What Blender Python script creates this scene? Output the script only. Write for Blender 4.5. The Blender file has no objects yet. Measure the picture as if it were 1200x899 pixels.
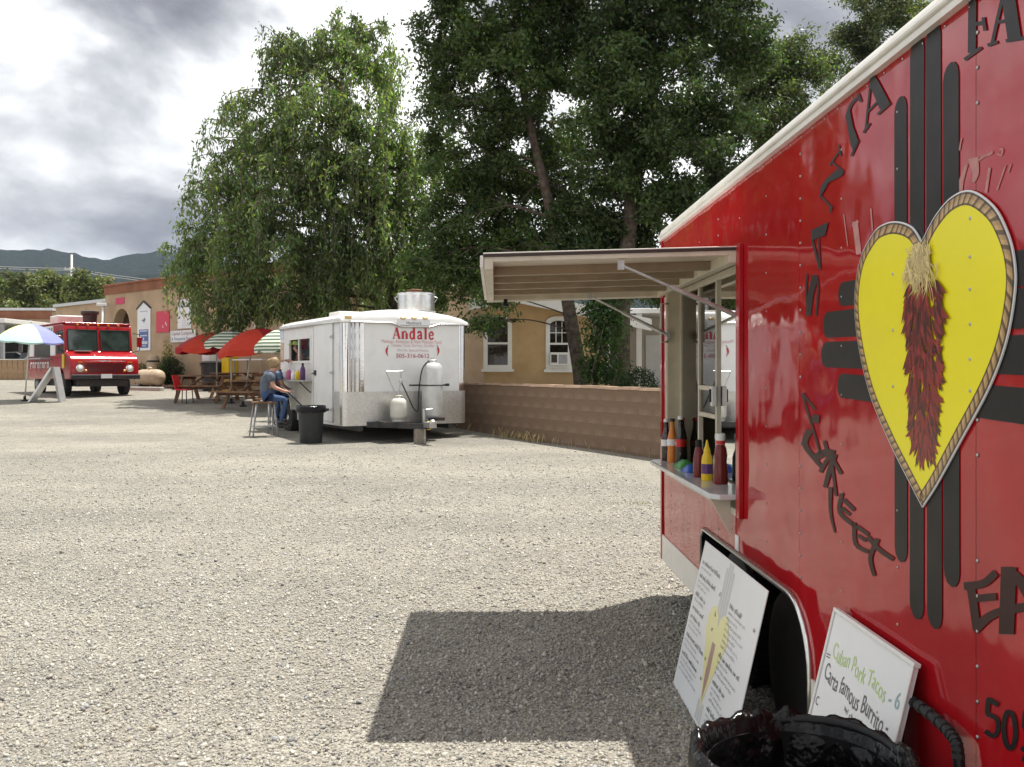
import bpy, bmesh, math, random
import numpy as np
from mathutils import Vector, Matrix

random.seed(7)
rng = np.random.default_rng(11)
scene = bpy.context.scene
COL = scene.collection
R = math.radians

# ------------------------------------------------------------------ camera
CAMZ, F, HX, HY = 1.55, 1090.0, 600.0, 436.0
cam_d = bpy.data.cameras.new("camera")
cam_d.sensor_width = 36.0
cam_d.lens = F / 1200.0 * 36.0
cam_d.shift_y = -(449.5 - HY) / 1200.0
cam_d.clip_start, cam_d.clip_end = 0.05, 12000.0
cam = bpy.data.objects.new("camera", cam_d)
cam.location = (0, 0, CAMZ)
cam.rotation_euler = (R(90), 0, 0)
COL.objects.link(cam)
scene.camera = cam

# ------------------------------------------------------------------ sun and sky
SUN = Vector((0.225, 0.185, 1.0)).normalized()          # towards the sun
sun_d = bpy.data.lights.new("sun", 'SUN')
sun_d.energy, sun_d.angle, sun_d.color = 5.0, R(0.55), (1.0, 0.955, 0.88)
sun = bpy.data.objects.new("sun", sun_d)
sun.rotation_euler = (-SUN).to_track_quat('-Z', 'Y').to_euler()
sun.location = (0, 0, 60)
COL.objects.link(sun)

world = bpy.data.worlds.new("World"); scene.world = world; world.use_nodes = True
wt = world.node_tree; wt.nodes.clear()
def wn(t, **k):
    n = wt.nodes.new(t)
    for a, b in k.items(): setattr(n, a, b)
    return n
wl = wt.links.new
w_out = wn('ShaderNodeOutputWorld'); w_bg = wn('ShaderNodeBackground')
w_sky = wn('ShaderNodeTexSky', sky_type='NISHITA', sun_disc=False)
w_sky.sun_elevation = math.asin(SUN.z); w_sky.sun_rotation = math.atan2(SUN.x, SUN.y)
w_sky.altitude = 2100.0; w_sky.dust_density = 1.5
w_tc = wn('ShaderNodeTexCoord')
# clouds: billows laid over the whole dome, flattened a little towards the horizon
w_map = wn('ShaderNodeMapping'); wl(w_tc.outputs['Generated'], w_map.inputs[0])
w_map.inputs['Location'].default_value = (-13.70, -10.48, -1.57); w_map.inputs['Scale'].default_value = (1.0, 1.0, 1.75)
w_n1 = wn('ShaderNodeTexNoise'); wl(w_map.outputs[0], w_n1.inputs['Vector'])
w_n1.inputs['Scale'].default_value = 3.1; w_n1.inputs['Detail'].default_value = 9.0
w_n1.inputs['Roughness'].default_value = 0.52; w_n1.inputs['Distortion'].default_value = 0.25
w_r1 = wn('ShaderNodeValToRGB'); wl(w_n1.outputs['Fac'], w_r1.inputs[0])
e = w_r1.color_ramp.elements
e[0].position, e[0].color = 0.33, (0.18, 0.185, 0.215, 1)
e[1].position, e[1].color = 0.59, (1.35, 1.35, 1.34, 1)
m_ = w_r1.color_ramp.elements.new(0.415); m_.color = (0.34, 0.35, 0.39, 1)
m_ = w_r1.color_ramp.elements.new(0.485); m_.color = (0.62, 0.635, 0.665, 1)
w_n2 = wn('ShaderNodeTexNoise'); wl(w_map.outputs[0], w_n2.inputs['Vector'])
w_n2.inputs['Scale'].default_value = 1.7; w_n2.inputs['Detail'].default_value = 6.0
w_r2 = wn('ShaderNodeValToRGB'); wl(w_n2.outputs['Fac'], w_r2.inputs[0])
w_r2.color_ramp.elements[0].position = 0.26; w_r2.color_ramp.elements[1].position = 0.38
w_sc = wn('ShaderNodeMix', data_type='RGBA', blend_type='MULTIPLY'); w_sc.inputs['Factor'].default_value = 1.0
wl(w_sky.outputs[0], w_sc.inputs['A']); w_sc.inputs['B'].default_value = (0.10, 0.10, 0.10, 1)
w_mx = wn('ShaderNodeMix', data_type='RGBA'); wl(w_r2.outputs['Color'], w_mx.inputs['Factor'])
wl(w_sc.outputs['Result'], w_mx.inputs['A']); wl(w_r1.outputs['Color'], w_mx.inputs['B'])
wl(w_mx.outputs['Result'], w_bg.inputs['Color']); w_bg.inputs['Strength'].default_value = 0.84
wl(w_bg.outputs[0], w_out.inputs['Surface'])

vs = scene.view_settings
vs.view_transform, vs.look, vs.gamma, vs.exposure, vs.use_curve_mapping = 'Standard', 'None', 1.0, 0.44, False
scene.cycles.use_denoising = True
scene.cycles.max_bounces = 8; scene.cycles.transparent_max_bounces = 12
scene.cycles.caustics_reflective = False; scene.cycles.caustics_refractive = False

# ------------------------------------------------------------------ helpers
def P(px, py, Y):
    """the point at depth Y that the photograph shows at a pixel"""
    return Vector(((px - HX) / F * Y, Y, CAMZ + (HY - py) / F * Y))

def g(Y):
    """height of the lot at depth Y: almost level, then a rise towards the far buildings"""
    if Y <= 18: return 0.015 * Y
    if Y <= 30:
        t = (Y - 18) / 12.0; h00 = 2*t**3 - 3*t*t + 1; h10 = t**3 - 2*t*t + t; h01 = -2*t**3 + 3*t*t; h11 = t**3 - t*t
        return h00 * 0.27 + h10 * 12 * 0.015 + h01 * 0.86 + h11 * 12 * 0.02
    if Y <= 60: return 0.86 + 0.02 * (Y - 30)
    return 1.46

MATS = {}
def nodes_of(name):
    m = bpy.data.materials.new(name); m.use_nodes = True
    nt = m.node_tree; b = nt.nodes['Principled BSDF']
    return m, nt, b
def ramp(nt, src, stops):
    r = nt.nodes.new('ShaderNodeValToRGB'); nt.links.new(src, r.inputs[0])
    el = r.color_ramp.elements
    while len(el) < len(stops): el.new(0.5)
    for i, (p, c) in enumerate(stops):
        el[i].position = p; el[i].color = (*c[:3], 1)
    return r.outputs['Color']
def noise(nt, scale, detail=4, rough=0.55, vec=None, coord='Object', dist=0.0):
    n = nt.nodes.new('ShaderNodeTexNoise')
    if vec is None:
        tc = nt.nodes.new('ShaderNodeTexCoord'); vec = tc.outputs[coord]
    nt.links.new(vec, n.inputs['Vector'])
    n.inputs['Scale'].default_value = scale; n.inputs['Detail'].default_value = detail
    n.inputs['Roughness'].default_value = rough; n.inputs['Distortion'].default_value = dist
    return n.outputs['Fac']
def mixc(nt, fac, a, b, mode='MIX'):
    m = nt.nodes.new('ShaderNodeMix'); m.data_type = 'RGBA'; m.blend_type = mode
    for key, val in (('Factor', fac), ('A', a), ('B', b)):
        s = m.inputs[key]
        if hasattr(val, 'is_output'): nt.links.new(val, s)
        elif key == 'Factor': s.default_value = val
        else: s.default_value = (*val[:3], 1)
    return m.outputs['Result']
def bump(nt, b, h, strength, dist=0.01):
    n = nt.nodes.new('ShaderNodeBump'); n.inputs['Strength'].default_value = strength; n.inputs['Distance'].default_value = dist
    nt.links.new(h, n.inputs['Height']); nt.links.new(n.outputs[0], b.inputs['Normal'])
def mat(name, col, rough=0.6, metal=0.0, var=0.12, scale=6.0, bmp=0.0, bscale=80.0, bdist=0.004, dirt=None, dscale=2.5, damt=0.5, coat=0.0, spec=0.5):
    """plain painted or raw surface: colour with uneven tone, optional dirt patches and fine relief"""
    m, nt, b = nodes_of(name)
    c = ramp(nt, noise(nt, scale), [(0.30, [x * (1 - var) for x in col]), (0.70, [min(1, x * (1 + var)) for x in col])])
    if dirt:
        f = nt.nodes.new('ShaderNodeMapRange'); f.inputs['From Min'].default_value = 0.50; f.inputs['From Max'].default_value = 0.78
        f.inputs['To Max'].default_value = damt
        nt.links.new(noise(nt, dscale, 7, 0.65), f.inputs['Value'])
        c = mixc(nt, f.outputs[0], c, dirt)
    nt.links.new(c, b.inputs['Base Color'])
    b.inputs['Roughness'].default_value = rough; b.inputs['Metallic'].default_value = metal
    b.inputs['Specular IOR Level'].default_value = spec
    if coat: b.inputs['Coat Weight'].default_value = coat; b.inputs['Coat Roughness'].default_value = 0.05
    if bmp: bump(nt, b, noise(nt, bscale, 3), bmp, bdist)
    MATS[name] = m
    return m
def mat_attr(name, rough=0.6, spec=0.4, transl=0.0, bmp=0.0):
    """colour taken from each piece's own colour attribute"""
    m, nt, b = nodes_of(name)
    a = nt.nodes.new('ShaderNodeAttribute'); a.attribute_name = 'Col'
    nt.links.new(a.outputs['Color'], b.inputs['Base Color'])
    b.inputs['Roughness'].default_value = rough; b.inputs['Specular IOR Level'].default_value = spec
    if bmp: bump(nt, b, noise(nt, 90, 3), bmp, 0.004)
    if transl:
        t = nt.nodes.new('ShaderNodeBsdfTranslucent'); mx = nt.nodes.new('ShaderNodeMixShader'); mx.inputs[0].default_value = transl
        br = mixc(nt, 1.0, a.outputs['Color'], (1.5, 1.75, 0.75), 'MULTIPLY')
        nt.links.new(br, t.inputs['Color'])
        nt.links.new(b.outputs[0], mx.inputs[1]); nt.links.new(t.outputs[0], mx.inputs[2])
        nt.links.new(mx.outputs[0], nt.nodes['Material Output'].inputs['Surface'])
    MATS[name] = m
    return m
def mat_glass(name, tint=(0.9, 0.93, 0.92), ior=1.5, rough=0.0):
    m = bpy.data.materials.new(name); m.use_nodes = True; nt = m.node_tree; nt.nodes.clear()
    o = nt.nodes.new('ShaderNodeOutputMaterial'); mx = nt.nodes.new('ShaderNodeMixShader')
    fr = nt.nodes.new('ShaderNodeFresnel'); fr.inputs['IOR'].default_value = ior
    t = nt.nodes.new('ShaderNodeBsdfTransparent'); t.inputs['Color'].default_value = (*tint, 1)
    gl = nt.nodes.new('ShaderNodeBsdfGlossy'); gl.inputs['Roughness'].default_value = rough; gl.inputs['Color'].default_value = (1, 1, 1, 1)
    nt.links.new(fr.outputs[0], mx.inputs[0]); nt.links.new(t.outputs[0], mx.inputs[1]); nt.links.new(gl.outputs[0], mx.inputs[2])
    nt.links.new(mx.outputs[0], o.inputs['Surface']); MATS[name] = m
    return m

class MB:
    """collects shapes, then links them as one mesh object"""
    def __init__(s): s.v, s.f, s.m, s.c = [], [], [], []
    def add(s, vs_, fs, mi=0, col=None):
        n = len(s.v); s.v += [tuple(p) for p in vs_]
        for f in fs: s.f.append([n + i for i in f]); s.m.append(mi); s.c.append(col)
        return s
    def box(s, x0, x1, y0, y1, z0, z1, mi=0, col=None):
        p = [(x, y, z) for z in (z0, z1) for y in (y0, y1) for x in (x0, x1)]
        return s.add(p, [(0,2,3,1), (4,5,7,6), (0,1,5,4), (2,6,7,3), (0,4,6,2), (1,3,7,5)], mi, col)
    def obox(s, c, size, rot=None, mi=0, col=None):
        M = rot.to_matrix() if hasattr(rot, 'to_matrix') else (rot or Matrix.Identity(3))
        hx, hy, hz = [q / 2 for q in size]
        p = [Vector(c) + M @ Vector((x, y, z)) for z in (-hz, hz) for y in (-hy, hy) for x in (-hx, hx)]
        return s.add(p, [(0,2,3,1), (4,5,7,6), (0,1,5,4), (2,6,7,3), (0,4,6,2), (1,3,7,5)], mi, col)
    def beam(s, p0, p1, w, h, up=(0, 0, 1), mi=0, col=None):
        p0, p1 = Vector(p0), Vector(p1); d = (p1 - p0).normalized(); u = Vector(up)
        if abs(d.dot(u)) > 0.99: u = Vector((1, 0, 0))
        a = d.cross(u).normalized() * w / 2; b = a.cross(d).normalized() * h / 2
        q = [p + i * a + j * b for p in (p0, p1) for i, j in ((-1,-1), (1,-1), (1,1), (-1,1))]
        return s.add(q, [(0,3,2,1), (4,5,6,7), (0,1,5,4), (1,2,6,5), (2,3,7,6), (3,0,4,7)], mi, col)
    def tube(s, pts, r, n=8, mi=0, col=None, caps=True):
        pts = [Vector(p) for p in pts]; rs = r if isinstance(r, (list, tuple)) else [r] * len(pts)
        rings = []; prev = None
        for i, p in enumerate(pts):
            d = (pts[min(i + 1, len(pts) - 1)] - pts[max(i - 1, 0)]).normalized()
            if prev is None: prev = d.orthogonal().normalized()
            a = (prev - d * prev.dot(d))
            a = a.normalized() if a.length > 1e-6 else d.orthogonal().normalized()
            prev = a; b = d.cross(a)
            rings.append([p + rs[i] * (math.cos(t) * a + math.sin(t) * b) for t in [2 * math.pi * k / n for k in range(n)]])
        vs_ = [q for ring in rings for q in ring]; fs = []
        for i in range(len(pts) - 1):
            for k in range(n):
                fs.append((i*n + k, i*n + (k+1) % n, (i+1)*n + (k+1) % n, (i+1)*n + k))
        if caps: fs += [tuple(range(n - 1, -1, -1)), tuple(range((len(pts)-1)*n, len(pts)*n))]
        return s.add(vs_, fs, mi, col)
    def lathe(s, prof, c=(0, 0, 0), n=20, M=None, mi=0, col=None, caps=True):
        c = Vector(c); M = M or Matrix.Identity(3); vs_ = []
        for r, z in prof:
            vs_ += [c + M @ Vector((r * math.cos(2*math.pi*k/n), r * math.sin(2*math.pi*k/n), z)) for k in range(n)]
        fs = []
        for i in range(len(prof) - 1):
            for k in range(n): fs.append((i*n + k, i*n + (k+1) % n, (i+1)*n + (k+1) % n, (i+1)*n + k))
        if caps: fs += [tuple(range(n - 1, -1, -1)), tuple(range((len(prof)-1)*n, len(prof)*n))]
        return s.add(vs_, fs, mi, col)
    def prism(s, poly, fn, d0, d1, mi=0, col=None, sides=True):
        """poly: 2D outline; fn(a, b, d) places it; d0..d1 the thickness"""
        n = len(poly); vs_ = [fn(a, b, d0) for a, b in poly] + [fn(a, b, d1) for a, b in poly]
        fs = [tuple(range(n - 1, -1, -1)), tuple(range(n, 2 * n))]
        if sides: fs += [(i, (i+1) % n, n + (i+1) % n, n + i) for i in range(n)]
        return s.add(vs_, fs, mi, col)
    def stroke(s, pts, w, fn, d, mi=0, col=None):
        """a painted brush stroke: flat strip along a 2D line"""
        ws = w if isinstance(w, (list, tuple)) else [w] * len(pts)
        q = [Vector((a, b)) for a, b in pts]; L_, R_ = [], []
        for i, p in enumerate(q):
            d_ = (q[min(i+1, len(q)-1)] - q[max(i-1, 0)])
            d_ = d_.normalized() if d_.length > 1e-9 else Vector((1, 0))
            nrm = Vector((-d_.y, d_.x)) * ws[i] / 2
            L_.append(p + nrm); R_.append(p - nrm)
        vs_ = [fn(p.x, p.y, d) for p in L_] + [fn(p.x, p.y, d) for p in R_]; n = len(q)
        return s.add(vs_, [(i, i+1, n+i+1, n+i) for i in range(n - 1)], mi, col)
    def build(s, name, mats, parent=None, smooth=False, bevel=0.0, seg=2, autos=None):
        me = bpy.data.meshes.new(name)
        me.from_pydata(s.v, [], s.f); me.validate()
        mats = mats if isinstance(mats, (list, tuple)) else [mats]
        for m in mats: me.materials.append(MATS[m] if isinstance(m, str) else m)
        if len(mats) > 1: me.polygons.foreach_set('material_index', s.m[:len(me.polygons)])
        if any(c is not None for c in s.c):
            at = me.attributes.new('Col', 'FLOAT_COLOR', 'FACE')
            at.data.foreach_set('color', [x for c in s.c for x in (*(c or (0.5, 0.5, 0.5))[:3], 1.0)])
        bm = bmesh.new(); bm.from_mesh(me); bmesh.ops.recalc_face_normals(bm, faces=bm.faces); bm.to_mesh(me); bm.free()
        if smooth: me.polygons.foreach_set('use_smooth', [True] * len(me.polygons))
        o = bpy.data.objects.new(name, me); COL.objects.link(o)
        if parent: o.parent = parent
        if bevel:
            b = o.modifiers.new('bevel', 'BEVEL'); b.width = bevel; b.segments = seg; b.limit_method = 'ANGLE'; b.angle_limit = R(40)
            me.polygons.foreach_set('use_smooth', [True] * len(me.polygons))
            b.harden_normals = True
        if autos and smooth:
            me.set_sharp_from_angle(angle=R(autos))
        me.update()
        return o

def tag(o, label=None, cat=None, group=None, kind=None):
    for k, v in (('label', label), ('category', cat), ('group', group), ('kind', kind)):
        if v: o[k] = v
    return o
def thing(name, label, cat, loc=(0, 0, 0), rz=0.0, group=None):
    o = bpy.data.objects.new(name, None); COL.objects.link(o); o.empty_display_size = 0.2
    o.location = loc; o.rotation_euler = (0, 0, rz)
    return tag(o, label, cat, group)
def copy_tree(o, parent=None):
    c = o.copy(); COL.objects.link(c); c.parent = parent
    for ch in list(o.children): copy_tree(ch, c)
    return c
def copy_part(o, parent, loc=None, rot=None, scl=None):
    c = o.copy(); COL.objects.link(c); c.parent = parent
    if loc is not None: c.location = loc
    if rot is not None: c.rotation_euler = rot
    if scl is not None: c.scale = scl
    return c
def plane_map(org, rz, axis='x'):
    """pixel -> (distance along a vertical plane, height) for the plane through org; off moves it along its normal"""
    U = Vector((math.cos(rz), math.sin(rz))) if axis == 'x' else Vector((-math.sin(rz), math.cos(rz)))
    N = Vector((-math.sin(rz), math.cos(rz))) if axis == 'x' else Vector((math.cos(rz), math.sin(rz)))
    def fn(px, py, off=0.0):
        k = (px - HX) / F; O = Vector(org[:2]) + N * off
        u = (k * O.y - O.x) / (U.x - k * U.y); Y = O.y + u * U.y
        return u, CAMZ + (HY - py) / F * Y - org[2]
    return fn
def smooth_loop(pts, k=6, closed=True):
    out = []; n = len(pts)
    for i in range(n if closed else n - 1):
        p0, p1, p2, p3 = [Vector(pts[j % n] if closed else pts[max(0, min(n-1, j))]) for j in (i-1, i, i+1, i+2)]
        for q in range(k):
            t = q / k
            out.append(tuple(0.5 * ((2*p1) + (p2-p0)*t + (2*p0-5*p1+4*p2-p3)*t*t + (3*p1-p0-3*p2+p3)*t**3)))
    if not closed: out.append(tuple(pts[-1]))
    return out
def text_shape(body, size=1.0):
    """outline font letters as flat faces (2D verts, faces, width)"""
    cu = bpy.data.curves.new('t', 'FONT'); cu.body = body; cu.size = size; cu.resolution_u = 3
    o = bpy.data.objects.new('t', cu); me = o.to_mesh()
    v = [(p.co.x, p.co.y) for p in me.vertices]; f = [tuple(p.vertices) for p in me.polygons]
    o.to_mesh_clear(); bpy.data.objects.remove(o); bpy.data.curves.remove(cu)
    return v, f
def put_text(mb, body, x0, x1, y0, y1, fn, d, mi=0, col=None):
    """letters stretched into the rectangle x0..x1, y0..y1 of a plane"""
    v, f = text_shape(body)
    if not v: return
    a = np.array(v); lo, hi = a.min(0), a.max(0); sx = (x1 - x0) / (hi[0] - lo[0]); sy = (y1 - y0) / (hi[1] - lo[1])
    mb.add([fn(x0 + (p[0]-lo[0])*sx, y0 + (p[1]-lo[1])*sy, d) for p in v], f, mi, col)
def fast_mesh(name, verts, faces, mats, parent=None, cols=None, nper=4, smooth=False):
    """many same-sided faces from arrays"""
    me = bpy.data.meshes.new(name); nv, nf = len(verts), len(faces)
    me.vertices.add(nv); me.vertices.foreach_set('co', np.asarray(verts, np.float32).ravel())
    me.loops.add(nf * nper); me.loops.foreach_set('vertex_index', np.asarray(faces, np.int32).ravel())
    me.polygons.add(nf); me.polygons.foreach_set('loop_start', np.arange(0, nf * nper, nper, dtype=np.int32))
    me.update(calc_edges=True)
    if cols is not None:
        at = me.attributes.new('Col', 'FLOAT_COLOR', 'POINT')
        at.data.foreach_set('color', np.concatenate([cols, np.ones((nv, 1))], 1).astype(np.float32).ravel())
    for m in (mats if isinstance(mats, (list, tuple)) else [mats]): me.materials.append(MATS[m])
    if smooth: me.polygons.foreach_set('use_smooth', [True] * nf)
    o = bpy.data.objects.new(name, me); COL.objects.link(o)
    if parent: o.parent = parent
    return o
# ------------------------------------------------------------------ materials
def mat_gravel():
    m, nt, b = nodes_of('gravel')
    tc = nt.nodes.new('ShaderNodeTexCoord'); v = tc.outputs['Object']
    def vor(scale, feat='F1'):
        n = nt.nodes.new('ShaderNodeTexVoronoi'); n.inputs['Scale'].default_value = scale; n.feature = feat
        n.inputs['Randomness'].default_value = 1.0
        nt.links.new(v, n.inputs['Vector']); return n
    v1, v2 = vor(62.0), vor(120.0)
    def lum(n):
        s = nt.nodes.new('ShaderNodeSeparateColor'); nt.links.new(n.outputs['Color'], s.inputs[0]); return s.outputs[0]
    stops = [(0.0, (0.16, 0.156, 0.147)), (0.22, (0.29, 0.28, 0.255)), (0.55, (0.37, 0.358, 0.322)), (0.8, (0.42, 0.405, 0.362)), (1.0, (0.53, 0.515, 0.475))]
    c1 = ramp(nt, lum(v1), stops); c2 = ramp(nt, lum(v2), stops)
    c = mixc(nt, 0.40, c1, c2)
    # dusty lanes and darker drifts where cars turn
    mp = nt.nodes.new('ShaderNodeMapping'); mp.inputs['Scale'].default_value = (0.35, 0.9, 1); nt.links.new(v, mp.inputs[0])
    patch = ramp(nt, noise(nt, 0.55, 5, 0.6, mp.outputs[0]), [(0.30, (0.74, 0.735, 0.73)), (0.70, (1.16, 1.14, 1.09))])
    c = mixc(nt, 1.0, c, patch, 'MULTIPLY')
    fine = ramp(nt, noise(nt, 2.6, 6, 0.7, v), [(0.32, (0.86, 0.85, 0.83)), (0.68, (1.10, 1.09, 1.06))])
    c = mixc(nt, 1.0, c, fine, 'MULTIPLY')
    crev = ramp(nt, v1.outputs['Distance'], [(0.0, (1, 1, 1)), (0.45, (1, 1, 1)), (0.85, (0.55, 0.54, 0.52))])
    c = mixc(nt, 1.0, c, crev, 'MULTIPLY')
    nt.links.new(c, b.inputs['Base Color']); b.inputs['Roughness'].default_value = 0.9; b.inputs['Specular IOR Level'].default_value = 0.2
    inv = nt.nodes.new('ShaderNodeMath'); inv.operation = 'MULTIPLY_ADD'; inv.inputs[1].default_value = -1.0; inv.inputs[2].default_value = 1.0
    nt.links.new(v1.outputs['Distance'], inv.inputs[0])
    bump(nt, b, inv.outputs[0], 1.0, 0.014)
    MATS['gravel'] = m
mat_gravel()
mat_attr('stones', 0.85, 0.25, bmp=0.25)
mat_attr('leaf', 0.40, 0.5, transl=0.46)
mat_attr('leaf_shaded', 0.45, 0.4, transl=0.26)  # dimmer copy of leaf, the locusts' shade put into the material
mat_attr('leaf_far', 0.6, 0.3, transl=0.22)
mat_attr('painted', 0.55, 0.4)
mat_attr('printed', 0.28, 0.5)

def mat_red(name, col, rough, wave, waves=3.0, stretch=(1, 1, 1)):
    """old glossy panel paint: rippled sheet, faded bloom and fine scratches"""
    m, nt, b = nodes_of(name)
    tc = nt.nodes.new('ShaderNodeTexCoord'); mp = nt.nodes.new('ShaderNodeMapping'); mp.inputs['Scale'].default_value = stretch
    nt.links.new(tc.outputs['Object'], mp.inputs[0]); v = mp.outputs[0]
    c = ramp(nt, noise(nt, 3.0, 7, 0.65, v), [(0.30, [x * 0.86 for x in col]), (0.72, [x * 1.12 for x in col])])
    f = nt.nodes.new('ShaderNodeMapRange'); f.inputs['From Min'].default_value = 0.55; f.inputs['From Max'].default_value = 0.85; f.inputs['To Max'].default_value = 0.22
    nt.links.new(noise(nt, 7.0, 8, 0.7, v), f.inputs['Value'])
    c = mixc(nt, f.outputs[0], c, (col[0] * 1.05, 0.10, 0.09))
    m3 = nt.nodes.new('ShaderNodeMapping'); m3.inputs['Scale'].default_value = (26, 26, 1.1); nt.links.new(tc.outputs['Object'], m3.inputs[0])
    f3 = nt.nodes.new('ShaderNodeMapRange'); f3.inputs['From Min'].default_value = 0.56; f3.inputs['From Max'].default_value = 0.80; f3.inputs['To Max'].default_value = 0.30
    nt.links.new(noise(nt, 1.0, 5, 0.6, m3.outputs[0]), f3.inputs['Value']); c = mixc(nt, f3.outputs[0], c, (col[0] * 0.62, 0.035, 0.035))
    nt.links.new(c, b.inputs['Base Color'])
    rr = nt.nodes.new('ShaderNodeMapRange'); rr.inputs['From Min'].default_value = 0.3; rr.inputs['From Max'].default_value = 0.75
    rr.inputs['To Min'].default_value = rough * 0.7; rr.inputs['To Max'].default_value = rough * 1.7
    nt.links.new(noise(nt, 18.0, 6, 0.7, v), rr.inputs['Value']); nt.links.new(rr.outputs[0], b.inputs['Roughness'])
    bump(nt, b, noise(nt, waves, 2, 0.4, v), 1.0, wave)
    b.inputs['Specular IOR Level'].default_value = 0.5
    MATS[name] = m
mat_red('trailer_red', (0.39, 0.009, 0.014), 0.055, 0.010, 3.0, (1, 1, 0.8))
mat_red('van_red', (0.36, 0.012, 0.017), 0.13, 0.004, 2.0)
mat('decal_black', (0.013, 0.012, 0.012), 0.42, var=0.25, scale=10, dirt=(0.04, 0.028, 0.028), damt=0.5, spec=0.25)
mat('decal_grey', (0.022, 0.018, 0.019), 0.42, var=0.25, scale=10, spec=0.25)
mat('lettering_brown', (0.040, 0.016, 0.014), 0.45, var=0.3, scale=14, spec=0.25)
mat('white_trim', (0.74, 0.72, 0.67), 0.35, var=0.06, scale=5, dirt=(0.42, 0.35, 0.27), dscale=3, damt=0.55)
mat('cream', (0.63, 0.585, 0.48), 0.5, var=0.10, scale=6, dirt=(0.38, 0.28, 0.17), dscale=4, damt=0.6)
mat('cream_jamb', (0.60, 0.54, 0.40), 0.45, var=0.12, scale=7, dirt=(0.36, 0.27, 0.17), damt=0.5)
mat('aluminium', (0.72, 0.72, 0.70), 0.28, 1.0, var=0.08, scale=12, bmp=0.05, bscale=40)
mat('chrome', (0.66, 0.64, 0.61), 0.09, 1.0, var=0.05, bmp=0.10, bscale=9, bdist=0.01)
mat('galvanised', (0.50, 0.50, 0.49), 0.42, 0.9, var=0.2, scale=14)
mat('steel_dark', (0.05, 0.05, 0.052), 0.5, 0.5, var=0.3, scale=12, dirt=(0.16, 0.09, 0.05), damt=0.5)
mat('black_rubber', (0.018, 0.018, 0.018), 0.75, var=0.3, scale=14, bmp=0.3, bscale=60)
mat('black_plastic', (0.010, 0.010, 0.011), 0.40, var=0.3, scale=9, bmp=0.15, bscale=25, spec=0.3)
mat('rib_shaded', (0.33, 0.265, 0.185), 0.55, var=0.15, scale=8)  # shade on the awning ribs, put into their colour as brown
mat('bag_plastic', (0.004, 0.004, 0.0045), 0.24, var=0.3, scale=5, bmp=0.9, bscale=13, bdist=0.02, spec=0.28)
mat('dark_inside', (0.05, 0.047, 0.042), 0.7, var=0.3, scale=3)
mat('stainless', (0.55, 0.55, 0.53), 0.25, 1.0, var=0.1, scale=8)
mat_glass('glass', (0.90, 0.93, 0.92), 1.5)
mat_glass('glass_trailer', (0.62, 0.64, 0.62), 1.55, 0.012)
mat_glass('glass_dark', (0.30, 0.36, 0.36), 1.5)
mat('heart_yellow', (0.86, 0.77, 0.005), 0.32, var=0.03, scale=4, dirt=(0.72, 0.62, 0.05), damt=0.3)
mat('sign_white', (0.78, 0.79, 0.80), 0.32, var=0.03, scale=5, dirt=(0.60, 0.60, 0.58), damt=0.3)
mat('andale_white', (0.80, 0.80, 0.79), 0.30, var=0.04, scale=3, dirt=(0.55, 0.50, 0.42), dscale=2.2, damt=0.35, bmp=0.06, bscale=4, bdist=0.02)
mat('diamond_plate', (0.66, 0.65, 0.62), 0.38, 0.85, var=0.12, scale=22, dirt=(0.45, 0.42, 0.36), damt=0.5)
mat('red_print', (0.50, 0.015, 0.035), 0.4, var=0.1)
mat('adobe', (0.47, 0.345, 0.235), 0.95, var=0.14, scale=1.2, dirt=(0.30, 0.19, 0.11), dscale=0.7, damt=0.6, bmp=0.5, bscale=24, bdist=0.02, spec=0.1)
mat('adobe_rust', (0.26, 0.115, 0.07), 0.9, var=0.2, scale=1.5, spec=0.15)
mat('house_stucco', (0.51, 0.355, 0.19), 0.95, var=0.10, scale=1.3, dirt=(0.38, 0.23, 0.10), dscale=0.8, damt=0.6, bmp=0.5, bscale=30, bdist=0.015, spec=0.1)
mat('house_grey', (0.50, 0.46, 0.38), 0.9, var=0.08, scale=2, bmp=0.3, bscale=30, spec=0.1)
mat('wall_block', (0.225, 0.155, 0.108), 0.95, var=0.14, scale=2.2, dirt=(0.35, 0.265, 0.20), dscale=1.7, damt=0.7, bmp=0.6, bscale=45, bdist=0.012, spec=0.1)
mat('wall_mortar', (0.205, 0.142, 0.10), 0.95, var=0.14, scale=3, bmp=0.5, bscale=60, spec=0.1)
mat('white_paint', (0.76, 0.75, 0.72), 0.5, var=0.06, scale=5, dirt=(0.5, 0.47, 0.42), damt=0.35)
mat('bark', (0.10, 0.078, 0.062), 0.95, var=0.45, scale=9, bmp=1.0, bscale=22, bdist=0.03, spec=0.1)
mat('twig', (0.16, 0.135, 0.11), 0.9, var=0.3, scale=6, spec=0.1)
mat('wood', (0.20, 0.105, 0.055), 0.75, var=0.35, scale=7, bmp=0.4, bscale=30)
mat('wood_grey', (0.27, 0.235, 0.19), 0.8, var=0.25, scale=8, bmp=0.4, bscale=30)
mat('fence_wood', (0.36, 0.24, 0.14), 0.85, var=0.25, scale=5)
mat('canvas_red', (0.36, 0.016, 0.022), 0.8, var=0.12, scale=5, spec=0.2)
mat('canvas_orange', (0.50, 0.045, 0.024), 0.8, var=0.10, scale=5, spec=0.2)
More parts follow.
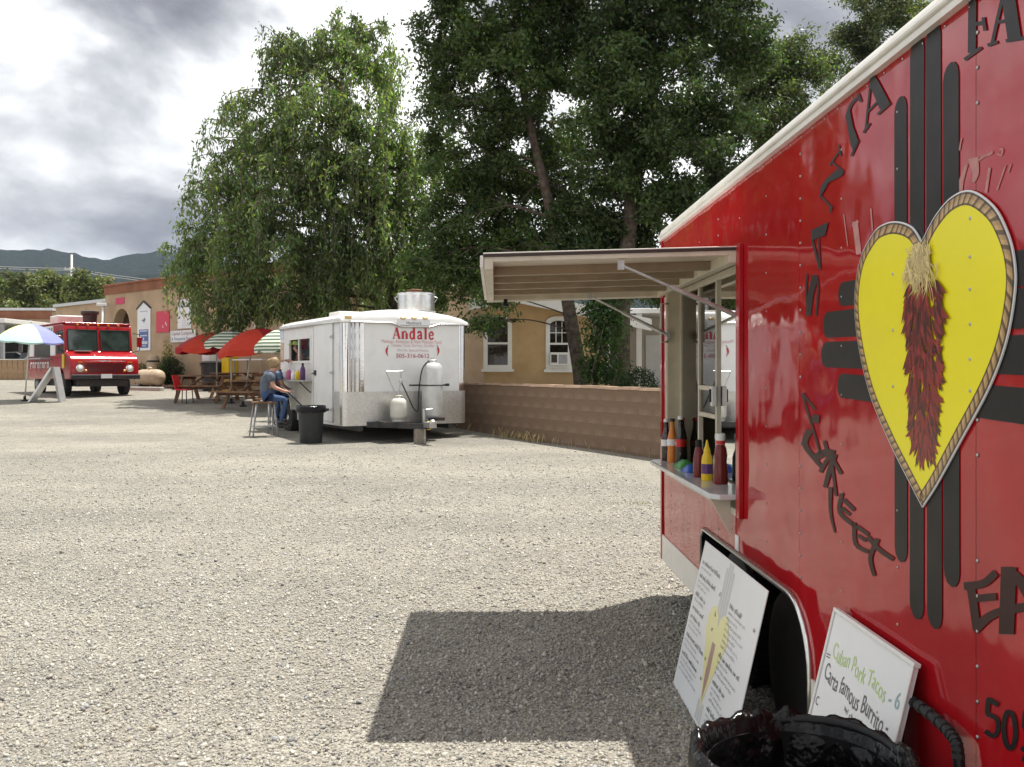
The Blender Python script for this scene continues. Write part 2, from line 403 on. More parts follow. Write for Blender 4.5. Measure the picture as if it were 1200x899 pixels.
def mat_stripe():
    m, nt, b = nodes_of('canvas_stripe')
    tc = nt.nodes.new('ShaderNodeTexCoord'); s = nt.nodes.new('ShaderNodeSeparateXYZ'); nt.links.new(tc.outputs['Object'], s.inputs[0])
    w = nt.nodes.new('ShaderNodeTexWave'); w.bands_direction = 'Z'; w.inputs['Scale'].default_value = 3.6; w.inputs['Distortion'].default_value = 0.2
    nt.links.new(tc.outputs['Object'], w.inputs['Vector'])
    c = ramp(nt, w.outputs['Fac'], [(0.40, (0.09, 0.15, 0.085)), (0.52, (0.60, 0.62, 0.52)), (0.85, (0.66, 0.67, 0.58))])
    nt.links.new(c, b.inputs['Base Color']); b.inputs['Roughness'].default_value = 0.8; MATS['canvas_stripe'] = m
mat_stripe()
for nm, c in (('canvas_yellow', (0.58, 0.60, 0.10)), ('canvas_lime', (0.42, 0.56, 0.16)), ('canvas_mint', (0.46, 0.66, 0.61)), ('canvas_blue', (0.20, 0.28, 0.58)),
              ('canvas_violet', (0.26, 0.28, 0.58)), ('canvas_teal', (0.12, 0.42, 0.45))):
    mat(nm, c, 0.75, var=0.06, spec=0.25)
mat('skin', (0.50, 0.27, 0.19), 0.5, var=0.06, scale=20)
mat('hair_blonde', (0.27, 0.185, 0.095), 0.55, var=0.35, scale=40, bmp=0.5, bscale=90)
mat('hair_dark', (0.04, 0.028, 0.02), 0.5, var=0.3, scale=30)
mat('shirt_grey', (0.105, 0.125, 0.165), 0.85, var=0.2, scale=14, bmp=0.4, bscale=14, bdist=0.02)
mat('shirt_blue', (0.10, 0.15, 0.26), 0.85, var=0.2, scale=14, bmp=0.4, bscale=14, bdist=0.02)
mat('jeans', (0.045, 0.085, 0.19), 0.85, var=0.25, scale=18, bmp=0.4, bscale=16, bdist=0.02)
mat('cap_green', (0.48, 0.62, 0.16), 0.8)
mat('shirt_brown', (0.30, 0.10, 0.085), 0.85)
mat('shoe_dark', (0.05, 0.035, 0.03), 0.6)
mat('can_dark', (0.022, 0.024, 0.027), 0.55, var=0.2, scale=9, dirt=(0.06, 0.06, 0.06), damt=0.5)
mat('pink_paint', (0.55, 0.05, 0.13), 0.7, var=0.10)
mat('sign_red', (0.60, 0.03, 0.075), 0.5, var=0.06)
mat('sign_blue', (0.05, 0.09, 0.30), 0.5, var=0.1)
mat('tank_tan', (0.46, 0.36, 0.25), 0.6, var=0.15, scale=4, dirt=(0.30, 0.20, 0.12), damt=0.6)
mat('tank_white', (0.62, 0.61, 0.54), 0.45, var=0.08, scale=8, dirt=(0.40, 0.33, 0.24), damt=0.5)
mat('roof_metal', (0.55, 0.56, 0.56), 0.45, 0.3, var=0.1)
mat('van_grille', (0.05, 0.01, 0.012), 0.5)
mat('lamp_glass', (0.80, 0.80, 0.78), 0.12, 0.3)
mat('amber', (0.75, 0.22, 0.02), 0.25)
mat('amber_pale', (0.70, 0.50, 0.22), 0.25)
mat('yellow_plastic', (0.70, 0.48, 0.02), 0.4)
mat('red_plastic', (0.66, 0.02, 0.025), 0.35)
mat('ketchup', (0.16, 0.012, 0.010), 0.22, var=0.15)
mat('mustard', (0.80, 0.55, 0.01), 0.28, var=0.06)
mat('white_plastic', (0.80, 0.80, 0.80), 0.3, var=0.04)
mat('cola', (0.016, 0.007, 0.005), 0.06, var=0.1, spec=0.7)
mat('label_red', (0.60, 0.015, 0.020), 0.35, var=0.08)
mat('label_orange', (0.70, 0.22, 0.03), 0.35)
mat('label_purple', (0.10, 0.03, 0.14), 0.35)
mat('packet_green', (0.06, 0.30, 0.06), 0.35)
mat('packet_blue', (0.03, 0.10, 0.45), 0.35)
mat('counter_top', (0.62, 0.63, 0.64), 0.12, var=0.06, scale=9, dirt=(0.5, 0.47, 0.43), damt=0.4)
mat('car_silver', (0.45, 0.46, 0.48), 0.25, 0.6, var=0.04, coat=0.6)
mat('car_dark', (0.035, 0.04, 0.05), 0.25, 0.2, var=0.1, coat=0.6)
mat('terracotta', (0.42, 0.22, 0.12), 0.85, var=0.15)
mat('pole_pale', (0.60, 0.59, 0.56), 0.8, var=0.1)
mat('dry_grass', (0.44, 0.35, 0.17), 0.9, var=0.3)
mat('concrete', (0.52, 0.50, 0.46), 0.9, var=0.12, bmp=0.4)
mat('curtain', (0.20, 0.13, 0.09), 0.9, var=0.4, scale=9)
mat('dust_grey', (0.33, 0.33, 0.34), 0.7, var=0.1)
def mat_hill():
    m, nt, b = nodes_of('hill_forest')
    c = ramp(nt, noise(nt, 0.03, 8, 0.7), [(0.30, (0.010, 0.017, 0.014)), (0.62, (0.022, 0.032, 0.021)), (0.80, (0.06, 0.056, 0.038))])  # forest tones darkened to carry the cloud shadow over the hills
    nt.links.new(c, b.inputs['Base Color']); b.inputs['Roughness'].default_value = 1.0; b.inputs['Specular IOR Level'].default_value = 0.05
    bump(nt, b, noise(nt, 0.09, 5, 0.7), 1.0, 12.0); MATS['hill_forest'] = m
mat_hill()

# ------------------------------------------------------------------ ground
def build_ground():
    ys = np.unique(np.concatenate([np.linspace(-60, 0, 7), np.linspace(0, 18, 19), np.linspace(18, 32, 29), np.linspace(32, 64, 17), [90, 150, 300, 700, 1500, 3000, 6000]]))
    xs = np.unique(np.concatenate([np.linspace(-40, 40, 41), [-6000, -2500, -1000, -400, -150, -80, 80, 150, 400, 1000, 2500, 6000]]))
    V = [(x, y, g(y)) for y in ys for x in xs]; n = len(xs)
    Fc = [(j*n+i, j*n+i+1, (j+1)*n+i+1, (j+1)*n+i) for j in range(len(ys)-1) for i in range(n-1)]
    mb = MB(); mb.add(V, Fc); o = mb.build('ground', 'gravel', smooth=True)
    tag(o, 'pale grey gravel of the parking lot', None, None, 'structure')
build_ground()

def build_stones():
    """loose crushed stone lying on the lot where it is near enough to see singly"""
    pos, siz = [], []
    for y0 in np.arange(2.9, 17.0, 0.25):
        yc = y0 + 0.125; xl, xr = -0.60 * yc - 0.15, min(0.60 * yc, 1.75)
        dens = 4200 if yc < 5.5 else 4200 * (5.5 / yc) ** 2.1 * max(0.0, min(1.0, (17.0 - yc) / 7.0))
        n = int(dens * (xr - xl) * 0.25)
        pos.append(np.stack([rng.uniform(xl, xr, n), rng.uniform(y0, y0 + 0.25, n)], 1))
        siz.append(np.clip(rng.lognormal(math.log(0.0066), 0.42, n), 0.0034, 0.022) * (1 + max(0, yc - 6) * 0.03))
    p = np.concatenate(pos); s = np.concatenate(siz); n = len(p)
    base = np.array([(x, y, z) for z in (-1, 1) for y in (-1, 1) for x in (-1, 1)], float)
    fc = np.array([(0,2,3,1), (4,5,7,6), (0,1,5,4), (2,6,7,3), (0,4,6,2), (1,3,7,5)])
    v = base[None] * rng.uniform(0.45, 1.0, (n, 1, 3)) + rng.uniform(-0.42, 0.42, (n, 8, 3))
    v *= np.array([0.62, 0.62, 0.46])
    q = rng.normal(size=(n, 4)); q /= np.linalg.norm(q, axis=1, keepdims=True)
    w, x, y, z = q.T
    Rm = np.stack([1-2*(y*y+z*z), 2*(x*y-z*w), 2*(x*z+y*w), 2*(x*y+z*w), 1-2*(x*x+z*z), 2*(y*z-x*w), 2*(x*z-y*w), 2*(y*z+x*w), 1-2*(x*x+y*y)], 1).reshape(n, 3, 3)
    v = np.einsum('nij,nkj->nki', Rm, v) * s[:, None, None]
    v[:, :, 0] += p[:, 0:1]; v[:, :, 1] += p[:, 1:2]
    v[:, :, 2] += (0.015 * p[:, 1] + s * rng.uniform(0.0, 0.30, n))[:, None]
    pal = np.array([(0.37, 0.355, 0.325), (0.45, 0.43, 0.385), (0.27, 0.265, 0.255), (0.51, 0.49, 0.435), (0.43, 0.39, 0.32), (0.62, 0.60, 0.55), (0.34, 0.345, 0.345), (0.18, 0.175, 0.17)])
    ci = rng.choice(8, n, p=[0.24, 0.26, 0.08, 0.18, 0.10, 0.04, 0.08, 0.02])
    c = pal[ci] * np.array([.93, .93, .915]) * rng.uniform(0.88, 1.12, (n, 1))
    f = fc[None] + (np.arange(n) * 8)[:, None, None]
    o = fast_mesh('gravel_stones', v.reshape(-1, 3), f.reshape(-1, 4), 'stones', cols=np.repeat(c, 8, 0))
    tag(o, 'loose crushed gravel stones scattered over the lot', 'gravel', None, 'stuff')
build_stones()

def build_hills():
    def ridge(name, Y, prof, depth, seed):
        r = np.random.default_rng(seed); pts = []
        xs = np.arange(-2600, 3400, 14 if Y < 2500 else 20)
        px = [q[0] for q in prof]; py = [q[1] for q in prof]
        V, Fc = [], []
        for x in xs:
            k = x * 1.0
            top = CAMZ + (HY - np.interp(HX + x / Y * F, px, py)) / F * Y
            top += r.normal() * 1.6
            V += [(k, Y, top), (k, Y - depth * 0.35, top * 0.62 + r.normal() * 3), (k, Y - depth * 0.7, top * 0.28 + r.normal() * 2), (k, Y - depth, -2.0)]
        for i in range(len(xs) - 1):
            for j in range(3): Fc.append((4*i+j, 4*i+j+1, 4*i+5+j, 4*i+4+j))
        mb = MB(); mb.add(V, Fc); o = mb.build(name, 'hill_forest', smooth=True)
        tag(o, 'dark forested mountain ridge on the horizon', None, None, 'structure')
    ridge('hills', 1900.0, [(-1400, 330), (-900, 300), (-300, 312), (-90, 296), (0, 292.5), (40, 292.5), (62, 293.5), (85, 297), (105, 301), (122, 305.5), (135, 303), (150, 299), (172, 296), (190, 295), (215, 299), (260, 310), (330, 322), (500, 335), (900, 330), (1400, 320), (2400, 335)], 620.0, 3)
    ridge('foothills', 1250.0, [(-1400, 345), (-600, 335), (-120, 338), (0, 326), (60, 332), (120, 333), (170, 322), (210, 316), (260, 320), (400, 345), (700, 350), (1400, 348), (2600, 350)], 420.0, 5)
build_hills()
# ------------------------------------------------------------------ red trailer in the foreground
RT_RZ = math.atan2(-1.0, 0.01835); RT_O = (0.985, 6.1, 0.0); RT_LEN = 7.1
W = plane_map(RT_O, RT_RZ)
def on_wall(a, b, d): return (a, -d, b)
def Wp(pts): return [W(x, y) for x, y in pts]

def build_red_trailer():
    T = thing('food_trailer', 'glossy red food trailer with a yellow heart sign and raised awning', 'trailer', RT_O, RT_RZ)
    WIN = (0.215, 1.94, 0.93, 2.075); WW = (1.19, 2.88, 0.73); TOP = 2.41; LOW = 0.49; BOT = 0.327
    seams = [0.0, 0.30, 1.53, 2.75, 3.98, 5.20, 6.42, RT_LEN]
    def cells(u0, u1, z0, z1):
        us = sorted({u0, u1, *[q for q in (WIN[0], WIN[1], WW[0], WW[1]) if u0 < q < u1]})
        zs = sorted({z0, z1, *[q for q in (WIN[2], WIN[3], WW[2]) if z0 < q < z1]})
        for a, b in zip(us, us[1:]):
            for c, d in zip(zs, zs[1:]):
                mu, mz = (a+b)/2, (c+d)/2
                if WIN[0] < mu < WIN[1] and WIN[2] < mz < WIN[3]: continue
                if WW[0] < mu < WW[1] and mz < WW[2]: continue
                yield a, b, c, d
    for i, (u0, u1) in enumerate(zip(seams, seams[1:])):
        mb = MB()
        for a, b, c, d in cells(u0 + 0.001, u1 - 0.001, LOW, TOP):
            if i == 1 and c > WIN[2]: continue
            mb.add([(a,0,c), (b,0,c), (b,0,d), (a,0,d)], [(0,1,2,3)])
        if i == 1: up = MB(); up.add([(u0 + .001, 0, WIN[3]), (u1 - .001, 0, WIN[3]), (u1 - .001, 0, TOP), (u0 + .001, 0, TOP)], [(0,1,2,3)]); up.build('side_panel', 'trailer_red', T)
        if i == 2:
            r = 0.24; arc = [(WW[1]-r + r*math.cos(t), WW[2]-r + r*math.sin(t)) for t in [math.pi/2*k/8 for k in range(9)]]
            mb.add([(a, 0.0, b) for a, b in arc] + [(WW[1], 0.0, WW[2])], [tuple(range(10))])
        mb.build('side_panel', 'trailer_red', T)
    core = MB()
    for a, b, c, d in cells(0.0, RT_LEN, BOT + 0.01, TOP): core.add([(a,.006,c), (b,.006,c), (b,.006,d), (a,.006,d)], [(0,1,2,3)])
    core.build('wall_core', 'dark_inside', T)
    lt = MB()
    for a, b in ((0.0, WW[0]), (WW[1], RT_LEN)):
        lt.prism([(a, BOT), (b, BOT), (b, LOW), (a, LOW)], on_wall, -0.003, 0.006)
    lt.build('lower_trim', 'white_trim', T)
    # shell: far end, back, floor, ceiling
    sh = MB(); sh.box(0.0, 0.04, 0.008, 2.3, BOT, TOP); sh.build('end_wall', 'trailer_red', T)
    sh = MB(); sh.box(0.04, RT_LEN, 2.24, 2.30, BOT, TOP); sh.build('back_wall', 'trailer_red', T)
    sh = MB(); sh.box(RT_LEN - 0.05, RT_LEN, 0.008, 2.24, BOT, TOP); sh.build('front_wall', 'trailer_red', T)
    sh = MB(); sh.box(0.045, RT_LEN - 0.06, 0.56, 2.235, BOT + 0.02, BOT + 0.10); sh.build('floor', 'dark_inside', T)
    ct = MB(); ct.box(-0.012, 0.03, -0.010, 0.0, BOT, TOP); ct.box(-0.012, -0.002, 0.0, 0.05, BOT, TOP); ct.build('corner_trim', 'trailer_red', T, bevel=0.003)
    # inside: lining, ceiling, a hood and a shelf of steel
    ins = MB(); ins.box(0.05, RT_LEN - 0.06, 2.20, 2.235, 0.45, TOP - 0.02); ins.box(0.045, 0.06, 0.09, 2.2, 0.45, TOP - 0.02)
    ins.build('inner_lining', 'cream_jamb', T)
    c_ = MB(); c_.box(0.05, RT_LEN - 0.06, 0.02, 2.2, TOP - 0.03, TOP - 0.01); c_.build('ceiling', 'cream_jamb', T)
    hd = MB(); hd.box(0.3, 2.6, 1.4, 2.18, 1.75, 2.15); hd.box(0.3, 2.6, 1.5, 2.18, 0.43, 1.25); hd.build('kitchen_unit', 'stainless', T, bevel=0.01)
    # roof cap with rolled edge and gutter
    rf = MB(); prof = [(-0.014, 2.405), (-0.016, 2.445), (-0.004, 2.475), (0.03, 2.50), (0.10, 2.512), (1.2, 2.56), (2.2, 2.512), (2.27, 2.50), (2.315, 2.45), (2.315, 2.405)]
    rf.prism(prof, lambda a, b, d: (d, a, b), -0.025, RT_LEN + 0.02); rf.build('roof', 'white_trim', T, bevel=0.008)
    gt = MB(); gt.tube([(-0.02, -0.019, 2.437), (RT_LEN, -0.019, 2.437)], 0.007, 6); gt.box(-0.02, RT_LEN, -0.022, -0.010, 2.404, 2.420); gt.build('gutter', 'white_trim', T)
    st = MB(); st.add([(W(1072, 4)[0] + q, -0.0185, z) for q, z in ((-.03, 2.448), (.05, 2.450), (.06, 2.470), (.0, 2.476), (-.04, 2.466))], [(0,1,2,3,4)])
    # roof vent
    rv = MB(); rv.lathe([(0.15, 0), (0.15, 0.10), (0.20, 0.12), (0.20, 0.15), (0.06, 0.19)], (2.9, 0.55, 2.52), 16); rv.build('roof_vent', 'galvanised', T, smooth=True, autos=40)
    # wheel well
    wl_ = MB(); a, b, t = WW
    wl_.add([(a,0,.1),(a,.55,.1),(a,.55,t),(a,0,t),(b,0,.1),(b,.55,.1),(b,.55,t),(b,0,t)], [(0,1,2,3),(4,7,6,5),(3,2,6,7),(1,5,6,2)])
    wl_.build('wheel_well', 'black_plastic', T)
    r = 0.25; path = [(a, BOT), (a, t - 0.05), (a + 0.05, t)] + [(b - r + r*math.sin(q), t - r + r*math.cos(q)) for q in [math.pi/2*k/8 for k in range(9)]] + [(b, BOT)]
    lp = MB(); lp.tube([(x, -0.006, z) for x, z in path], 0.011, 6); lp.build('wheel_well_lip', 'aluminium', T, smooth=True)
    fl = MB(); fl.stroke(path, 0.10, lambda x, z, d: (x, -d, z), 0.003); 
    for u in (1.60, 2.42):
        zc = 0.06 + 0.315
        M = Matrix.Rotation(R(90), 3, 'X')
        tr = MB(); tr.lathe([(0.19, -0.09), (0.26, -0.105), (0.30, -0.095), (0.315, -0.06), (0.315, 0.06), (0.30, 0.095), (0.26, 0.105), (0.19, 0.09)], (u, 0.17, zc), 40, M)
        for k in range(40):
            q = 2*math.pi*k/40; tr.obox((u + 0.317*math.cos(q), 0.17, zc + 0.317*math.sin(q)), (0.014, 0.15, 0.03), Matrix.Rotation(-q, 3, 'Y'))
        ty = tr.build('wheel', 'black_rubber', T, smooth=True, autos=35)
        rm = MB(); rm.lathe([(0.19, -0.085), (0.17, -0.07), (0.06, -0.05), (0.05, -0.09), (0.0, -0.095)], (u, 0.17, zc), 24, M, caps=False)
        rm.build('rim', 'white_trim', ty, smooth=True, autos=40)
    sj = MB(); sj.beam((0.25, 0.25, 0.33), (0.25, 0.25, 0.12), 0.05, 0.05); sj.box(0.15, 0.35, 0.17, 0.33, 0.085, 0.12); sj.build('stabiliser_jack', 'steel_dark', T)
    ch = MB(); ch.box(0.1, RT_LEN, 0.30, 0.38, 0.24, BOT); ch.box(0.1, RT_LEN, 1.9, 1.98, 0.24, BOT); ch.build('chassis_rail', 'steel_dark', T)
    # rivets and screws
    rv = MB(); r3 = random.Random(4); hole = lambda u, z: (WIN[0]-.03 < u < WIN[1]+.06 and WIN[2]-.03 < z < WIN[3]+.03) or (WW[0]-.03 < u < WW[1]+.03 and z < WW[2]+.03)
    def rivet(u, z, s=0.0048):
        rv.lathe([(s, 0.0), (s*0.8, s*0.45), (s*0.3, s*0.65)], (u, -0.0005, z), 7, Matrix.Rotation(R(90), 3, 'X'))
    for i in range(14):
        u = 0.30 + 0.4085 * i; seam = i % 3 == 0
        z = 0.53 + r3.uniform(0, .05)
        while z < 2.37:
            if not hole(u, z) and r3.random() > 0.06: rivet(u + (0.012 if seam else 0), z, 0.0052 if seam else 0.0042)
            z += 0.080 if seam else 0.155
    for k in range(60): rivet(0.06 + k * 0.118, 2.392, 0.004)
    tag(rv.build('rivets', 'galvanised', T, smooth=True), kind='stuff')
    # window: lining, frame, mullions, glass, flange
    jm = MB(); jm.box(WIN[0] - 0.012, WIN[0], -0.004, 0.10, WIN[2], WIN[3]); jm.box(WIN[1], WIN[1] + 0.012, 0.0, 0.10, WIN[2], WIN[3])
    jm.box(WIN[0], WIN[1], 0.0, 0.10, WIN[3], WIN[3] + 0.012); jm.box(WIN[0], WIN[1], 0.0, 0.10, WIN[2] - 0.012, WIN[2]); jm.build('window_jamb', 'cream_jamb', T)
    mu = [0.23, 0.755, 1.18, 1.60, 1.925]
    wf = MB()
    for u in mu: wf.box(u - 0.014, u + 0.014, 0.072, 0.098, 0.935, 2.07)
    wf.box(0.245, 1.91, 0.074, 0.096, 2.035, 2.07); wf.box(0.245, 1.91, 0.074, 0.096, 0.935, 0.965)
    wf.box(0.771, 1.165, 0.068, 0.094, 1.45, 1.475); wf.box(0.771, 1.165, 0.068, 0.094, 1.30, 1.325)
    wfo = wf.build('window_frame', 'cream', T, bevel=0.002)
    for k, (a_, b_, c, d) in enumerate(((0.244, 0.741, 0.965, 2.035), (0.769, 1.166, 1.475, 2.035), (0.769, 1.166, 1.325, 1.45), (1.194, 1.586, 0.965, 2.035), (1.614, 1.911, 0.965, 2.035))):
        pn = MB(); pn.add([(a_, .085, c), (b_, .085, c), (b_, .085, d), (a_, .085, d)], [(0,1,2,3)]); pn.build('pane', 'glass_trailer' if k != 2 else 'glass_dark', wfo)
    lk = MB(); lk.box(1.165, 1.205, 0.045, 0.072, 1.37, 1.475); lk.box(1.177, 1.193, 0.035, 0.047, 1.39, 1.46, 1); lk.build('latch', ['white_plastic', 'black_plastic'], wfo, bevel=0.004)
    fr = MB(); fr.box(1.942, 2.0, -0.022, 0.0, 0.90, 2.12); fr.build('window_flange', 'trailer_red', T, bevel=0.004)
    fs = MB(); fs.box(0.19, 1.94, -0.012, 0.0, 0.90, 0.93); fs.box(0.175, 0.205, -0.010, 0.0, 0.90, 2.08); fs.build('window_flange', 'cream', T)
    gb = MB(); gb.tube([(0.225, -0.004, 1.98), (0.24, -0.05, 1.98), (0.24, -0.05, 1.74), (0.225, -0.004, 1.74)], 0.008, 6); gb.build('grab_handle', 'white_trim', T, smooth=True)
    # fold-down counter
    cn = MB(); cn.prism([(0.235, 0.07), (0.235, -0.085), (0.29, -0.128), (1.885, -0.128), (1.932, -0.09), (1.932, 0.07)], lambda a, b, d: (a, b, d), 0.974, 1.0)
    co = cn.build('counter', 'counter_top', T, bevel=0.006)
    for u in (1.80,):
        br = MB(); br.add([(u, -0.013, 0.975), (u, -0.11, 0.975), (u, -0.013, 0.80), (u + .02, -0.013, 0.975), (u + .02, -0.11, 0.975), (u + .02, -0.013, 0.80)], [(0,1,2), (5,4,3), (0,3,4,1), (1,4,5,2), (2,5,3,0)]); br.build('bracket', 'cream', co)
    # raised awning flap
    U0, U1, LN = 0.06, 1.955, 1.145
    def A(u, t, h): return (u, -0.004 - t, 2.094 - 0.034 * t / LN + h)
    def slab(mb, u0, u1, t0, t1, h0, h1):
        p = [A(u, t, h) for h in (h0, h1) for t in (t0, t1) for u in (u0, u1)]
        mb.add(p, [(0,2,3,1), (4,5,7,6), (0,1,5,4), (2,6,7,3), (0,4,6,2), (1,3,7,5)])
    aw = MB(); slab(aw, U0, U1, 0, LN, 0.0, 0.012); awo = aw.build('awning', 'awning_dark', T)
    al = MB(); slab(al, U0 + .005, U1 - .005, 0.005, LN - .005, -0.006, -0.001); al.build('awning_lining', 'cream', awo)
    rim_ = MB(); slab(rim_, U0, U1, LN - 0.002, LN + 0.014, -0.045, 0.006); slab(rim_, U0, U1 + .006, 0.0, LN, 0.0125, 0.018); slab(rim_, U0 - .012, U0 + .002, 0, LN, -0.060, 0.016)
    rim_.build('awning_edge', 'white_trim', awo, bevel=0.002)
    f_ = MB()
    slab(f_, U0 + .004, U1 - .004, LN - 0.045, LN - 0.004, -0.055, -0.006); slab(f_, U0 + .004, U1 - .004, 0.01, 0.05, -0.055, -0.006)
    slab(f_, U0 + .004, U0 + .045, 0.05, LN - .045, -0.055, -0.006); slab(f_, U1 - .045, U1 - .004, 0.05, LN - .045, -0.022, -0.006)
    f_.build('awning_frame', 'cream', awo, bevel=0.002)
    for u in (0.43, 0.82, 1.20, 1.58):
        q = MB(); slab(q, u - 0.02, u + 0.02, 0.05, LN - .045, -0.048, -0.006); q.build('rib', 'rib_shaded', awo, bevel=0.002)
    for u, t0, z1 in ((1.93, 0.53, 1.80), (0.25, 0.50, 1.78)):
        q = MB(); p0 = Vector(A(u, t0, -0.05)); p1 = Vector((u, -0.006, z1)); mid = p0.lerp(p1, 0.42)
        q.tube([p0, mid], 0.0065, 8); q.tube([mid, p1], 0.011, 8); q.obox(p1, (0.03, 0.02, 0.05)); q.obox(p0, (0.02, 0.03, 0.04)); q.build('gas_strut', 'galvanised', awo, smooth=True, autos=40)
    q = MB(); p = Vector(A(0.16, LN - 0.12, -0.07)); q.lathe([(0.012, 0.02), (0.014, -0.005), (0.024, -0.022), (0.020, -0.026)], p, 12); q.build('lamp', 'black_plastic', awo, smooth=True)
    # black stripes of the sun sign behind the heart
    def bar(name, p0, p1, w, round0=True, round1=True):
        a, b = Vector(p0), Vector(p1); d = (b - a).normalized(); n = Vector((-d.y, d.x)); r = w / 2; pts = []
        ks = [math.pi * k / 6 for k in range(7)]
        pts += [a + r * (n * math.cos(t) - d * math.sin(t)) for t in ks] if round0 else [a + n * r, a - n * r]
        pts += [b + r * (-n * math.cos(t) + d * math.sin(t)) for t in ks] if round1 else [b - n * r, b + n * r]
        m = MB(); m.add([on_wall(p.x, p.y, 0.0022) for p in pts], [tuple(range(len(pts)))]); m.build('sun_stripe', 'decal_black', T)
    for (xt, yt, xb, yb, w) in ((1056, 113, 1056.5, 659, 14.5), (1075.5, 42, 1075, 726, 16.5), (1094.5, 27, 1096, 737, 17.5), (1115, 73, 1116, 688, 18.5)):
        a, b = W(xt, yt), W(xb, yb); wu = abs(W(xt + w/2, 400)[0] - W(xt - w/2, 400)[0])
        bar('s', (a[0], a[1] - wu/2), (b[0], b[1] + wu/2), wu)
    cu = W(1085, 400)[0]
    for (xl, y0, y1, yr0, yr1) in ((983, 331, 359, 293, 336), (965, 366, 396, 340, 383), (963, 401, 430.5, 388, 444), (982, 438, 466, 452, 499)):
        a0, a1 = W(xl + 4, y0)[1], W(xl + 4, y1)[1]; b0, b1 = W(1196, yr0)[1], W(1196, yr1)[1]
        ua = W(xl, y0)[0]; ub = W(1196, 400)[0]; w = (a0 - a1); p = Vector((ua + w/2, (a0 + a1)/2)); slope = ((b0 + b1)/2 - p.y) / (ub - p.x)
        ue = 2 * cu - ua
        bar('s', p, (ue - w/2, p.y + slope * (ue - w/2 - p.x)), w)
    # heart sign
    hp = smooth_loop(Wp([(1083, 283), (1072, 266), (1055, 259.5), (1040, 262), (1027, 272), (1011, 303), (1004, 349), (1008, 401), (1022, 462), (1045, 518), (1068, 564)]) , 5, False)
    hq = smooth_loop(Wp([(1084, 595), (1101, 569), (1129, 518), (1162, 457), (1183, 401), (1193.5, 340), (1192, 300), (1183, 268), (1167, 240), (1141, 223), (1118, 231), (1099, 253), (1086, 277)]), 5, False)
    outline = hp + hq; cen = Vector((sum(p[0] for p in outline)/len(outline), sum(p[1] for p in outline)/len(outline)))
    hb = MB(); hb.prism(outline, on_wall, 0.0038, 0.0075); H = hb.build('heart_sign', 'sign_white', T)
    n = len(outline); area = sum(outline[i][0]*outline[(i+1) % n][1] - outline[(i+1) % n][0]*outline[i][1] for i in range(n)); sg = 1 if area > 0 else -1
    def inset(d):
        out = []
        for i in range(n):
            t = Vector(outline[(i+1) % n]) - Vector(outline[i-1]); t.normalize(); out.append(tuple(Vector(outline[i]) + Vector((-t.y, t.x)) * d * sg))
        return out
    o1, o2 = inset(0.004), inset(0.034)
    face = [p for p in inset(0.028) if min((Vector(p) - Vector(q)).length for q in outline) > 0.0265]
    fy = MB(); fy.add([on_wall(a, b, 0.0080) for a, b in face], [tuple(range(len(face)))]); fy.build('heart_face', 'heart_yellow', H)
    rp = MB(); cl = [Vector((0, 0))]
    per = []
    for i in range(n):
        A0, A1, B0, B1 = Vector(o1[i]), Vector(o1[(i+1) % n]), Vector(o2[i]), Vector(o2[(i+1) % n]); L = ((A1+B1)/2 - (A0+B0)/2).length; k = max(1, int(L / 0.008))
        for j in range(k): per.append((A0.lerp(A1, j/k), B0.lerp(B1, j/k)))
    m = len(per)
    for i in range(m):
        a0, b0 = per[i][0], per[(i+2) % m][1]; a1, b1 = per[(i+1) % m][0], per[(i+3) % m][1]
        for s0, s1, c in ((0, .16, (.10, .055, .02)), (.16, .5, (.42, .26, .11)), (.5, .84, (.52, .34, .16)), (.84, 1, (.12, .065, .025))):
            c = [q * (1.15 if i % 3 == 0 else 0.9 if i % 3 == 1 else 0.28) for q in c]
            rp.add([on_wall(*q, 0.0086) for q in (a0.lerp(b0, s0), a1.lerp(b1, s0), a1.lerp(b1, s1), a0.lerp(b0, s1))], [(0,1,2,3)], 0, c)
    rp.build('rope_border', 'printed', H)
    ri = MB(); rr = random.Random(9)
    top, tip = W(1087, 333), W(1086, 537); lay = 0
    for k in range(520):
        s = (k / 520); s = s ** 0.9
        zc = top[1] + (tip[1] - top[1]) * s; half = 0.086 * (1 - 0.45 * s ** 1.6); uc = top[0] + (tip[0] - top[0]) * s
        e_ = rr.uniform(-1, 1); u = uc + e_ * half; ang = -math.pi/2 + e_ * 0.75 + rr.gauss(0, 0.35); L = rr.uniform(0.042, 0.070) * (1 - 0.2*s); w = L * rr.uniform(0.24, 0.36)
        d = Vector((math.cos(ang), math.sin(ang))); nn = Vector((-d.y, d.x)); p = Vector((u, zc + 0.012)); sh_ = rr.choice([0.25, 0.5, 0.8, 1.0, 1.25])
        c = (0.24 * sh_, 0.018 * sh_ + 0.004, 0.014 * sh_ + 0.004); lay = 0.0088 + 0.00001 * (520 - k)
        q = [p, p + d*L*.25 + nn*w/2, p + d*L*.6 + nn*w*.45, p + d*L + nn*w*.3, p + d*L*.6 - nn*w*.3, p + d*L*.25 - nn*w/2]
        ri.add([on_wall(v.x, v.y, lay) for v in q], [(0,1,2,3,4,5)], 0, c)
    ri.build('chile_ristra', 'printed', H)
    sw = MB(); kt, kb = W(1081, 284), W(1088, 350)
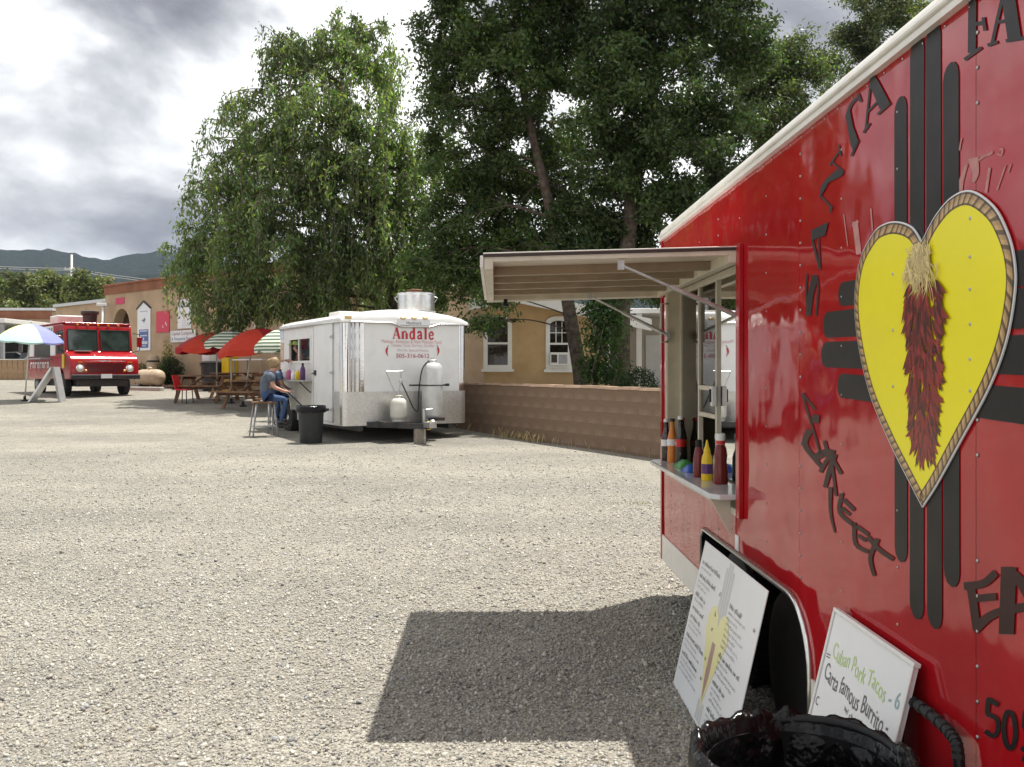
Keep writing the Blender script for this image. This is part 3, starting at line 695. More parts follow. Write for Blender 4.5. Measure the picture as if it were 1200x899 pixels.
    for k in range(230):
        s = rr.random(); u = kt[0] + (kb[0]-kt[0])*s*.5 + rr.gauss(0, 0.018 + 0.034*s); z = kt[1] + (kb[1]-kt[1])*0.62*s
        ang = -math.pi/2 + rr.gauss(0, 0.40 + 0.75*s); L = rr.uniform(0.035, 0.085); d = Vector((math.cos(ang), math.sin(ang))); nn = Vector((-d.y, d.x)) * rr.uniform(0.0014, 0.003)
        if abs(u + d.x*L - kt[0]) > 0.14: L *= 0.5
        sh_ = rr.uniform(0.55, 1.1); c = (0.80*sh_, 0.64*sh_, 0.30*sh_); p = Vector((u, z)); b_ = p + d*L*.6 + nn*3; e2 = p + d*L
        sw.add([on_wall(v.x, v.y, 0.0142 + k*0.00001) for v in (p+nn, b_+nn, e2, b_-nn, p-nn)], [(0,1,2,3,4)], 0, c)
    sw.build('straw_tie', 'printed', H)
    sc_ = MB()
    for x, y in ((1050, 321), (1050, 387), (1050, 453), (1141, 256), (1141, 301), (1141, 339), (1141, 380), (1141, 421), (1141, 458)):
        u, z = W(x, y); sc_.lathe([(0.005, 0), (0.003, 0.0025)], (u, -0.0078, z), 8, Matrix.Rotation(R(90), 3, 'X'))
    tag(sc_.build('screws', 'galvanised', H), kind='stuff')
    # painted lettering
    def S(crop, scale, strokes, mb, d=0.0027):
        for pts, w in strokes:
            q = [Vector((crop[0] + x/scale, crop[1] + y/scale)) for x, y in pts]
            if len(q) > 2: q = [Vector(v) for v in smooth_loop([tuple(v) for v in q], 4, False)]
            k = len(q); ws = [1.25 * w / scale] * k if not isinstance(w, tuple) else [1.25 * (w[0] + (w[1]-w[0]) * i/(k-1)) / scale for i in range(k)]
            L_, R_ = [], []
            for i, p in enumerate(q):
                t = (q[min(i+1, k-1)] - q[max(i-1, 0)]).normalized(); nrm = Vector((-t.y, t.x)) * ws[i] / 2; L_.append(p + nrm); R_.append(p - nrm)
            mb.add([on_wall(*W(p.x, p.y), d) for p in L_ + R_], [(i, i+1, k+i+1, k+i) for i in range(k-1)]); d += 0.00005
    def letter(m, crop, scale, strokes=(), polys=()):
        mb = MB(); S(crop, scale, strokes, mb)
        for pts in polys:
            q = Wp([(crop[0] + x/scale, crop[1] + y/scale) for x, y in pts]); mb.add([on_wall(a, b, 0.0036) for a, b in q], [tuple(range(len(q)))])
        mb.build('letter', m, T)
    c1, k1 = (930, 70), 6.42; c2, k2 = (930, 200), 5.0; DG, LB, DB = 'decal_grey', 'lettering_brown', 'decal_black'
    letter(DG, c1, k1, [([(588,140), (568,330), (548,520)], 12), ([(530,550), (580,478)], 14), ([(565,390), (640,315)], 13), ([(638,412), (735,326)], 14)], [[(585,135), (615,115), (645,160), (735,330), (658,378), (640,330), (590,215)]])
    letter(DG, c1, k1, [([(402,440), (432,350), (470,300), (505,285)], 18), ([(488,255), (512,318)], 18), ([(440,725), (495,605)], 14)], [[(430,375), (400,435), (432,620), (455,695), (495,610), (455,500)]])
    letter(DG, c2, k2, [([(165,150), (226,215)], 10), ([(228,205), (218,245)], 10), ([(224,-54), (300,8)], 9), ([(215,-30), (280,-125)], 8), ([(268,-150), (282,-85)], 8)], [[(240,10), (265,-12), (300,5), (290,30), (210,70), (155,172), (165,90), (200,45)]])
    letter(DG, c2, k2, [([(112,400), (135,490), (160,580)], 11), ([(152,400), (158,560)], 7)], [[(108,350), (210,300), (190,380), (160,390), (108,412)]])
    letter(DG, c2, k2, [([(132,615), (105,720), (90,850)], (30, 24)), ([(132,612), (148,680), (135,850)], 9), ([(84,605), (78,700), (86,830)], 9)])
    c3, k3 = (930, 440), 3.746
    letter(LB, c3, k3, [([(40,80), (80,210), (120,345)], 8), ([(40,78), (100,150)], 9), ([(84,190), (116,192)], 28), ([(75,240), (52,300), (95,365), (128,405)], (24, 12))])
    letter(LB, c3, k3, [([(95,362), (140,340), (182,345)], 26), ([(138,288), (152,335)], 12), ([(120,425), (150,370), (172,335)], 14)])
    letter(LB, c3, k3, [([(182,345), (160,420), (140,492)], (22, 14)), ([(165,490), (165,600), (184,690)], (15, 6)), ([(172,395), (190,530)], 10), ([(158,340), (212,432)], 13)])
    letter(LB, c3, k3, [([(216,515), (205,600), (270,660)], 14), ([(222,545), (270,592)], 14), ([(215,582), (250,612)], 12)])
    letter(LB, c3, k3, [([(270,645), (275,740), (332,775)], 14), ([(280,662), (332,700)], 14), ([(285,702), (322,727)], 12)])
    letter(LB, c3, k3, [([(328,708), (380,765), (442,808)], 16), ([(372,718), (340,800), (358,880)], (18, 12))])
    c4, k4 = (1110, 640), 3.47
    letter(LB, c4, k4, [([(72,163), (150,152), (202,108)], 26), ([(98,150), (110,230), (126,345)], 27), ([(105,215), (204,205)], 24), ([(118,338), (170,290), (222,265)], (32, 26))])
    letter(LB, c4, k4, [([(255,85), (245,358)], 50), ([(250,92), (330,180), (420,360)], (22, 60)), ([(222,265), (330,246)], 28)])
    letter(LB, c4, k4, [([(440,110), (560,110)], 26), ([(500,110), (500,360)], 40)])
    letter(DB, c4, k4, [([(172,618), (166,682)], 15), ([(170,622), (212,645)], 17), ([(165,682), (205,702), (210,745), (192,772), (158,752)], 15)])
    letter(DB, c4, k4, [([(258 + 24*math.sin(t), 748 - 74*math.cos(t) + 8*math.sin(t)) for t in [2*math.pi*q/16 for q in range(17)]], 16)])
    letter(DB, c4, k4, [([(322,670), (316,740)], 15), ([(320,675), (372,695)], 17), ([(315,742), (360,765), (364,815), (340,840), (306,820)], 15)])
    letter(DB, c4, k4, [([(310,862), (420,915)], 18)])
    c5, k5 = (1110, 0), 3.457
    letter(DG, c5, k5, [([(107,-90), (104,215)], 26), ([(74,242), (142,193)], 11), ([(107,-80), (175,-85)], 14), ([(107,100), (150,92)], 12), ([(150,70), (158,125)], 11)])
    letter(DG, c5, k5, [([(240,-60), (212,60), (186,178)], 11), ([(245,-60), (278,165)], 44), ([(168,184), (208,170)], 11), ([(242,166), (318,154)], 11), ([(205,90), (262,82)], 11)])
    # remains of older, peeled lettering
    gh = MB()
    S((980, 200), 2.14, [([(48,128), (58,210)], 11), ([(42,140), (56,126)], 6), ([(88,95), (92,150)], 3), ([(20,110), (30,190)], 2)], gh, 0.0015)
    S(c5, k5, [([(82,665), (58,740), (52,790)], (8, 24)), ([(108,640), (118,700), (108,740)], (34, 8)), ([(130,650), (150,635), (180,622), (186,612)], 7), ([(205,622), (222,628), (228,606), (215,604)], 5), ([(52,610), (58,575), (62,560)], 5), ([(175,680), (160,780)], 9), ([(240,670), (205,770)], 4), ([(262,665), (250,700)], 4)], gh, 0.0015)
    tag(gh.build('lettering_residue', 'ghost', T), kind='stuff')
    u, z = W(864, 636); q = MB(); q.prism([(u - .03, z - .035), (u + .03, z - .035), (u + .03, z + .035), (u - .03, z + .035)], on_wall, .001, .003); q.build('sticker', 'sign_white', T)
    return T
mat('awning_dark', (0.05, 0.035, 0.032), 0.5, var=0.2)
mat('ghost', (0.46, 0.20, 0.19), 0.5, var=0.2, scale=30)
RT = build_red_trailer()

def wall_pt(u, y, z):
    c, s = math.cos(RT_RZ), math.sin(RT_RZ); return Vector((RT_O[0] + u*c - y*s, RT_O[1] + u*s + y*c, z))

# ------------------------------------------------------------------ bottles on the counter
def bottle(name, label, prof, u, y, mats, caps=None, lab=None, group=None, n=16, extra=None, cat='bottle'):
    p = wall_pt(u, y, 1.0005); t = thing(name, label, cat, p, RT_RZ + 0.3, group)
    b = MB(); b.lathe(prof, (0, 0, 0), n); b.build('body', mats, t, smooth=True, autos=50)
    if caps: c = MB(); c.lathe(caps[0], (0, 0, 0), n); c.build('cap', caps[1], t, smooth=True, autos=40)
    if lab:
        r, z0, z1, m = lab; l = MB(); l.lathe([(r, z0), (r, z1)], (0, 0, 0), n, caps=False); lo = l.build('label', m, t, smooth=True)
        if extra:
            e_ = MB(); txt, tz0, tz1, span, tm = extra
            put_text(e_, txt, -span, span, tz0, tz1, lambda a, b_, d: ((r + d) * math.sin(a) * -1 * -1, 0, 0) if False else ((r + d) * math.cos(a - math.pi/2 - 0.55 + 0), (r + d) * math.sin(a - math.pi/2 - 0.55), b_), 0.0006)
            e_.build('print', tm, lo)
    return t
cola_p = [(0.028, 0), (0.031, 0.012), (0.030, 0.06), (0.0285, 0.085), (0.031, 0.115), (0.030, 0.15), (0.022, 0.19), (0.0145, 0.225), (0.013, 0.262), (0.0145, 0.268)]
cap_p = ([(0.0165, 0.264), (0.0165, 0.282), (0.012, 0.286)], 'white_plastic')
bottle('soda_bottle', 'dark cola bottle with red label at the front of the bottle group', cola_p, 0.50, 0.020, 'cola', cap_p, (0.0316, 0.100, 0.146, 'label_red'), None, 16, ('Coca-Cola', 0.114, 0.132, 0.85, 'white_plastic'))
bottle('soda_bottle', 'orange soda bottle with orange label between two cola bottles', [(r, z*0.93) for r, z in cola_p], 0.41, -0.012, 'label_orange', ([(0.0165, 0.246), (0.0165, 0.262), (0.012, 0.266)], 'steel_dark'), (0.0316, 0.10, 0.14, 'sign_white'))
bottle('soda_bottle', 'dark cola bottle with white label by the window jamb', [(r, z*0.9) for r, z in cola_p], 0.31, -0.03, 'cola', ([(0.0165, 0.238), (0.0165, 0.254), (0.012, 0.258)], 'white_plastic'), (0.0316, 0.09, 0.13, 'sign_white'))
bottle('soda_bottle', 'brown root beer bottle behind the front cola bottle', [(r, z*0.95) for r, z in cola_p], 0.43, 0.045, 'cola', ([(0.0165, 0.252), (0.0165, 0.268), (0.012, 0.272)], 'label_red'), (0.0316, 0.10, 0.14, 'label_orange'))
bottle('sauce_bottle', 'small green sauce bottle between the sodas and the ketchup', [(0.020, 0), (0.022, 0.01), (0.021, 0.09), (0.010, 0.12), (0.009, 0.14)], 0.90, 0.045, 'packet_green', ([(0.011, 0.138), (0.011, 0.160), (0.008, 0.164)], 'label_red'), (0.0225, 0.03, 0.075, 'sign_white'))
bottle('ketchup_bottle', 'large ketchup squeeze bottle with red and white cap', [(0.034, 0), (0.037, 0.012), (0.036, 0.06), (0.030, 0.11), (0.033, 0.14), (0.028, 0.175), (0.018, 0.20)], 1.53, 0.012, 'ketchup', ([(0.022, 0.195), (0.022, 0.215), (0.023, 0.217), (0.023, 0.243), (0.018, 0.248)], 'white_plastic'), (0.0225, 0.196, 0.213, 'label_red'))
bottle('mustard_bottle', 'yellow mustard squeeze bottle with pointed cap', [(0.027, 0), (0.029, 0.010), (0.0285, 0.10), (0.024, 0.125), (0.016, 0.140)], 1.385, -0.022, 'mustard', ([(0.0175, 0.138), (0.0175, 0.155), (0.010, 0.172), (0.004, 0.205)], 'mustard'), (0.0293, 0.035, 0.085, 'label_purple'))
bottle('ketchup_bottle', 'dark red sauce bottle with black cap beside the mustard', [(0.028, 0), (0.030, 0.01), (0.029, 0.10), (0.022, 0.14), (0.015, 0.16)], 1.23, -0.030, 'ketchup', ([(0.017, 0.158), (0.017, 0.19), (0.012, 0.195)], 'black_plastic'))
sp = thing('spray_bottle', 'white trigger spray bottle behind the ketchup', 'spray bottle', wall_pt(1.40, 0.036, 1.0005), RT_RZ)
b = MB(); b.lathe([(0.030, 0), (0.032, 0.01), (0.030, 0.12), (0.014, 0.17), (0.013, 0.19)], n=16); b.build('body', 'white_plastic', sp, smooth=True)
b = MB(); b.lathe([(0.016, 0.185), (0.016, 0.205)], n=12); b.box(-0.045, 0.030, -0.012, 0.012, 0.205, 0.235); b.box(-0.055, -0.045, -0.006, 0.006, 0.215, 0.230); b.beam((-0.03, 0, 0.207), (-0.045, 0, 0.165), 0.012, 0.008); b.build('trigger', 'white_plastic', sp, bevel=0.003)
for nm, lb, u, y, m, sx in (('snack_packet', 'shiny green snack packet lying by the soda bottles', 0.72, 0.0, 'packet_green', 0.10), ('snack_packet', 'crumpled blue packet lying next to the green one', 0.98, -0.02, 'packet_blue', 0.075)):
    t = MB(); r2 = random.Random(u); n = 9
    V = []
    for j in range(n):
        for i in range(n):
            a, b_ = i/(n-1), j/(n-1); hgt = 0.001 + 0.045 * (math.sin(math.pi*a) * math.sin(math.pi*b_)) ** 0.6 * r2.uniform(0.7, 1.1)
            V.append(((a-.5)*sx*1.5, (b_-.5)*sx, hgt))
    t.add(V, [(j*n+i, j*n+i+1, (j+1)*n+i+1, (j+1)*n+i) for j in range(n-1) for i in range(n-1)]); t.add([(x, y_, 0.0005) for x, y_, z in (V[0], V[n-1], V[-1], V[n*n-n])], [(0,1,2,3)])
    o = t.build(nm, m, smooth=True); o.location = wall_pt(u, y, 1.0003); o.rotation_euler = (0, 0, RT_RZ + r2.uniform(-.4, .4)); tag(o, lb, 'packet')

# ------------------------------------------------------------------ boards leaning on the trailer, bin
def leaning_board(name, label, tl, tr, bl, thick, mat_, cat):
    """origin at the lower left corner; local x along the board, local z up its face, local -y out of the face"""
    bl, tl, tr = Vector(bl), Vector(tl), Vector(tr); ux = (tr - tl); w = ux.length; ux.normalize(); uz = (tl - bl); uz = (uz - ux * uz.dot(ux)); h = uz.length; uz.normalize(); uy = uz.cross(ux)
    M = Matrix((ux, uy, uz)).transposed().to_4x4(); M.translation = bl
    o = bpy.data.objects.new(name, None); COL.objects.link(o); o.matrix_world = M; tag(o, label, cat)
    return o, w, h
bd, bw, bh = leaning_board('menu_board', 'white printed menu board with a yellow heart leaning by the trailer wheel', (0.925, 4.38, 0.745), (0.943, 3.36, 0.745), (0.768, 4.44, 0.062), 0.006, 'sign_white', 'sign')
m = MB(); m.prism([(0, 0), (bw, 0), (bw, bh), (0, bh)], lambda a, b_, d: (a, -d, b_), -0.005, 0.0); m.build('panel', 'sign_white', bd, bevel=0.0015)
fnb = lambda a, b_, d: (a, -d, b_)
hh = MB()
def mini_heart(cx, top, w, h, k=40):
    pts = []
    for i in range(k):
        t = 2 * math.pi * i / k; x = 16 * math.sin(t) ** 3 / 16; y = (13*math.cos(t) - 5*math.cos(2*t) - 2*math.cos(3*t) - math.cos(4*t) + 3.5) / 15.5
        y = y if y > 0 else y * 1.25
        pts.append((cx + x * w / 2, top - h * 0.30 + y * h * 0.36 * (1.0 if y > 0 else 1.55)))
    return pts
hh.add([fnb(a, b_, 0.0012) for a, b_ in mini_heart(bw*0.50, bh*0.66, bw*0.34, bh*0.66)], [tuple(range(40))], 0, (0.80, 0.76, 0.38))
for k, (x0, z0, z1) in enumerate(((0.44, .50, .95), (0.475, .50, .99), (0.51, .50, .99), (0.545, .50, .95), (0.455, .02, .14), (0.49, .02, .12), (0.525, .02, .14))):
    hh.add([fnb(bw*a, bh*b_, 0.0008) for a, b_ in ((x0, z0), (x0+.026, z0), (x0+.026, z1), (x0, z1))], [(0,1,2,3)], 0, (0.60, 0.60, 0.61))
hh.add([fnb(bw*a, bh*b_, 0.0016) for a, b_ in ((.475, .50), (.525, .50), (.53, .30), (.50, .14), (.47, .30))], [(0,1,2,3,4)], 0, (0.42, 0.27, 0.24))
hh.build('heart_print', 'printed', bd)
tx = MB(); r4 = random.Random(2)
def scribble(mb, x0, x1, z0, z1, col, bold):
    """a line of print too small to read: rows of letter-like marks grouped in words"""
    h = z1 - z0; x = x0; w_ = h * (0.22 if bold else 0.15)
    while x < x1:
        for _ in range(r4.randint(3, 8)):
            if x > x1: break
            hh_ = h * r4.choice([0.62, 0.62, 0.66, 1.0]); lean = r4.uniform(-0.1, 0.1) * h
            mb.add([fnb(a, b_, 0.0022) for a, b_ in ((x, z0), (x + w_, z0), (x + w_ + lean, z0 + hh_), (x + lean, z0 + hh_))], [(0,1,2,3)], 0, col)
            if r4.random() < 0.6:
                zz = z0 + hh_ * r4.choice([0.0, 0.45, 0.85]); mb.add([fnb(a, b_, 0.0023) for a, b_ in ((x, zz), (x + h*.5, zz), (x + h*.5, zz + h*.15), (x, zz + h*.15))], [(0,1,2,3)], 0, col)
            x += h * 0.62
        x += h * 0.55
for side, z, wmax, plan in ((0.045, 0.90, 0.36, 'HsHssHsHHssHssHsss'), (0.60, 0.80, 0.33, 'HsssssssHsssHsssHsssss')):
    for ch in plan:
        hd_ = ch == 'H'; h_ = 0.030 if hd_ else 0.019; w_ = r4.uniform(0.45, 0.95) * wmax
        if hd_: z -= 0.014
        scribble(tx, bw*side, bw*(side + w_), bh*(z - h_), bh*z, (0.05, 0.05, 0.06) if hd_ else (0.14, 0.14, 0.16), hd_)
        if hd_ and r4.random() < .7:
            scribble(tx, bw*(side + wmax + .015), bw*(side + wmax + .03), bh*(z - h_), bh*z, (0.04, 0.04, 0.05), True)
        z -= h_ + 0.0145
tx.build('print', 'printed', bd)
wbd, ww_, wh_ = leaning_board('whiteboard', 'small whiteboard with handwritten taco and burrito prices leaning behind the bin', (1.012, 2.91, 0.800), (1.022, 2.36, 0.800), (0.83, 2.91, 0.045), 0.01, 'sign_white', 'sign')
m = MB(); m.box(0, ww_, 0.0, 0.012, 0, wh_); m.build('panel', 'sign_white', wbd)
m = MB(); m.box(-0.006, ww_+.006, -0.006, 0.014, wh_, wh_+.012); m.box(-.006, 0.006, -0.006, -0.0005, 0, wh_); m.box(ww_-.006, ww_+.006, -0.006, -0.0005, 0, wh_); m.box(0.006, ww_-.006, -0.006, -0.0005, 0, 0.014); m.build('frame', 'white_paint', wbd, bevel=0.002)
def hand(mb_, s, x0, x1, z0, z1, col, jig=0.0):
    mb = MB(); put_text(mb, s, ww_*x0, ww_*x1, wh_*z0, wh_*z1, lambda a, b_, d: (a, -d, b_ + 0.006 * math.sin(a * 40) + 0.25 * (b_ - wh_*z0) * 0), 0.0012, 0, col); mb.build('handwriting', 'printed', wbd)
m = None
hand(m, 'Cuban Pork Tacos', .10, .80, .835, .895, (0.52, 0.68, 0.26)); hand(m, '- 6', .84, .95, .832, .89, (0.28, 0.42, 0.42))
hand(m, 'Carta famous Burrito -', .06, .90, .735, .80, (0.10, 0.10, 0.11)); hand(m, 'w/ cheese, creme, chile', .40, .94, .69, .718, (0.07, 0.07, 0.08))
hand(m, '=', .03, .08, .815, .83, (0.05, 0.05, 0.06)); hand(m, 'C', .03, .07, .62, .655, (0.05, 0.05, 0.06))

def build_bin(cx, cy):
    gz = g(cy); t = thing('trash_bin', 'black plastic trash bin lined with a black bag beside the red trailer', 'trash bin', (cx, cy, gz), 0); t.scale = (0.92, 0.92, 1.16)
    b = MB(); b.lathe([(0.20, 0.0), (0.205, 0.02), (0.245, 0.47), (0.25, 0.505), (0.24, 0.505), (0.20, 0.03), (0.01, 0.03)], n=36); b.build('body', 'black_plastic', t, smooth=True, autos=50)
    rim = MB(); rim.tube([(0.262*math.cos(q), 0.262*math.sin(q), 0.520 + 0.012*math.sin(2*q)) for q in [2*math.pi*k/36 for k in range(37)]], 0.013, 8); rim.build('rim', 'black_plastic', t, smooth=True)
    # liner folded over the rim, crumpled
    r5 = np.random.default_rng(5); n, rows = 120, []
    ph = r5.uniform(0, 6.28, 12); fr_ = r5.integers(3, 30, 12); am = r5.uniform(0.2, 1, 12)
    prof = [(0.03, 0.22), (0.09, 0.27), (0.14, 0.26), (0.185, 0.31), (0.215, 0.40), (0.232, 0.48), (0.252, 0.533), (0.268, 0.545), (0.284, 0.530), (0.290, 0.47), (0.287, 0.40), (0.294, 0.32), (0.290, 0.24), (0.296, 0.18)]
    V = []
    for i, (r_, z_) in enumerate(prof):
        k = max(.25, min(1, abs(i - 7) / 3))
        for j in range(n):
            q = 2*math.pi*j/n; w_ = sum(a_*math.sin(f_*q + p_ + 0.35*i) for a_, f_, p_ in zip(am, fr_, ph)) / 5
            V.append(((r_ + 0.022*k*w_)*math.cos(q), (r_ + 0.022*k*w_)*math.sin(q), z_ + (0.012 + 0.03*k)*w_ * (1.6 if i == len(prof)-1 else 0.7)))
    Fc = [(i*n+j, i*n+(j+1) % n, (i+1)*n+(j+1) % n, (i+1)*n+j) for i in range(len(prof)-1) for j in range(n)] + [tuple(range(n-1, -1, -1))]
    bg = MB(); bg.add(V, Fc); bg.build('bag_liner', 'bag_plastic', t, smooth=True)
build_bin(0.685, 2.19)
def build_cart():
    """hand cart folded flat against the trailer: only its ribbed grip shows over the bin"""
    y1, y2 = 2.45, 2.135; X = lambda y: 1.097 - .01835*y - .032; b0 = Vector((X(2.28) - .02, 2.28, g(2.28))); T = thing('hand_cart', 'black folding hand cart with a ribbed grip leaning against the red trailer', 'cart', b0)
    L_ = lambda y, z, o=0.0: Vector((X(y) + o, y, z)) - b0 + Vector((0, 0, b0.z))
    loop = smooth_loop([tuple(L_(y1, .06)), tuple(L_(y1, .40)), tuple(L_(y1, .62)), tuple(L_(y1 - .05, .672)), tuple(L_(y2 + .05, .672)), tuple(L_(y2, .62)), tuple(L_(y2, .40)), tuple(L_(y2, .06))], 6, False)
    q = MB(); q.tube(loop, .013, 8); F_ = q.build('frame', 'black_plastic', T, smooth=True)
    for p0, p1 in zip(loop[14:30], loop[15:31]): q = MB(); q.tube([p0, Vector(p0).lerp(Vector(p1), .55)], .0150, 8); q.build('grip_rib', 'black_rubber', F_)
    q = MB(); q.tube([L_(y1, .30), L_(y2, .30)], .012, 6); q.build('crossbar', 'black_plastic', T); q = MB(); q.box(-.10, .05, y2 - 2.28 - .02, y1 - 2.28 + .02, .05, .07); q.build('base_plate', 'black_plastic', T)
    for y in (y1, y2): q = MB(); q.lathe([(.05, -.018), (.06, -.01), (.06, .01), (.05, .018)], (.0, y - 2.28, .06), 14, Matrix.Rotation(R(90), 3, 'X')); q.build('wheel', 'black_rubber', T)
build_cart()
# ------------------------------------------------------------------ white trailer
AN_RZ = math.atan2(1.26, 2.216); AN_O = (-3.104, 17.0, 0.255)
AF = plane_map(AN_O, AN_RZ, 'x'); AS = plane_map(AN_O, AN_RZ, 'y')
AW, AL = 2.55, 4.05
def an_pt(x, y, z):
    c, s = math.cos(AN_RZ), math.sin(AN_RZ); return Vector((AN_O[0] + x*c - y*s, AN_O[1] + x*s + y*c, AN_O[2] + z))
def on_front(a, b, d): return (a, -d, b)
def on_side(a, b, d): return (-d, a, b)

SERIF = {  # letters as strokes on a unit square: (points, width)
 'A': ([([(.10, 0), (.48, 1)], .07), ([(.48, 1), (.86, 0)], .19), ([(.24, .33), (.70, .33)], .06), ([(0, .02), (.24, .02)], .05), ([(.68, .02), (1, .02)], .05)], 1.0),
 'n': ([([(.18, 0), (.18, .66)], .20), ([(.18, .5), (.40, .66), (.60, .62), (.66, .45)], .10), ([(.68, .5), (.68, 0)], .20), ([(.02, .02), (.38, .02)], .05), ([(.52, .02), (.86, .02)], .05), ([(.02, .64), (.18, .64)], .05)], .9),
 'd': ([([(.62, 0), (.62, 1)], .20), ([(.62, .60), (.34, .66), (.14, .48), (.14, .18), (.34, .02), (.62, .08)], .15), ([(.44, .98), (.62, .98)], .05), ([(.62, .02), (.82, .02)], .05)], .86),
 'a': ([([(.58, 0), (.58, .48), (.46, .66), (.24, .64), (.14, .52)], .16), ([(.58, .38), (.26, .32), (.14, .16), (.28, .03), (.56, .12)], .13), ([(.58, .02), (.76, .03)], .06)], .80),
 'l': ([([(.25, 0), (.25, 1)], .20), ([(.06, .02), (.46, .02)], .05), ([(.06, .98), (.25, .98)], .05)], .50),
 'e': ([([(.16, .36), (.64, .36)], .07), ([(.64, .36), (.56, .60), (.36, .66), (.16, .52), (.13, .26), (.26, .05), (.50, .03), (.66, .16)], .14)], .76)}

def chile(mb, cx, cz, h, side, fn, d):
    L = [(0.0, .42), (.10, .30), (.16, .10), (.12, -.15), (.0, -.36), (-.14, -.5), (-.06, -.34), (-.02, -.12), (-.04, .10), (-.10, .30)]
    mb.add([fn(cx + side*a*h, cz + b*h, d) for a, b in L], [tuple(range(len(L)))], 0, (0.45, 0.015, 0.03))
    mb.add([fn(cx + side*a*h, cz + b*h, d) for a, b in ((-.05, .38), (.03, .38), (-.10, .62), (-.15, .60))], [(0,1,2,3)], 0, (0.05, 0.14, 0.06))

def build_andale():
    T = thing('food_trailer', 'white food trailer with red lettering and a propane tank on its hitch', 'trailer', AN_O, AN_RZ)
    Z0, Z1 = 0.30, 2.23; r = 0.13
    WY0, WY1 = AS(364.5, 410)[0], AS(339, 410)[0]; WZ0, WZ1 = AS(352, 425.5)[1], AS(352, 395)[1]
    # body: front with rounded corners, right side, rear; left side with the window opening
    arc = lambda cx, cy, a0, a1, k=6: [(cx + r*math.cos(R(a0 + (a1-a0)*i/k)), cy + r*math.sin(R(a0 + (a1-a0)*i/k))) for i in range(k+1)]
    foot = arc(r, r, 180, 270) + arc(AW - r, r, 270, 360) + [(AW, AL), (0, AL)]
    b = MB(); n = len(foot)
    V = [(x, y, Z0) for x, y in foot] + [(x, y, Z1) for x, y in foot]
    b.add(V, [(i, i+1, n+i+1, n+i) for i in range(n-1)] + [tuple(range(n-1, -1, -1)), tuple(range(n, 2*n))])
    for y0, y1, z0, z1 in ((r, WY0, Z0, Z1), (WY1, AL, Z0, Z1), (WY0, WY1, Z0, WZ0), (WY0, WY1, WZ1, Z1)):
        b.add([(0, y0, z0), (0, y1, z0), (0, y1, z1), (0, y0, z1)], [(0,1,2,3)])
    b.build('body', 'andale_white', T, smooth=True, autos=30)
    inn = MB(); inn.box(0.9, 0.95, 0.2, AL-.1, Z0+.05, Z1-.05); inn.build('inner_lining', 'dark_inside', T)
    # arched roof running back from a rounded brow, with an edge trim
    prof = [(-0.02, Z1 - .02), (-0.02, Z1 + .06), (0.10, Z1 + .12)] + [(AW*t, Z1 + .12 + .135*math.sin(math.pi*t)) for t in (.12, .25, .38, .5, .62, .75, .88)] + [(AW - .10, Z1 + .12), (AW + .02, Z1 + .06), (AW + .02, Z1 - .02)]
    rf = MB(); V = []; k = len(prof); stations = [(-0.025, 0.0), (0.0, 0.55), (0.06, 0.85), (0.16, 1.0), (AL - 0.1, 1.0), (AL + 0.02, 0.9)]
    for y, s in stations: V += [(x, y, (Z1 - .02) + (z - (Z1 - .02)) * (0.30 + 0.70*s)) for x, z in prof]
    rf.add(V, [(i*k+j, i*k+j+1, (i+1)*k+j+1, (i+1)*k+j) for i in range(len(stations)-1) for j in range(k-1)] + [tuple(range(k-1, -1, -1)), tuple(range((len(stations)-1)*k, len(stations)*k))])
    rf.build('roof', 'andale_white', T, smooth=True, autos=35)
    tr = MB(); tr.tube([(-0.028, AL, Z1 - .01), (-0.028, 0.12, Z1 - .01), (0.0, 0.03, Z1 - .012), (0.12, -0.030, Z1 - .012), (0.95, -0.034, Z1 - .012), (1.15, -0.036, Z1 - .075), (1.75, -0.036, Z1 - .075), (1.95, -0.034, Z1 - .012), (AW - .1, -0.030, Z1 - .012), (AW + .02, 0.05, Z1 - .01)], 0.018, 6)
    tr.build('roof_trim', 'aluminium', T, smooth=True)
    brow = MB(); brow.add([(0.95, -.026, Z1 - .02), (1.15, -.030, Z1 - .075), (1.75, -.030, Z1 - .075), (1.95, -.026, Z1 - .02), (1.95, -.022, Z1 + .05), (0.95, -.022, Z1 + .05)], [(0,1,2,3,4,5)]); brow.build('brow', 'andale_white', T)
    # polished corner posts and the stone guard
    for nm, sgn in (('corner_post', 0), ('corner_post', 1)):
        cp = MB(); a = [(r - (r + .006)*math.cos(R(t)), r - (r + .006)*math.sin(R(t))) for t in (0, 15, 30, 45, 60, 75, 90)] + [(0.42, -0.006)]
        if sgn: a = [(AW - x, y) for x, y in a[:-1]] + [(AW - 0.17, -0.006)]
        V = [(x, y, 0.92) for x, y in a] + [(x, y, Z1 - .03) for x, y in a]; q = len(a)
        cp.add(V, [(i, i+1, q+i+1, q+i) for i in range(q-1)]); cp.build(nm, 'chrome', T, smooth=True)
    for x in (0.17, 0.24, 0.33): 
        q = MB(); q.tube([(x, -0.010, 0.93), (x, -0.010, Z1 - .03)], 0.012, 6); q.build('corner_flute', 'chrome', T, smooth=True)
    sg = MB(); a = [(-0.008, 0.42), (-0.008, r)] + [(r - (r + .008)*math.cos(R(t)), r - (r + .008)*math.sin(R(t))) for t in (15, 30, 45, 60, 75, 90)]; a = a + [(AW - x, y) for x, y in reversed(a)]
    V = [(x, y, Z0 + .01) for x, y in a] + [(x, y, 0.93) for x, y in a]; q = len(a); sg.add(V, [(i, i+1, q+i+1, q+i) for i in range(q-1)]); sg.build('stone_guard', 'diamond_plate', T, smooth=True)
    # name plate with lamps
    x0, zt = AF(465, 373); x1, zb = AF(503, 382)
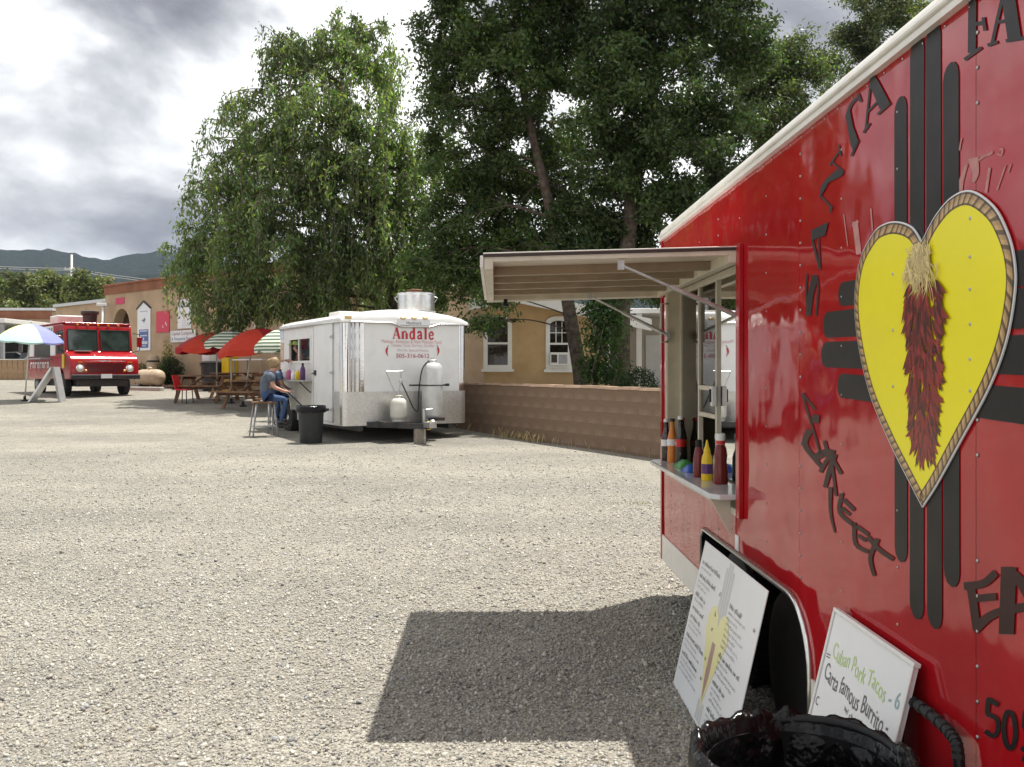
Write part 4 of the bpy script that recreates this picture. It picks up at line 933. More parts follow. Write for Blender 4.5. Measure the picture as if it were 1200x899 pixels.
    pl = MB(); pl.box(x0, x1, -0.046, -0.030, zb, zt); pl.build('name_plate', 'sign_white', T, bevel=0.004)
    tp = MB(); put_text(tp, 'Haulmark', x0 + .18, x1 - .18, zb + .015, zb + .075, on_front, 0.0475); tp.build('lettering', 'steel_dark', T)
    for px in (471, 484, 497):
        u, z = AF(px, 373); q = MB(); q.lathe([(0.045, 0), (0.04, 0.025), (0.0, 0.035)], (u, -0.04, z), 10, Matrix.Rotation(R(90), 3, 'X') @ Matrix.Diagonal((1.3, 0.7, 1))); q.build('marker_lamp', 'amber_pale', T, smooth=True)
    u, z = AF(407, 372); q = MB(); q.box(u - .07, u + .07, -0.05, -0.03, z - .03, z + .03); q.build('marker_lamp', 'amber_pale', T, bevel=0.01)
    # lettering
    (xa, za), (xb, zb2) = AF(460, 397), AF(508.5, 385); hgt = zb2 - za
    tot = sum(SERIF[c][1] for c in 'Andale') + 0.12*5; sc = (xb - xa) / tot; cx = xa; d = 0.009
    for c in 'Andale':
        st, w = SERIF[c]; lt = MB()
        for pts, wd in st:
            q = smooth_loop(pts, 4, False) if len(pts) > 2 else pts
            lt.stroke([(cx + a*sc, za + b_*hgt) for a, b_ in q], wd*sc*1.4, on_front, d); d += 0.0001
        cx += (w + 0.12) * sc; lt.build('letter', 'red_print', T)
    l2 = MB()
    for s, xa, xb, ya, yb, c in (('Mexican, American & New Mexican Food', 447, 517, 402.6, 399, (.62, .36, .38)), ('Tamales, Tacos, Burritos, Gorditas', 458, 509, 406.8, 403.4, (.62, .38, .40)), ('We Do Special Events', 465, 502, 412.6, 409.4, (.58, .40, .42)), ('505-316-0612', 464, 503, 419.3, 414.8, (.42, .06, .10))):
        (u0, z0), (u1, z1) = AF(xa, ya), AF(xb, yb); put_text(l2, s, u0, u1, z0, z1, on_front, 0.010, 0, c)
    (u, z) = AF(453.5, 412); chile(l2, u, z, 0.20, -1, on_front, 0.011); (u, z) = AF(513, 411.5); chile(l2, u, z, 0.20, 1, on_front, 0.011)
    tag(l2.build('lettering', 'printed', T), kind='stuff')
    # side door, window, shelf
    y0, _ = AS(391, 440); y1, _ = AS(369, 440); dz1 = AS(380, 380)[1]
    dr = MB(); dr.box(-0.022, 0.0, y0, y1, Z0 + .06, dz1); D = dr.build('door', 'andale_white', T, bevel=0.008)
    q = MB(); q.box(-.028, -.0225, y0 - .012, y0, Z0 + .04, dz1 + .02); q.box(-.028, -.0225, y1, y1 + .012, Z0 + .04, dz1 + .02); q.box(-.028, -.0225, y0, y1, dz1, dz1 + .018); q.build('door_trim', 'galvanised', D)
    q = MB(); u, z = AS(371, 437); q.box(-.05, -.022, u - .05, u + .03, z - .05, z + .05); q.beam((-.06, u - .02, z), (-.06, u + .12, z - .02), .02, .02); q.build('handle', 'steel_dark', D, bevel=.005)
    for py in (395, 437, 480):
        u, z = AS(388, py); q = MB(); q.box(-.034, -.020, y0 - .03, y0 + .14, z - .022, z + .022); q.tube([(-.03, y0 - .01, z - .04), (-.03, y0 - .01, z + .04)], .012, 6); q.build('hinge', 'galvanised', D)
    f = MB(); fw = 0.045
    f.box(-.015, .03, WY0 - .01, WY0 + fw, WZ0 - .01, WZ1 + .01); f.box(-.015, .03, WY1 - fw, WY1 + .01, WZ0 - .01, WZ1 + .01); f.box(-.015, .03, WY0 + fw, WY1 - fw, WZ1 - fw, WZ1 + .01); f.box(-.015, .03, WY0 + fw, WY1 - fw, WZ0 - .01, WZ0 + fw)
    ym = AS(350.5, 410)[0]; f.box(-.012, .028, ym - .025, ym + .025, WZ0 + fw, WZ1 - fw); f = f.build('window', 'white_paint', T)
    q = MB(); q.add([(.01, WY0 + fw, WZ0 + fw), (.01, ym - .025, WZ0 + fw), (.01, ym - .025, WZ1 - fw), (.01, WY0 + fw, WZ1 - fw)], [(0,1,2,3)]); q.build('pane', 'glass', f)
    sy0, sz = AS(366, 445.5); sy1, _ = AS(331, 444); q = MB(); q.box(-.26, -.002, sy0, sy1, sz - .03, sz); SH = q.build('shelf', 'galvanised', T, bevel=.004)
    for y in (sy0 + .1, sy1 - .1): q = MB(); q.beam((-.24, y, sz - .03), (-.005, y, sz - .25), .02, .02); q.build('bracket', 'steel_dark', SH)
    dt = MB(); ya, za = AS(365, 447); yb, _ = AS(345, 447); dt.add([(-.003, ya, za - .62), (-.003, yb, za - .62), (-.003, yb, za), (-.003, ya, za)], [(0,1,2,3)]); dt.build('splash_panel', 'galvanised_dull', T)
    for px, py, w, h, m in ((330.5, 392, .28, .22, 'flyer_blue'), (331, 413, .22, .42, 'flyer_tan')):
        u, z = AS(px, py); q = MB(); q.box(-.008, -.002, u - w/2, u + w/2, z - h/2, z + h/2); q.build('flyer', m, T)
    # running gear
    wy, wz = AS(343, 487)
    q = MB(); M = Matrix.Rotation(R(90), 3, 'Y')
    for wyy in (wy, wy + 0.82):
        t_ = MB(); t_.lathe([(0.20, -.09), (0.28, -.10), (0.325, -.08), (0.325, .08), (0.28, .10), (0.20, .09)], (-.02, wyy, 0.335), 32, M); to = t_.build('wheel', 'black_rubber', T, smooth=True, autos=35)
        c_ = MB(); c_.lathe([(0.205, -.095), (0.19, -.07), (0.10, -.06), (0.07, -.10), (0.0, -.105)], (-.02, wyy, 0.335), 20, M, caps=False)
        for k in range(8):
            a = 2*math.pi*k/8; c_.obox((-.092, wyy + .14*math.cos(a), .335 + .14*math.sin(a)), (.01, .035, .07), Matrix.Rotation(a - math.pi/2, 3, 'X'))
        c_.build('rim', 'aluminium', to, smooth=True, autos=35)
    fd = MB()
    fd.prism([(wy - .40, .50), (wy - .30, .72), (wy + 1.12, .72), (wy + 1.22, .50), (wy + 1.22, .53), (wy + 1.14, .75), (wy - .32, .75), (wy - .42, .53)], on_side, 0.0, 0.16); fd.build('fender', 'aluminium', T, bevel=.004)
    ax = MB(); ax.tube([(0, wy, .335), (AW, wy, .335)], .05, 8); ax.box(.3, .4, -.0, AL, .20, Z0 - .002); ax.box(AW - .4, AW - .3, 0, AL, .20, Z0 - .002); ax.build('chassis', 'steel_dark', T)
    for wyy in (wy, wy + .82):
        t_ = MB(); t_.lathe([(0.20, -.09), (0.28, -.10), (0.325, -.08), (0.325, .08), (0.28, .10), (0.20, .09)], (AW - .05, wyy, 0.335), 24, M); t_.build('wheel', 'black_rubber', T, smooth=True, autos=35)
    # hitch tongue, coupler, jack
    hx = AF(489, 492, -0.6)[0]
    tg = MB(); tg.beam((hx - .75, 0.05, .32), (hx, -1.05, .32), .08, .10); tg.beam((hx + .55, 0.05, .32), (hx, -1.05, .32), .08, .10); tg.box(hx - .62, hx + .35, -.58, -.10, .30, .385); TG = tg.build('hitch_tongue', 'steel_dark', T)
    q = MB(); q.box(hx - .07, hx + .07, -1.30, -1.02, .30, .40); q.lathe([(.06, 0), (.065, .05), (.03, .09)], (hx, -1.27, .36), 12); q.build('coupler', 'galvanised', TG, bevel=.01)
    jx = AF(497, 500, -0.75)[0]
    q = MB(); q.tube([(jx, -.75, .02), (jx, -.75, .62)], .035, 10); q.tube([(jx, -.75, .60), (jx + .16, -.75, .62)], .012, 6); q.lathe([(.10, 0), (.10, .02)], (jx, -.75, 0.0), 12); q.build('jack', 'galvanised', TG, smooth=True, autos=40)
    q = MB(); q.box(hx - .16, hx - .02, -.95, -.80, -0.005, .27); q.build('block', 'wood_grey', TG, bevel=.006)
    q = MB(); q.tube([(hx + .05 + .07*math.cos(a), -1.0, .33 + .07*math.sin(a)) for a in [2*math.pi*k/14 for k in range(13)]], .012, 6); q.build('cable_loop', 'yellow_plastic', TG, smooth=True)
    # exhaust fan on the roof
    ec = AF(487.5, 358, 0.9); ez = Z1 + .22
    q = MB(); q.box(ec[0] - .30, ec[0] + .30, .6, 1.2, Z1 + .1, ez + .06); E = q.build('exhaust_fan', 'galvanised', T)
    q = MB(); q.lathe([(.31, 0.06), (.36, .08), (.37, .16), (.365, .40), (.385, .41), (.385, .44), (.34, .45), (.33, .42)], (ec[0], .9, ez - .02), 28); q.build('fan_drum', 'aluminium', E, smooth=True, autos=40)
    for a in (2.6, 5.9):
        q = MB(); q.tube([(ec[0] + .37*math.cos(a), .9 + .37*math.sin(a), ez + .36), (ec[0] + .43*math.cos(a), .9 + .43*math.sin(a), ez + .34), (ec[0] + .37*math.cos(a), .9 + .37*math.sin(a), ez + .24)], .012, 6); q.build('lug', 'galvanised', E)
    q = MB(); q.box(ec[0] - .15, ec[0] + .08, .75, 1.05, ez + .41, ez + .50); q.build('motor_cover', 'rust', E, bevel=.02)
    q = MB(); q.box(.55, 1.15, 1.8, 2.4, Z1 + .16, Z1 + .30); q.build('roof_hatch', 'white_trim', T, bevel=.02)
    return hx, WY0, WY1, WZ0, WZ1, sy0, sy1, sz, wy
mat('galvanised_dull', (0.60, 0.58, 0.52), 0.5, 0.2, var=0.1, dirt=(0.35, 0.28, 0.2), dscale=5, damt=0.7)
mat('flyer_blue', (0.55, 0.62, 0.70), 0.5, var=0.2, scale=20)
mat('flyer_tan', (0.55, 0.38, 0.28), 0.6, var=0.2, scale=9)
mat('tank_silver', (0.62, 0.63, 0.62), 0.36, 0.25, var=0.08, dirt=(0.45, 0.42, 0.38), damt=0.5)
mat('label_pink', (0.50, 0.10, 0.25), 0.4)
mat('rust', (0.22, 0.10, 0.05), 0.8, var=0.3)
HX_, WY0, WY1, WZ0, WZ1, SY0, SY1, SZ, WHY = build_andale()

# propane cylinders standing on the hitch
def propane(name, label, px, off, rad, h, m, z=0.385):
    u = AF(px, 480, off)[0]; t = thing(name, label, 'propane tank', an_pt(u, off, z), AN_RZ)
    q = MB(); q.lathe([(rad*.8, 0), (rad*.8, .04), (rad*.9, .05), (rad, .05 + rad*.3), (rad, h - rad*.75), (rad*.93, h - rad*.4), (rad*.7, h - rad*.14), (rad*.25, h - .005), (.03, h)], n=28); q.build('body', m, t, smooth=True, autos=50)
    q = MB(); q.tube([(rad*.42*math.cos(R(a)), rad*.42*math.sin(R(a)), h + .03) for a in range(-150, 151, 25)], .012, 6)
    for a in (-150, 0, 150): q.beam((rad*.42*math.cos(R(a)), rad*.42*math.sin(R(a)), h - .04), (rad*.42*math.cos(R(a)), rad*.42*math.sin(R(a)), h + .035), .05, .012)
    q.build('collar', m, t); q = MB(); q.lathe([(.02, h - .01), (.02, h + .05), (.035, h + .055), (.035, h + .075)], n=10); q.build('valve', 'galvanised', t, smooth=True, autos=40)
    return t, u
pt, pu = propane('propane_tank', 'tall silver propane cylinder strapped upright on the white trailer hitch', 506.5, -0.33, 0.195, 1.10, 'tank_silver')
q = MB(); q.tube([(.20*math.cos(R(a)), .20*math.sin(R(a)), .66) for a in range(0, 361, 15)], .012, 6, caps=False); q.beam((-.40, .16, .66), (.36, .16, .66), .02, .03); q.lathe([(.04, 0), (.04, .05)], (.38, .13, .64), 8); q.build('strap', 'steel_dark', pt)
q = MB(); q.box(-.16, .16, -.22, -.18, .0, .06); q.build('tray_lip', 'steel_dark', pt)
ps, su = propane('propane_tank', 'small squat cream propane tank on the white trailer hitch', 467, -0.36, 0.155, 0.44, 'tank_white')
q = MB(); q.tube([(-.04, 0, .46), (-.20, .05, .86), (-.22, .05, .92)], .009, 6); q.tube([(.0, 0, .5), (.06, .03, .74), (.06, .03, .93)], .012, 6); q.tube([(-.22, .05, .92), (.10, .05, .93)], .01, 6); q.lathe([(.035, .70), (.04, .74), (.02, .78)], (.06, .03, 0), 10); q.build('regulator_stand', 'galvanised', ps, smooth=True, autos=40)
hp0, hp1 = an_pt(su + .06, -.33, .385 + .74), an_pt(pu - .05, -.33, .385 + 1.13)
sag = an_pt((su + pu)/2 - .02, -.50, .385 + .20)
q = MB(); o0 = hp0.copy(); pts = smooth_loop([o0 - hp0, (an_pt(su + .17, -.46, .80) - hp0), (an_pt(su + .24, -.48, .64) - hp0), (sag - hp0), (an_pt(pu - .33, -.46, .95) - hp0), (an_pt(pu - .24, -.42, 1.36) - hp0), (hp1 - hp0)], 6, False)
q.tube(pts, .014, 6); ho = q.build('gas_hose', 'black_rubber', smooth=True); ho.location = hp0; tag(ho, 'black rubber gas hose looping between the two propane tanks', 'hose')


# small bottles on the white trailer's shelf
for k, (f_, m, lb, hgt) in enumerate(((.10, 'label_purple', 'purple drink bottle at the door end of the white trailer shelf', .34), (.26, 'mustard', 'yellow sauce bottle on the white trailer shelf', .22), (.40, 'white_plastic', 'white sauce bottle on the white trailer shelf', .20), (.56, 'label_pink', 'pink juice bottle on the white trailer shelf', .25), (.70, 'white_plastic', 'white cup near the flyers on the white trailer shelf', .16), (.86, 'label_purple', 'dark bottle under the flyers on the white trailer shelf', .22))):
    y = SY0 + (SY1 - SY0) * f_; t = thing('bottle', lb, 'bottle', an_pt(-.13, y, SZ), AN_RZ)
    q = MB(); q.lathe([(.050, 0), (.054, .01), (.054, hgt*.62), (.035, hgt*.78), (.02, hgt*.85)], n=12); q.build('body', m, t, smooth=True, autos=50)
    q = MB(); q.lathe([(.024, hgt*.84), (.024, hgt)], n=10); q.build('cap', 'black_plastic' if k in (0, 5) else 'white_plastic', t, smooth=True, autos=50)
# ------------------------------------------------------------------ block wall of the yard behind the white trailer
def build_yard_wall():
    A_, B_ = Vector((-0.92 - 3.0*.504, 19.7 + 3.0*.864)), Vector((2.11 + 4.2*.504, 14.5 - 4.2*.864)); d = (B_ - A_); L = d.length; rz = math.atan2(d.y, d.x)
    z0 = g(B_.y) - 0.06; T = thing('block_wall', 'low brown painted block wall running beside the white trailer', 'wall', (A_.x, A_.y, z0), rz)
    def top(s): return 1.345 - 0.06 * s / L - z0
    core = MB(); core.add([(0, .004, -.2), (L, .004, -.2), (L, .004, top(L) - .03), (0, .004, top(0) - .03), (0, .19, -.2), (L, .19, -.2), (L, .19, top(L) - .03), (0, .19, top(0) - .03)], [(0,1,2,3), (4,7,6,5), (0,4,5,1), (3,2,6,7), (0,3,7,4), (1,5,6,2)])
    core.build('mortar_core', 'wall_mortar', T)
    r = random.Random(8); bl = MB(); bl.box(-.198, .198, 0, .012, -.0985, .0985); proto = None
    h = 0.2; rows = 7
    for j in range(rows):
        s = (0.2 if j % 2 else 0.0); 
        while s < L:
            a, b = max(s - .2, 0) , min(s + .2, L); zc = top(s) - 0.035 - h * (j + .5)
            if b - a > .12 and zc > g(A_.y + (B_.y-A_.y)*s/L) - z0 - .12:
                if proto is None: o = proto = bl.build('block', 'wall_block', T)
                else: o = copy_part(proto, T)
                o.location = ((a + b)/2, r.uniform(-.0015, .0015), zc); o.scale = ((b - a - .001)/.396, 1, 1.0); o.rotation_euler = (0, math.atan(.06/L), 0)
            s += 0.4
    cp = MB(); n = 24
    for i in range(n):
        a, b = L*i/n, L*(i+1)/n; za, zb = top(a) - .034 + r.uniform(-.008, .008), top(b) - .034 + r.uniform(-.008, .008)
        cp.add([(a, -.012, za - .01), (b, -.012, zb - .01), (b, .21, zb - .01), (a, .21, za - .01), (a, .01, za + .035), (b, .01, zb + .035), (b, .18, zb + .035), (a, .18, za + .035)], [(0,1,5,4), (4,5,6,7), (7,6,2,3)])
    cp.build('coping', 'wall_cap', T)
    return A_, B_
mat('wall_cap', (0.36, 0.25, 0.175), 0.95, var=0.2, scale=4, dirt=(0.5, 0.42, 0.34), dscale=2, damt=0.6, bmp=0.5, bscale=40, spec=0.1)
WA, WB = build_yard_wall()

def weeds(name, label, pts, hmax, col, cat='weeds'):
    """a clump of thin dry blades"""
    r = np.random.default_rng(len(pts)); V, Fc, C_ = [], [], []
    for x, y, h in pts:
        a = r.uniform(0, 6.28); l = r.uniform(.2, .6); w = 0.006; dx, dy = math.cos(a)*l*h, math.sin(a)*l*h; z = g(y) - .005; n = len(V)
        px, py = -math.sin(a)*w, math.cos(a)*w
        V += [(x - px, y - py, z), (x + px, y + py, z), (x + dx*.4 + px*.7, y + dy*.4 + py*.7, z + h*.65), (x + dx, y + dy, z + h)]; Fc.append((n, n+1, n+2, n+3)); k = r.uniform(.7, 1.2); C_ += [[c*k for c in col]]*4
    o = fast_mesh(name, V, Fc, 'painted', cols=np.array(C_)); tag(o, label, cat, None, 'stuff')
wr = random.Random(3); wd = (WB - WA).normalized(); wn_ = Vector((wd.y, -wd.x))
pts = []
for _ in range(1300):
    s = wr.random() ** .8 * (WB - WA).length; dens = 0.06 + 0.94 * max(0, math.sin(s * 1.1 + 2.0)) ** 3
    if wr.random() < dens: p = WA + wd*s + wn_*abs(wr.gauss(0, .10)); pts.append((p.x, p.y, wr.uniform(.03, .22)))
weeds('dry_weeds', 'dry straw coloured weeds along the foot of the block wall', pts, .3, (0.46, 0.36, 0.17))
pts = [(P(745, 600, 9.9).x + wr.gauss(0, .22), 9.9 + wr.gauss(0, .05), wr.uniform(.012, .035)) for _ in range(110)]
weeds('grass_tuft', 'thin patch of yellowed grass in the open gravel', pts, .1, (0.42, 0.39, 0.24), 'grass')

# ------------------------------------------------------------------ tan house behind the wall
def arch_pts(w, h, rise, k=10):
    return [(-w/2, 0), (w/2, 0), (w/2, h - rise)] + [(w/2*math.cos(math.pi*i/k), h - rise + rise*math.sin(math.pi*i/k)) for i in range(1, k)] + [(-w/2, h - rise)]
def build_house():
    Y = 33.0; z0 = g(Y); O = P(470, 436, Y); T = thing('house', 'tan stucco house with white arched windows behind the block wall', 'house', (O.x, Y, z0), 0.0)
    H = lambda px, py: (P(px, py, Y).x - O.x, P(px, py, Y).z - z0)
    x1 = H(737, 400)[0]; apex = H(600, 345); zl, zr = H(470, 362)[1], H(700, 366)[1]
    wl_ = MB(); wl_.prism([(0, -.3), (x1, -.3), (x1, zr - .15), (apex[0], apex[1] - .05), (0, zl)], lambda a, b, d: (a, d, b), 0.0, 7.0); wl_.build('wall', 'house_stucco', T)
    rf = MB(); sl = (apex[1] - zr) / (H(700, 0)[0] - apex[0])
    for sgn, xe in ((1, x1 + .7), (-1, -.7)):
        ze = apex[1] - sl * abs(xe - apex[0])
        rf.add([(apex[0], -.55, apex[1]), (xe, -.55, ze), (xe, 7.5, ze), (apex[0], 7.5, apex[1]), (apex[0], -.55, apex[1] + .12), (xe, -.55, ze + .12), (xe, 7.5, ze + .12), (apex[0], 7.5, apex[1] + .12)], [(0,1,2,3), (4,7,6,5), (0,4,5,1), (1,5,6,2), (2,6,7,3)])
    Ro = rf.build('roof', 'roof_metal', T)
    fa = MB()
    for sgn, xe in ((1, x1 + .72), (-1, -.72)):
        ze = apex[1] - sl * abs(xe - apex[0]); fa.add([(apex[0], -.60, apex[1] - .30), (xe, -.60, ze - .30), (xe, -.60, ze + .10), (apex[0], -.60, apex[1] + .10), (apex[0], -.555, apex[1] - .30), (xe, -.555, ze - .30), (xe, -.555, ze + .10), (apex[0], -.555, apex[1] + .10)], [(0,1,2,3), (4,7,6,5), (0,4,5,1), (3,2,6,7)])
    fa.build('fascia', 'white_paint', Ro)
    so = MB(); 
    for sgn, xe in ((1, x1 + .7), (-1, -.7)):
        ze = apex[1] - sl * abs(xe - apex[0]); so.add([(apex[0], -.55, apex[1] - .01), (xe, -.55, ze - .01), (xe, 0, ze - .01), (apex[0], 0, apex[1] - .01)], [(0,1,2,3)])
    so.build('soffit', 'white_paint', Ro)
    def window(pxl, pxr, pyt, pyb, panes, rows, ac=False):
        (xa, zb), (xb, zt) = H(pxl, pyb), H(pxr, pyt); w, h = xb - xa, zt - zb; cx = (xa + xb)/2
        outer = arch_pts(w, h, .22); inner = arch_pts(w - .30, h - .30, .16)
        f = MB(); n = len(outer)
        V = [(cx + a, -.06, zb + b) for a, b in outer] + [(cx + a, -.06, zb + .14 + b) for a, b in inner] + [(cx + a, .02, zb + b) for a, b in outer] + [(cx + a, .02, zb + .14 + b) for a, b in inner]
        f.add(V, [(i, (i+1) % n, n + (i+1) % n, n + i) for i in range(n)] + [(i, 2*n + i, 2*n + (i+1) % n, (i+1) % n) for i in range(n)] + [(n + i, n + (i+1) % n, 3*n + (i+1) % n, 3*n + i) for i in range(n)])
        Wn = f.build('window', 'white_paint', T)
        q = MB(); q.add([(cx + a, -.012, zb + .14 + b) for a, b in inner], [tuple(range(n))]); q.build('pane', 'glass_house', Wn)
        q = MB(); q.add([(cx + a, -.006, zb + .14 + b) for a, b in inner], [tuple(range(n))]); q.build('curtain', 'curtain', Wn)
        zm = zb + h * .48; q = MB(); q.box(cx - w/2 + .14, cx + w/2 - .14, -.045, -.014, zm - .035, zm + .035); q.build('meeting_rail', 'white_paint', Wn)
        for i in range(1, panes):
            x = cx - w/2 + .15 + (w - .3)*i/panes; q = MB(); q.box(x - .014, x + .014, -.035, -.015, zm + .036, zt - .20); q.build('muntin', 'white_paint', Wn)
        for j in range(1, rows):
            z = zm + (zt - .2 - zm)*j/rows; q = MB(); q.box(cx - w/2 + .15, cx + w/2 - .15, -.036, -.016, z - .014, z + .014); q.build('muntin', 'white_paint', Wn)
        q = MB(); q.box(cx - w/2 - .07, cx + w/2 + .07, -.12, .0, zb - .10, zb); q.build('sill', 'white_paint', Wn)
        return cx, zb, w
    window(566.5, 600, 370, 432.5, 1, 1)
    cx, zb, w = window(639.5, 670.5, 370.5, 433, 3, 2)
    window(732 - 22, 732 + 6, 372, 436, 1, 1)
    ac = thing('air_conditioner', 'small white window air conditioner in the arched window with muntins', 'air conditioner', (O.x + cx, Y - .02, z0 + zb + .14), 0)
    q = MB(); q.box(-w*.34, w*.34, -.26, -.03, .0, .46); q.build('case', 'white_paint', ac, bevel=.015)
    q = MB(); q.box(-.02, w*.30, -.275, -.26, .06, .38); q.build('grille', 'dust_grey', ac); q = MB(); q.box(-w*.30, -.08, -.272, -.26, .10, .38); q.build('control_panel', 'steel_dark', ac)
    # wing set back on the right, with a porch
    xa, xb = H(741, 400)[0], H(741, 400)[0] + 7.0
    q = MB(); q.box(xa, xb, 3.0, 8.0, -.3, H(745, 366)[1]); q.build('wing_wall', 'house_grey', T)
    q = MB(); q.box(xa - .2, xb, .6, 8.2, H(745, 366)[1] + .002, H(745, 360)[1]); q.build('wing_roof', 'white_paint', T, bevel=.02)
    for dx in (.25, 2.6, 5.0):
        q = MB(); q.box(xa + dx, xa + dx + .2, .8, 1.0, -.2, H(745, 366)[1]); q.build('porch_post', 'white_paint', T)
    q = MB(); q.box(xa + .9, xa + 1.8, 2.95, 2.998, -.2, 2.05); q.build('porch_door', 'white_paint', T)
    # chimney-like upper block seen between the leaves
    q = MB(); q.box(-1.6, -.005, 1.5, 6.0, -.3, zl + .6); q.build('side_wing', 'house_stucco', T)
mat_glass('glass_house', (0.42, 0.45, 0.45), 1.5)
build_house()
def bush_mesh(parent, cen, rad, n, leaf, col, name='foliage', m='leaf', seed=1, shell=0.35):
    r = np.random.default_rng(seed); d = r.normal(size=(n, 3)); d /= np.linalg.norm(d, axis=1, keepdims=True)
    rr_ = (shell + (1 - shell) * r.random(n) ** .5)[:, None]; p = np.array(cen) + d * rr_ * np.array(rad)
    p += r.normal(size=(n, 3)) * 0.05 * np.array(rad)
    return leaves(name, p, leaf, col, parent, m, r)
def leaves(name, p, size, col, parent, m, r, droop=0.3, var=0.30, aspect=0.46, tint=None):
    """leaf blades: one folded four-sided face each, with its own tint"""
    n = len(p); d = r.normal(size=(n, 3)); d[:, 2] -= droop * 1.5; d /= np.linalg.norm(d, axis=1, keepdims=True)
    s = r.normal(size=(n, 3)); s -= d * (s * d).sum(1, keepdims=True); s /= np.linalg.norm(s, axis=1, keepdims=True); nn = np.cross(d, s)
    L = size * r.uniform(.7, 1.35, (n, 1)); w = L * aspect
    v = np.stack([p, p + d*L*.45 + s*w*.5 + nn*L*.06, p + d*L, p + d*L*.45 - s*w*.5 + nn*L*.06], 1).reshape(-1, 3)
    k = np.exp(r.normal(0, var, (n, 1))) * (1 if tint is None else tint[:, None]); c = np.clip(np.array(col) * k * np.concatenate([r.uniform(.8, 1.35, (n, 1)), np.ones((n, 1)), r.uniform(.6, 1.2, (n, 1))], 1), 0.004, .6)
    f = np.arange(n*4).reshape(n, 4)
    return fast_mesh(name, v, f, m, parent, np.repeat(c, 4, 0))

# ------------------------------------------------------------------ trees
def build_tree(name, label, base, trunk, r0, lobes, nleaf, leaf, col, droop, seed, twigs=9, group=None, leafmat='leaf', sprayw=0.28, barkm='bark', aspect=.46, hang=0.0):
    """trunk: points from the base up; lobes: (centre, radii) volumes of the crown, each fed by a limb with twigs and leaf sprays"""
    r = np.random.default_rng(seed); b0 = Vector(base); T = thing(name, label, 'tree', base, 0, group)
    tp = [Vector(p) - b0 for p in trunk]; tp = [Vector(q) for q in smooth_loop([tuple(p) for p in tp], 4, False)]
    n = len(tp); rad = [r0 * (1 - .72 * i/(n-1)) * (1.35 if i == 0 else 1.12 if i == 1 else 1) for i in range(n)]
    tm = MB(); tm.tube(tp, rad, 10); 
    P_, K_ = [], []
    lv = np.array([np.prod(q[1]) ** (2/3) for q in lobes]); lv = lv / lv.sum(); tw = MB(); lb = tm
    for (c, rd), share in zip(lobes, lv):
        c = Vector(c) - b0; rd = np.array(rd, float); tint = r.uniform(.72, 1.38)
        cand = [i for i in range(n) if tp[i].z < c.z - .15*rd[2]] or [0]; i = max(cand, key=lambda q: -(tp[q] - c).length - 0.6*max(0, c.z - tp[q].z - 2.5*rd[2]))
        s = tp[i]; mid = s.lerp(c, .5) + Vector(r.normal(0, .12, 3)) * (c - s).length * .5 + Vector((0, 0, .08 * (c - s).length)); rl = min(rad[i] * .6, .006 + .046 * float(rd.mean()))
        limb = smooth_loop([tuple(s), tuple(mid), tuple(c)], 5, False); lb.tube(limb, [rl * (1 - .7*k/(len(limb)-1)) for k in range(len(limb))], 6)
        k = max(4, int(twigs * rd.mean() ** 1.3)); m = int(nleaf * share / k) + 1
        for _ in range(k):
            d = r.normal(size=3); d /= np.linalg.norm(d); e = np.array(c) + d * rd * (0.50 + .72 * r.random() ** .8); st = np.array(limb[r.integers(5, len(limb))])
            me = (st + e)/2 + r.normal(0, .10, 3) * rd + np.array([0, 0, .10 * rd[2]]); e2 = e + np.array([0, 0, -hang * r.uniform(.5, 1.5) * rd[2]])
            path = np.array(smooth_loop([tuple(st), tuple(me), tuple(e), tuple(e2)], 4, False)); tw.tube([tuple(q) for q in path], [.018 * (1 - .75 * q/(len(path)-1)) + .002 for q in range(len(path))], 4, caps=False)
            t = r.random(m) ** .62 * (len(path) - 1.001); ti = t.astype(int); q = path[ti] + (path[ti+1] - path[ti]) * (t - ti)[:, None]
            q = q + r.normal(size=(m, 3)) * sprayw * np.array([1, 1, .75]) * (.35 + .65 * (t/len(path)))[:, None]; P_.append(q); K_.append(np.full(m, tint * r.uniform(.82, 1.2)))
    tm.build('trunk', barkm, T, smooth=True); tag(tw.build('twigs', 'twig', T, smooth=True), None, None, None, 'stuff')
    cr = leaves('crown', np.concatenate(P_), leaf, col, T, leafmat, r, droop, aspect=aspect, tint=np.concatenate(K_))
    return T
def lobe(px, py, Y, rx, rz, ry=None):
    k = Y / F; return (P(px, py, Y), (rx*k, (ry if ry else (rx + rz)/2)*k, rz*k))

def stand(px, Y): p = P(px, 0, Y); return (p.x, Y, g(Y) - .05)
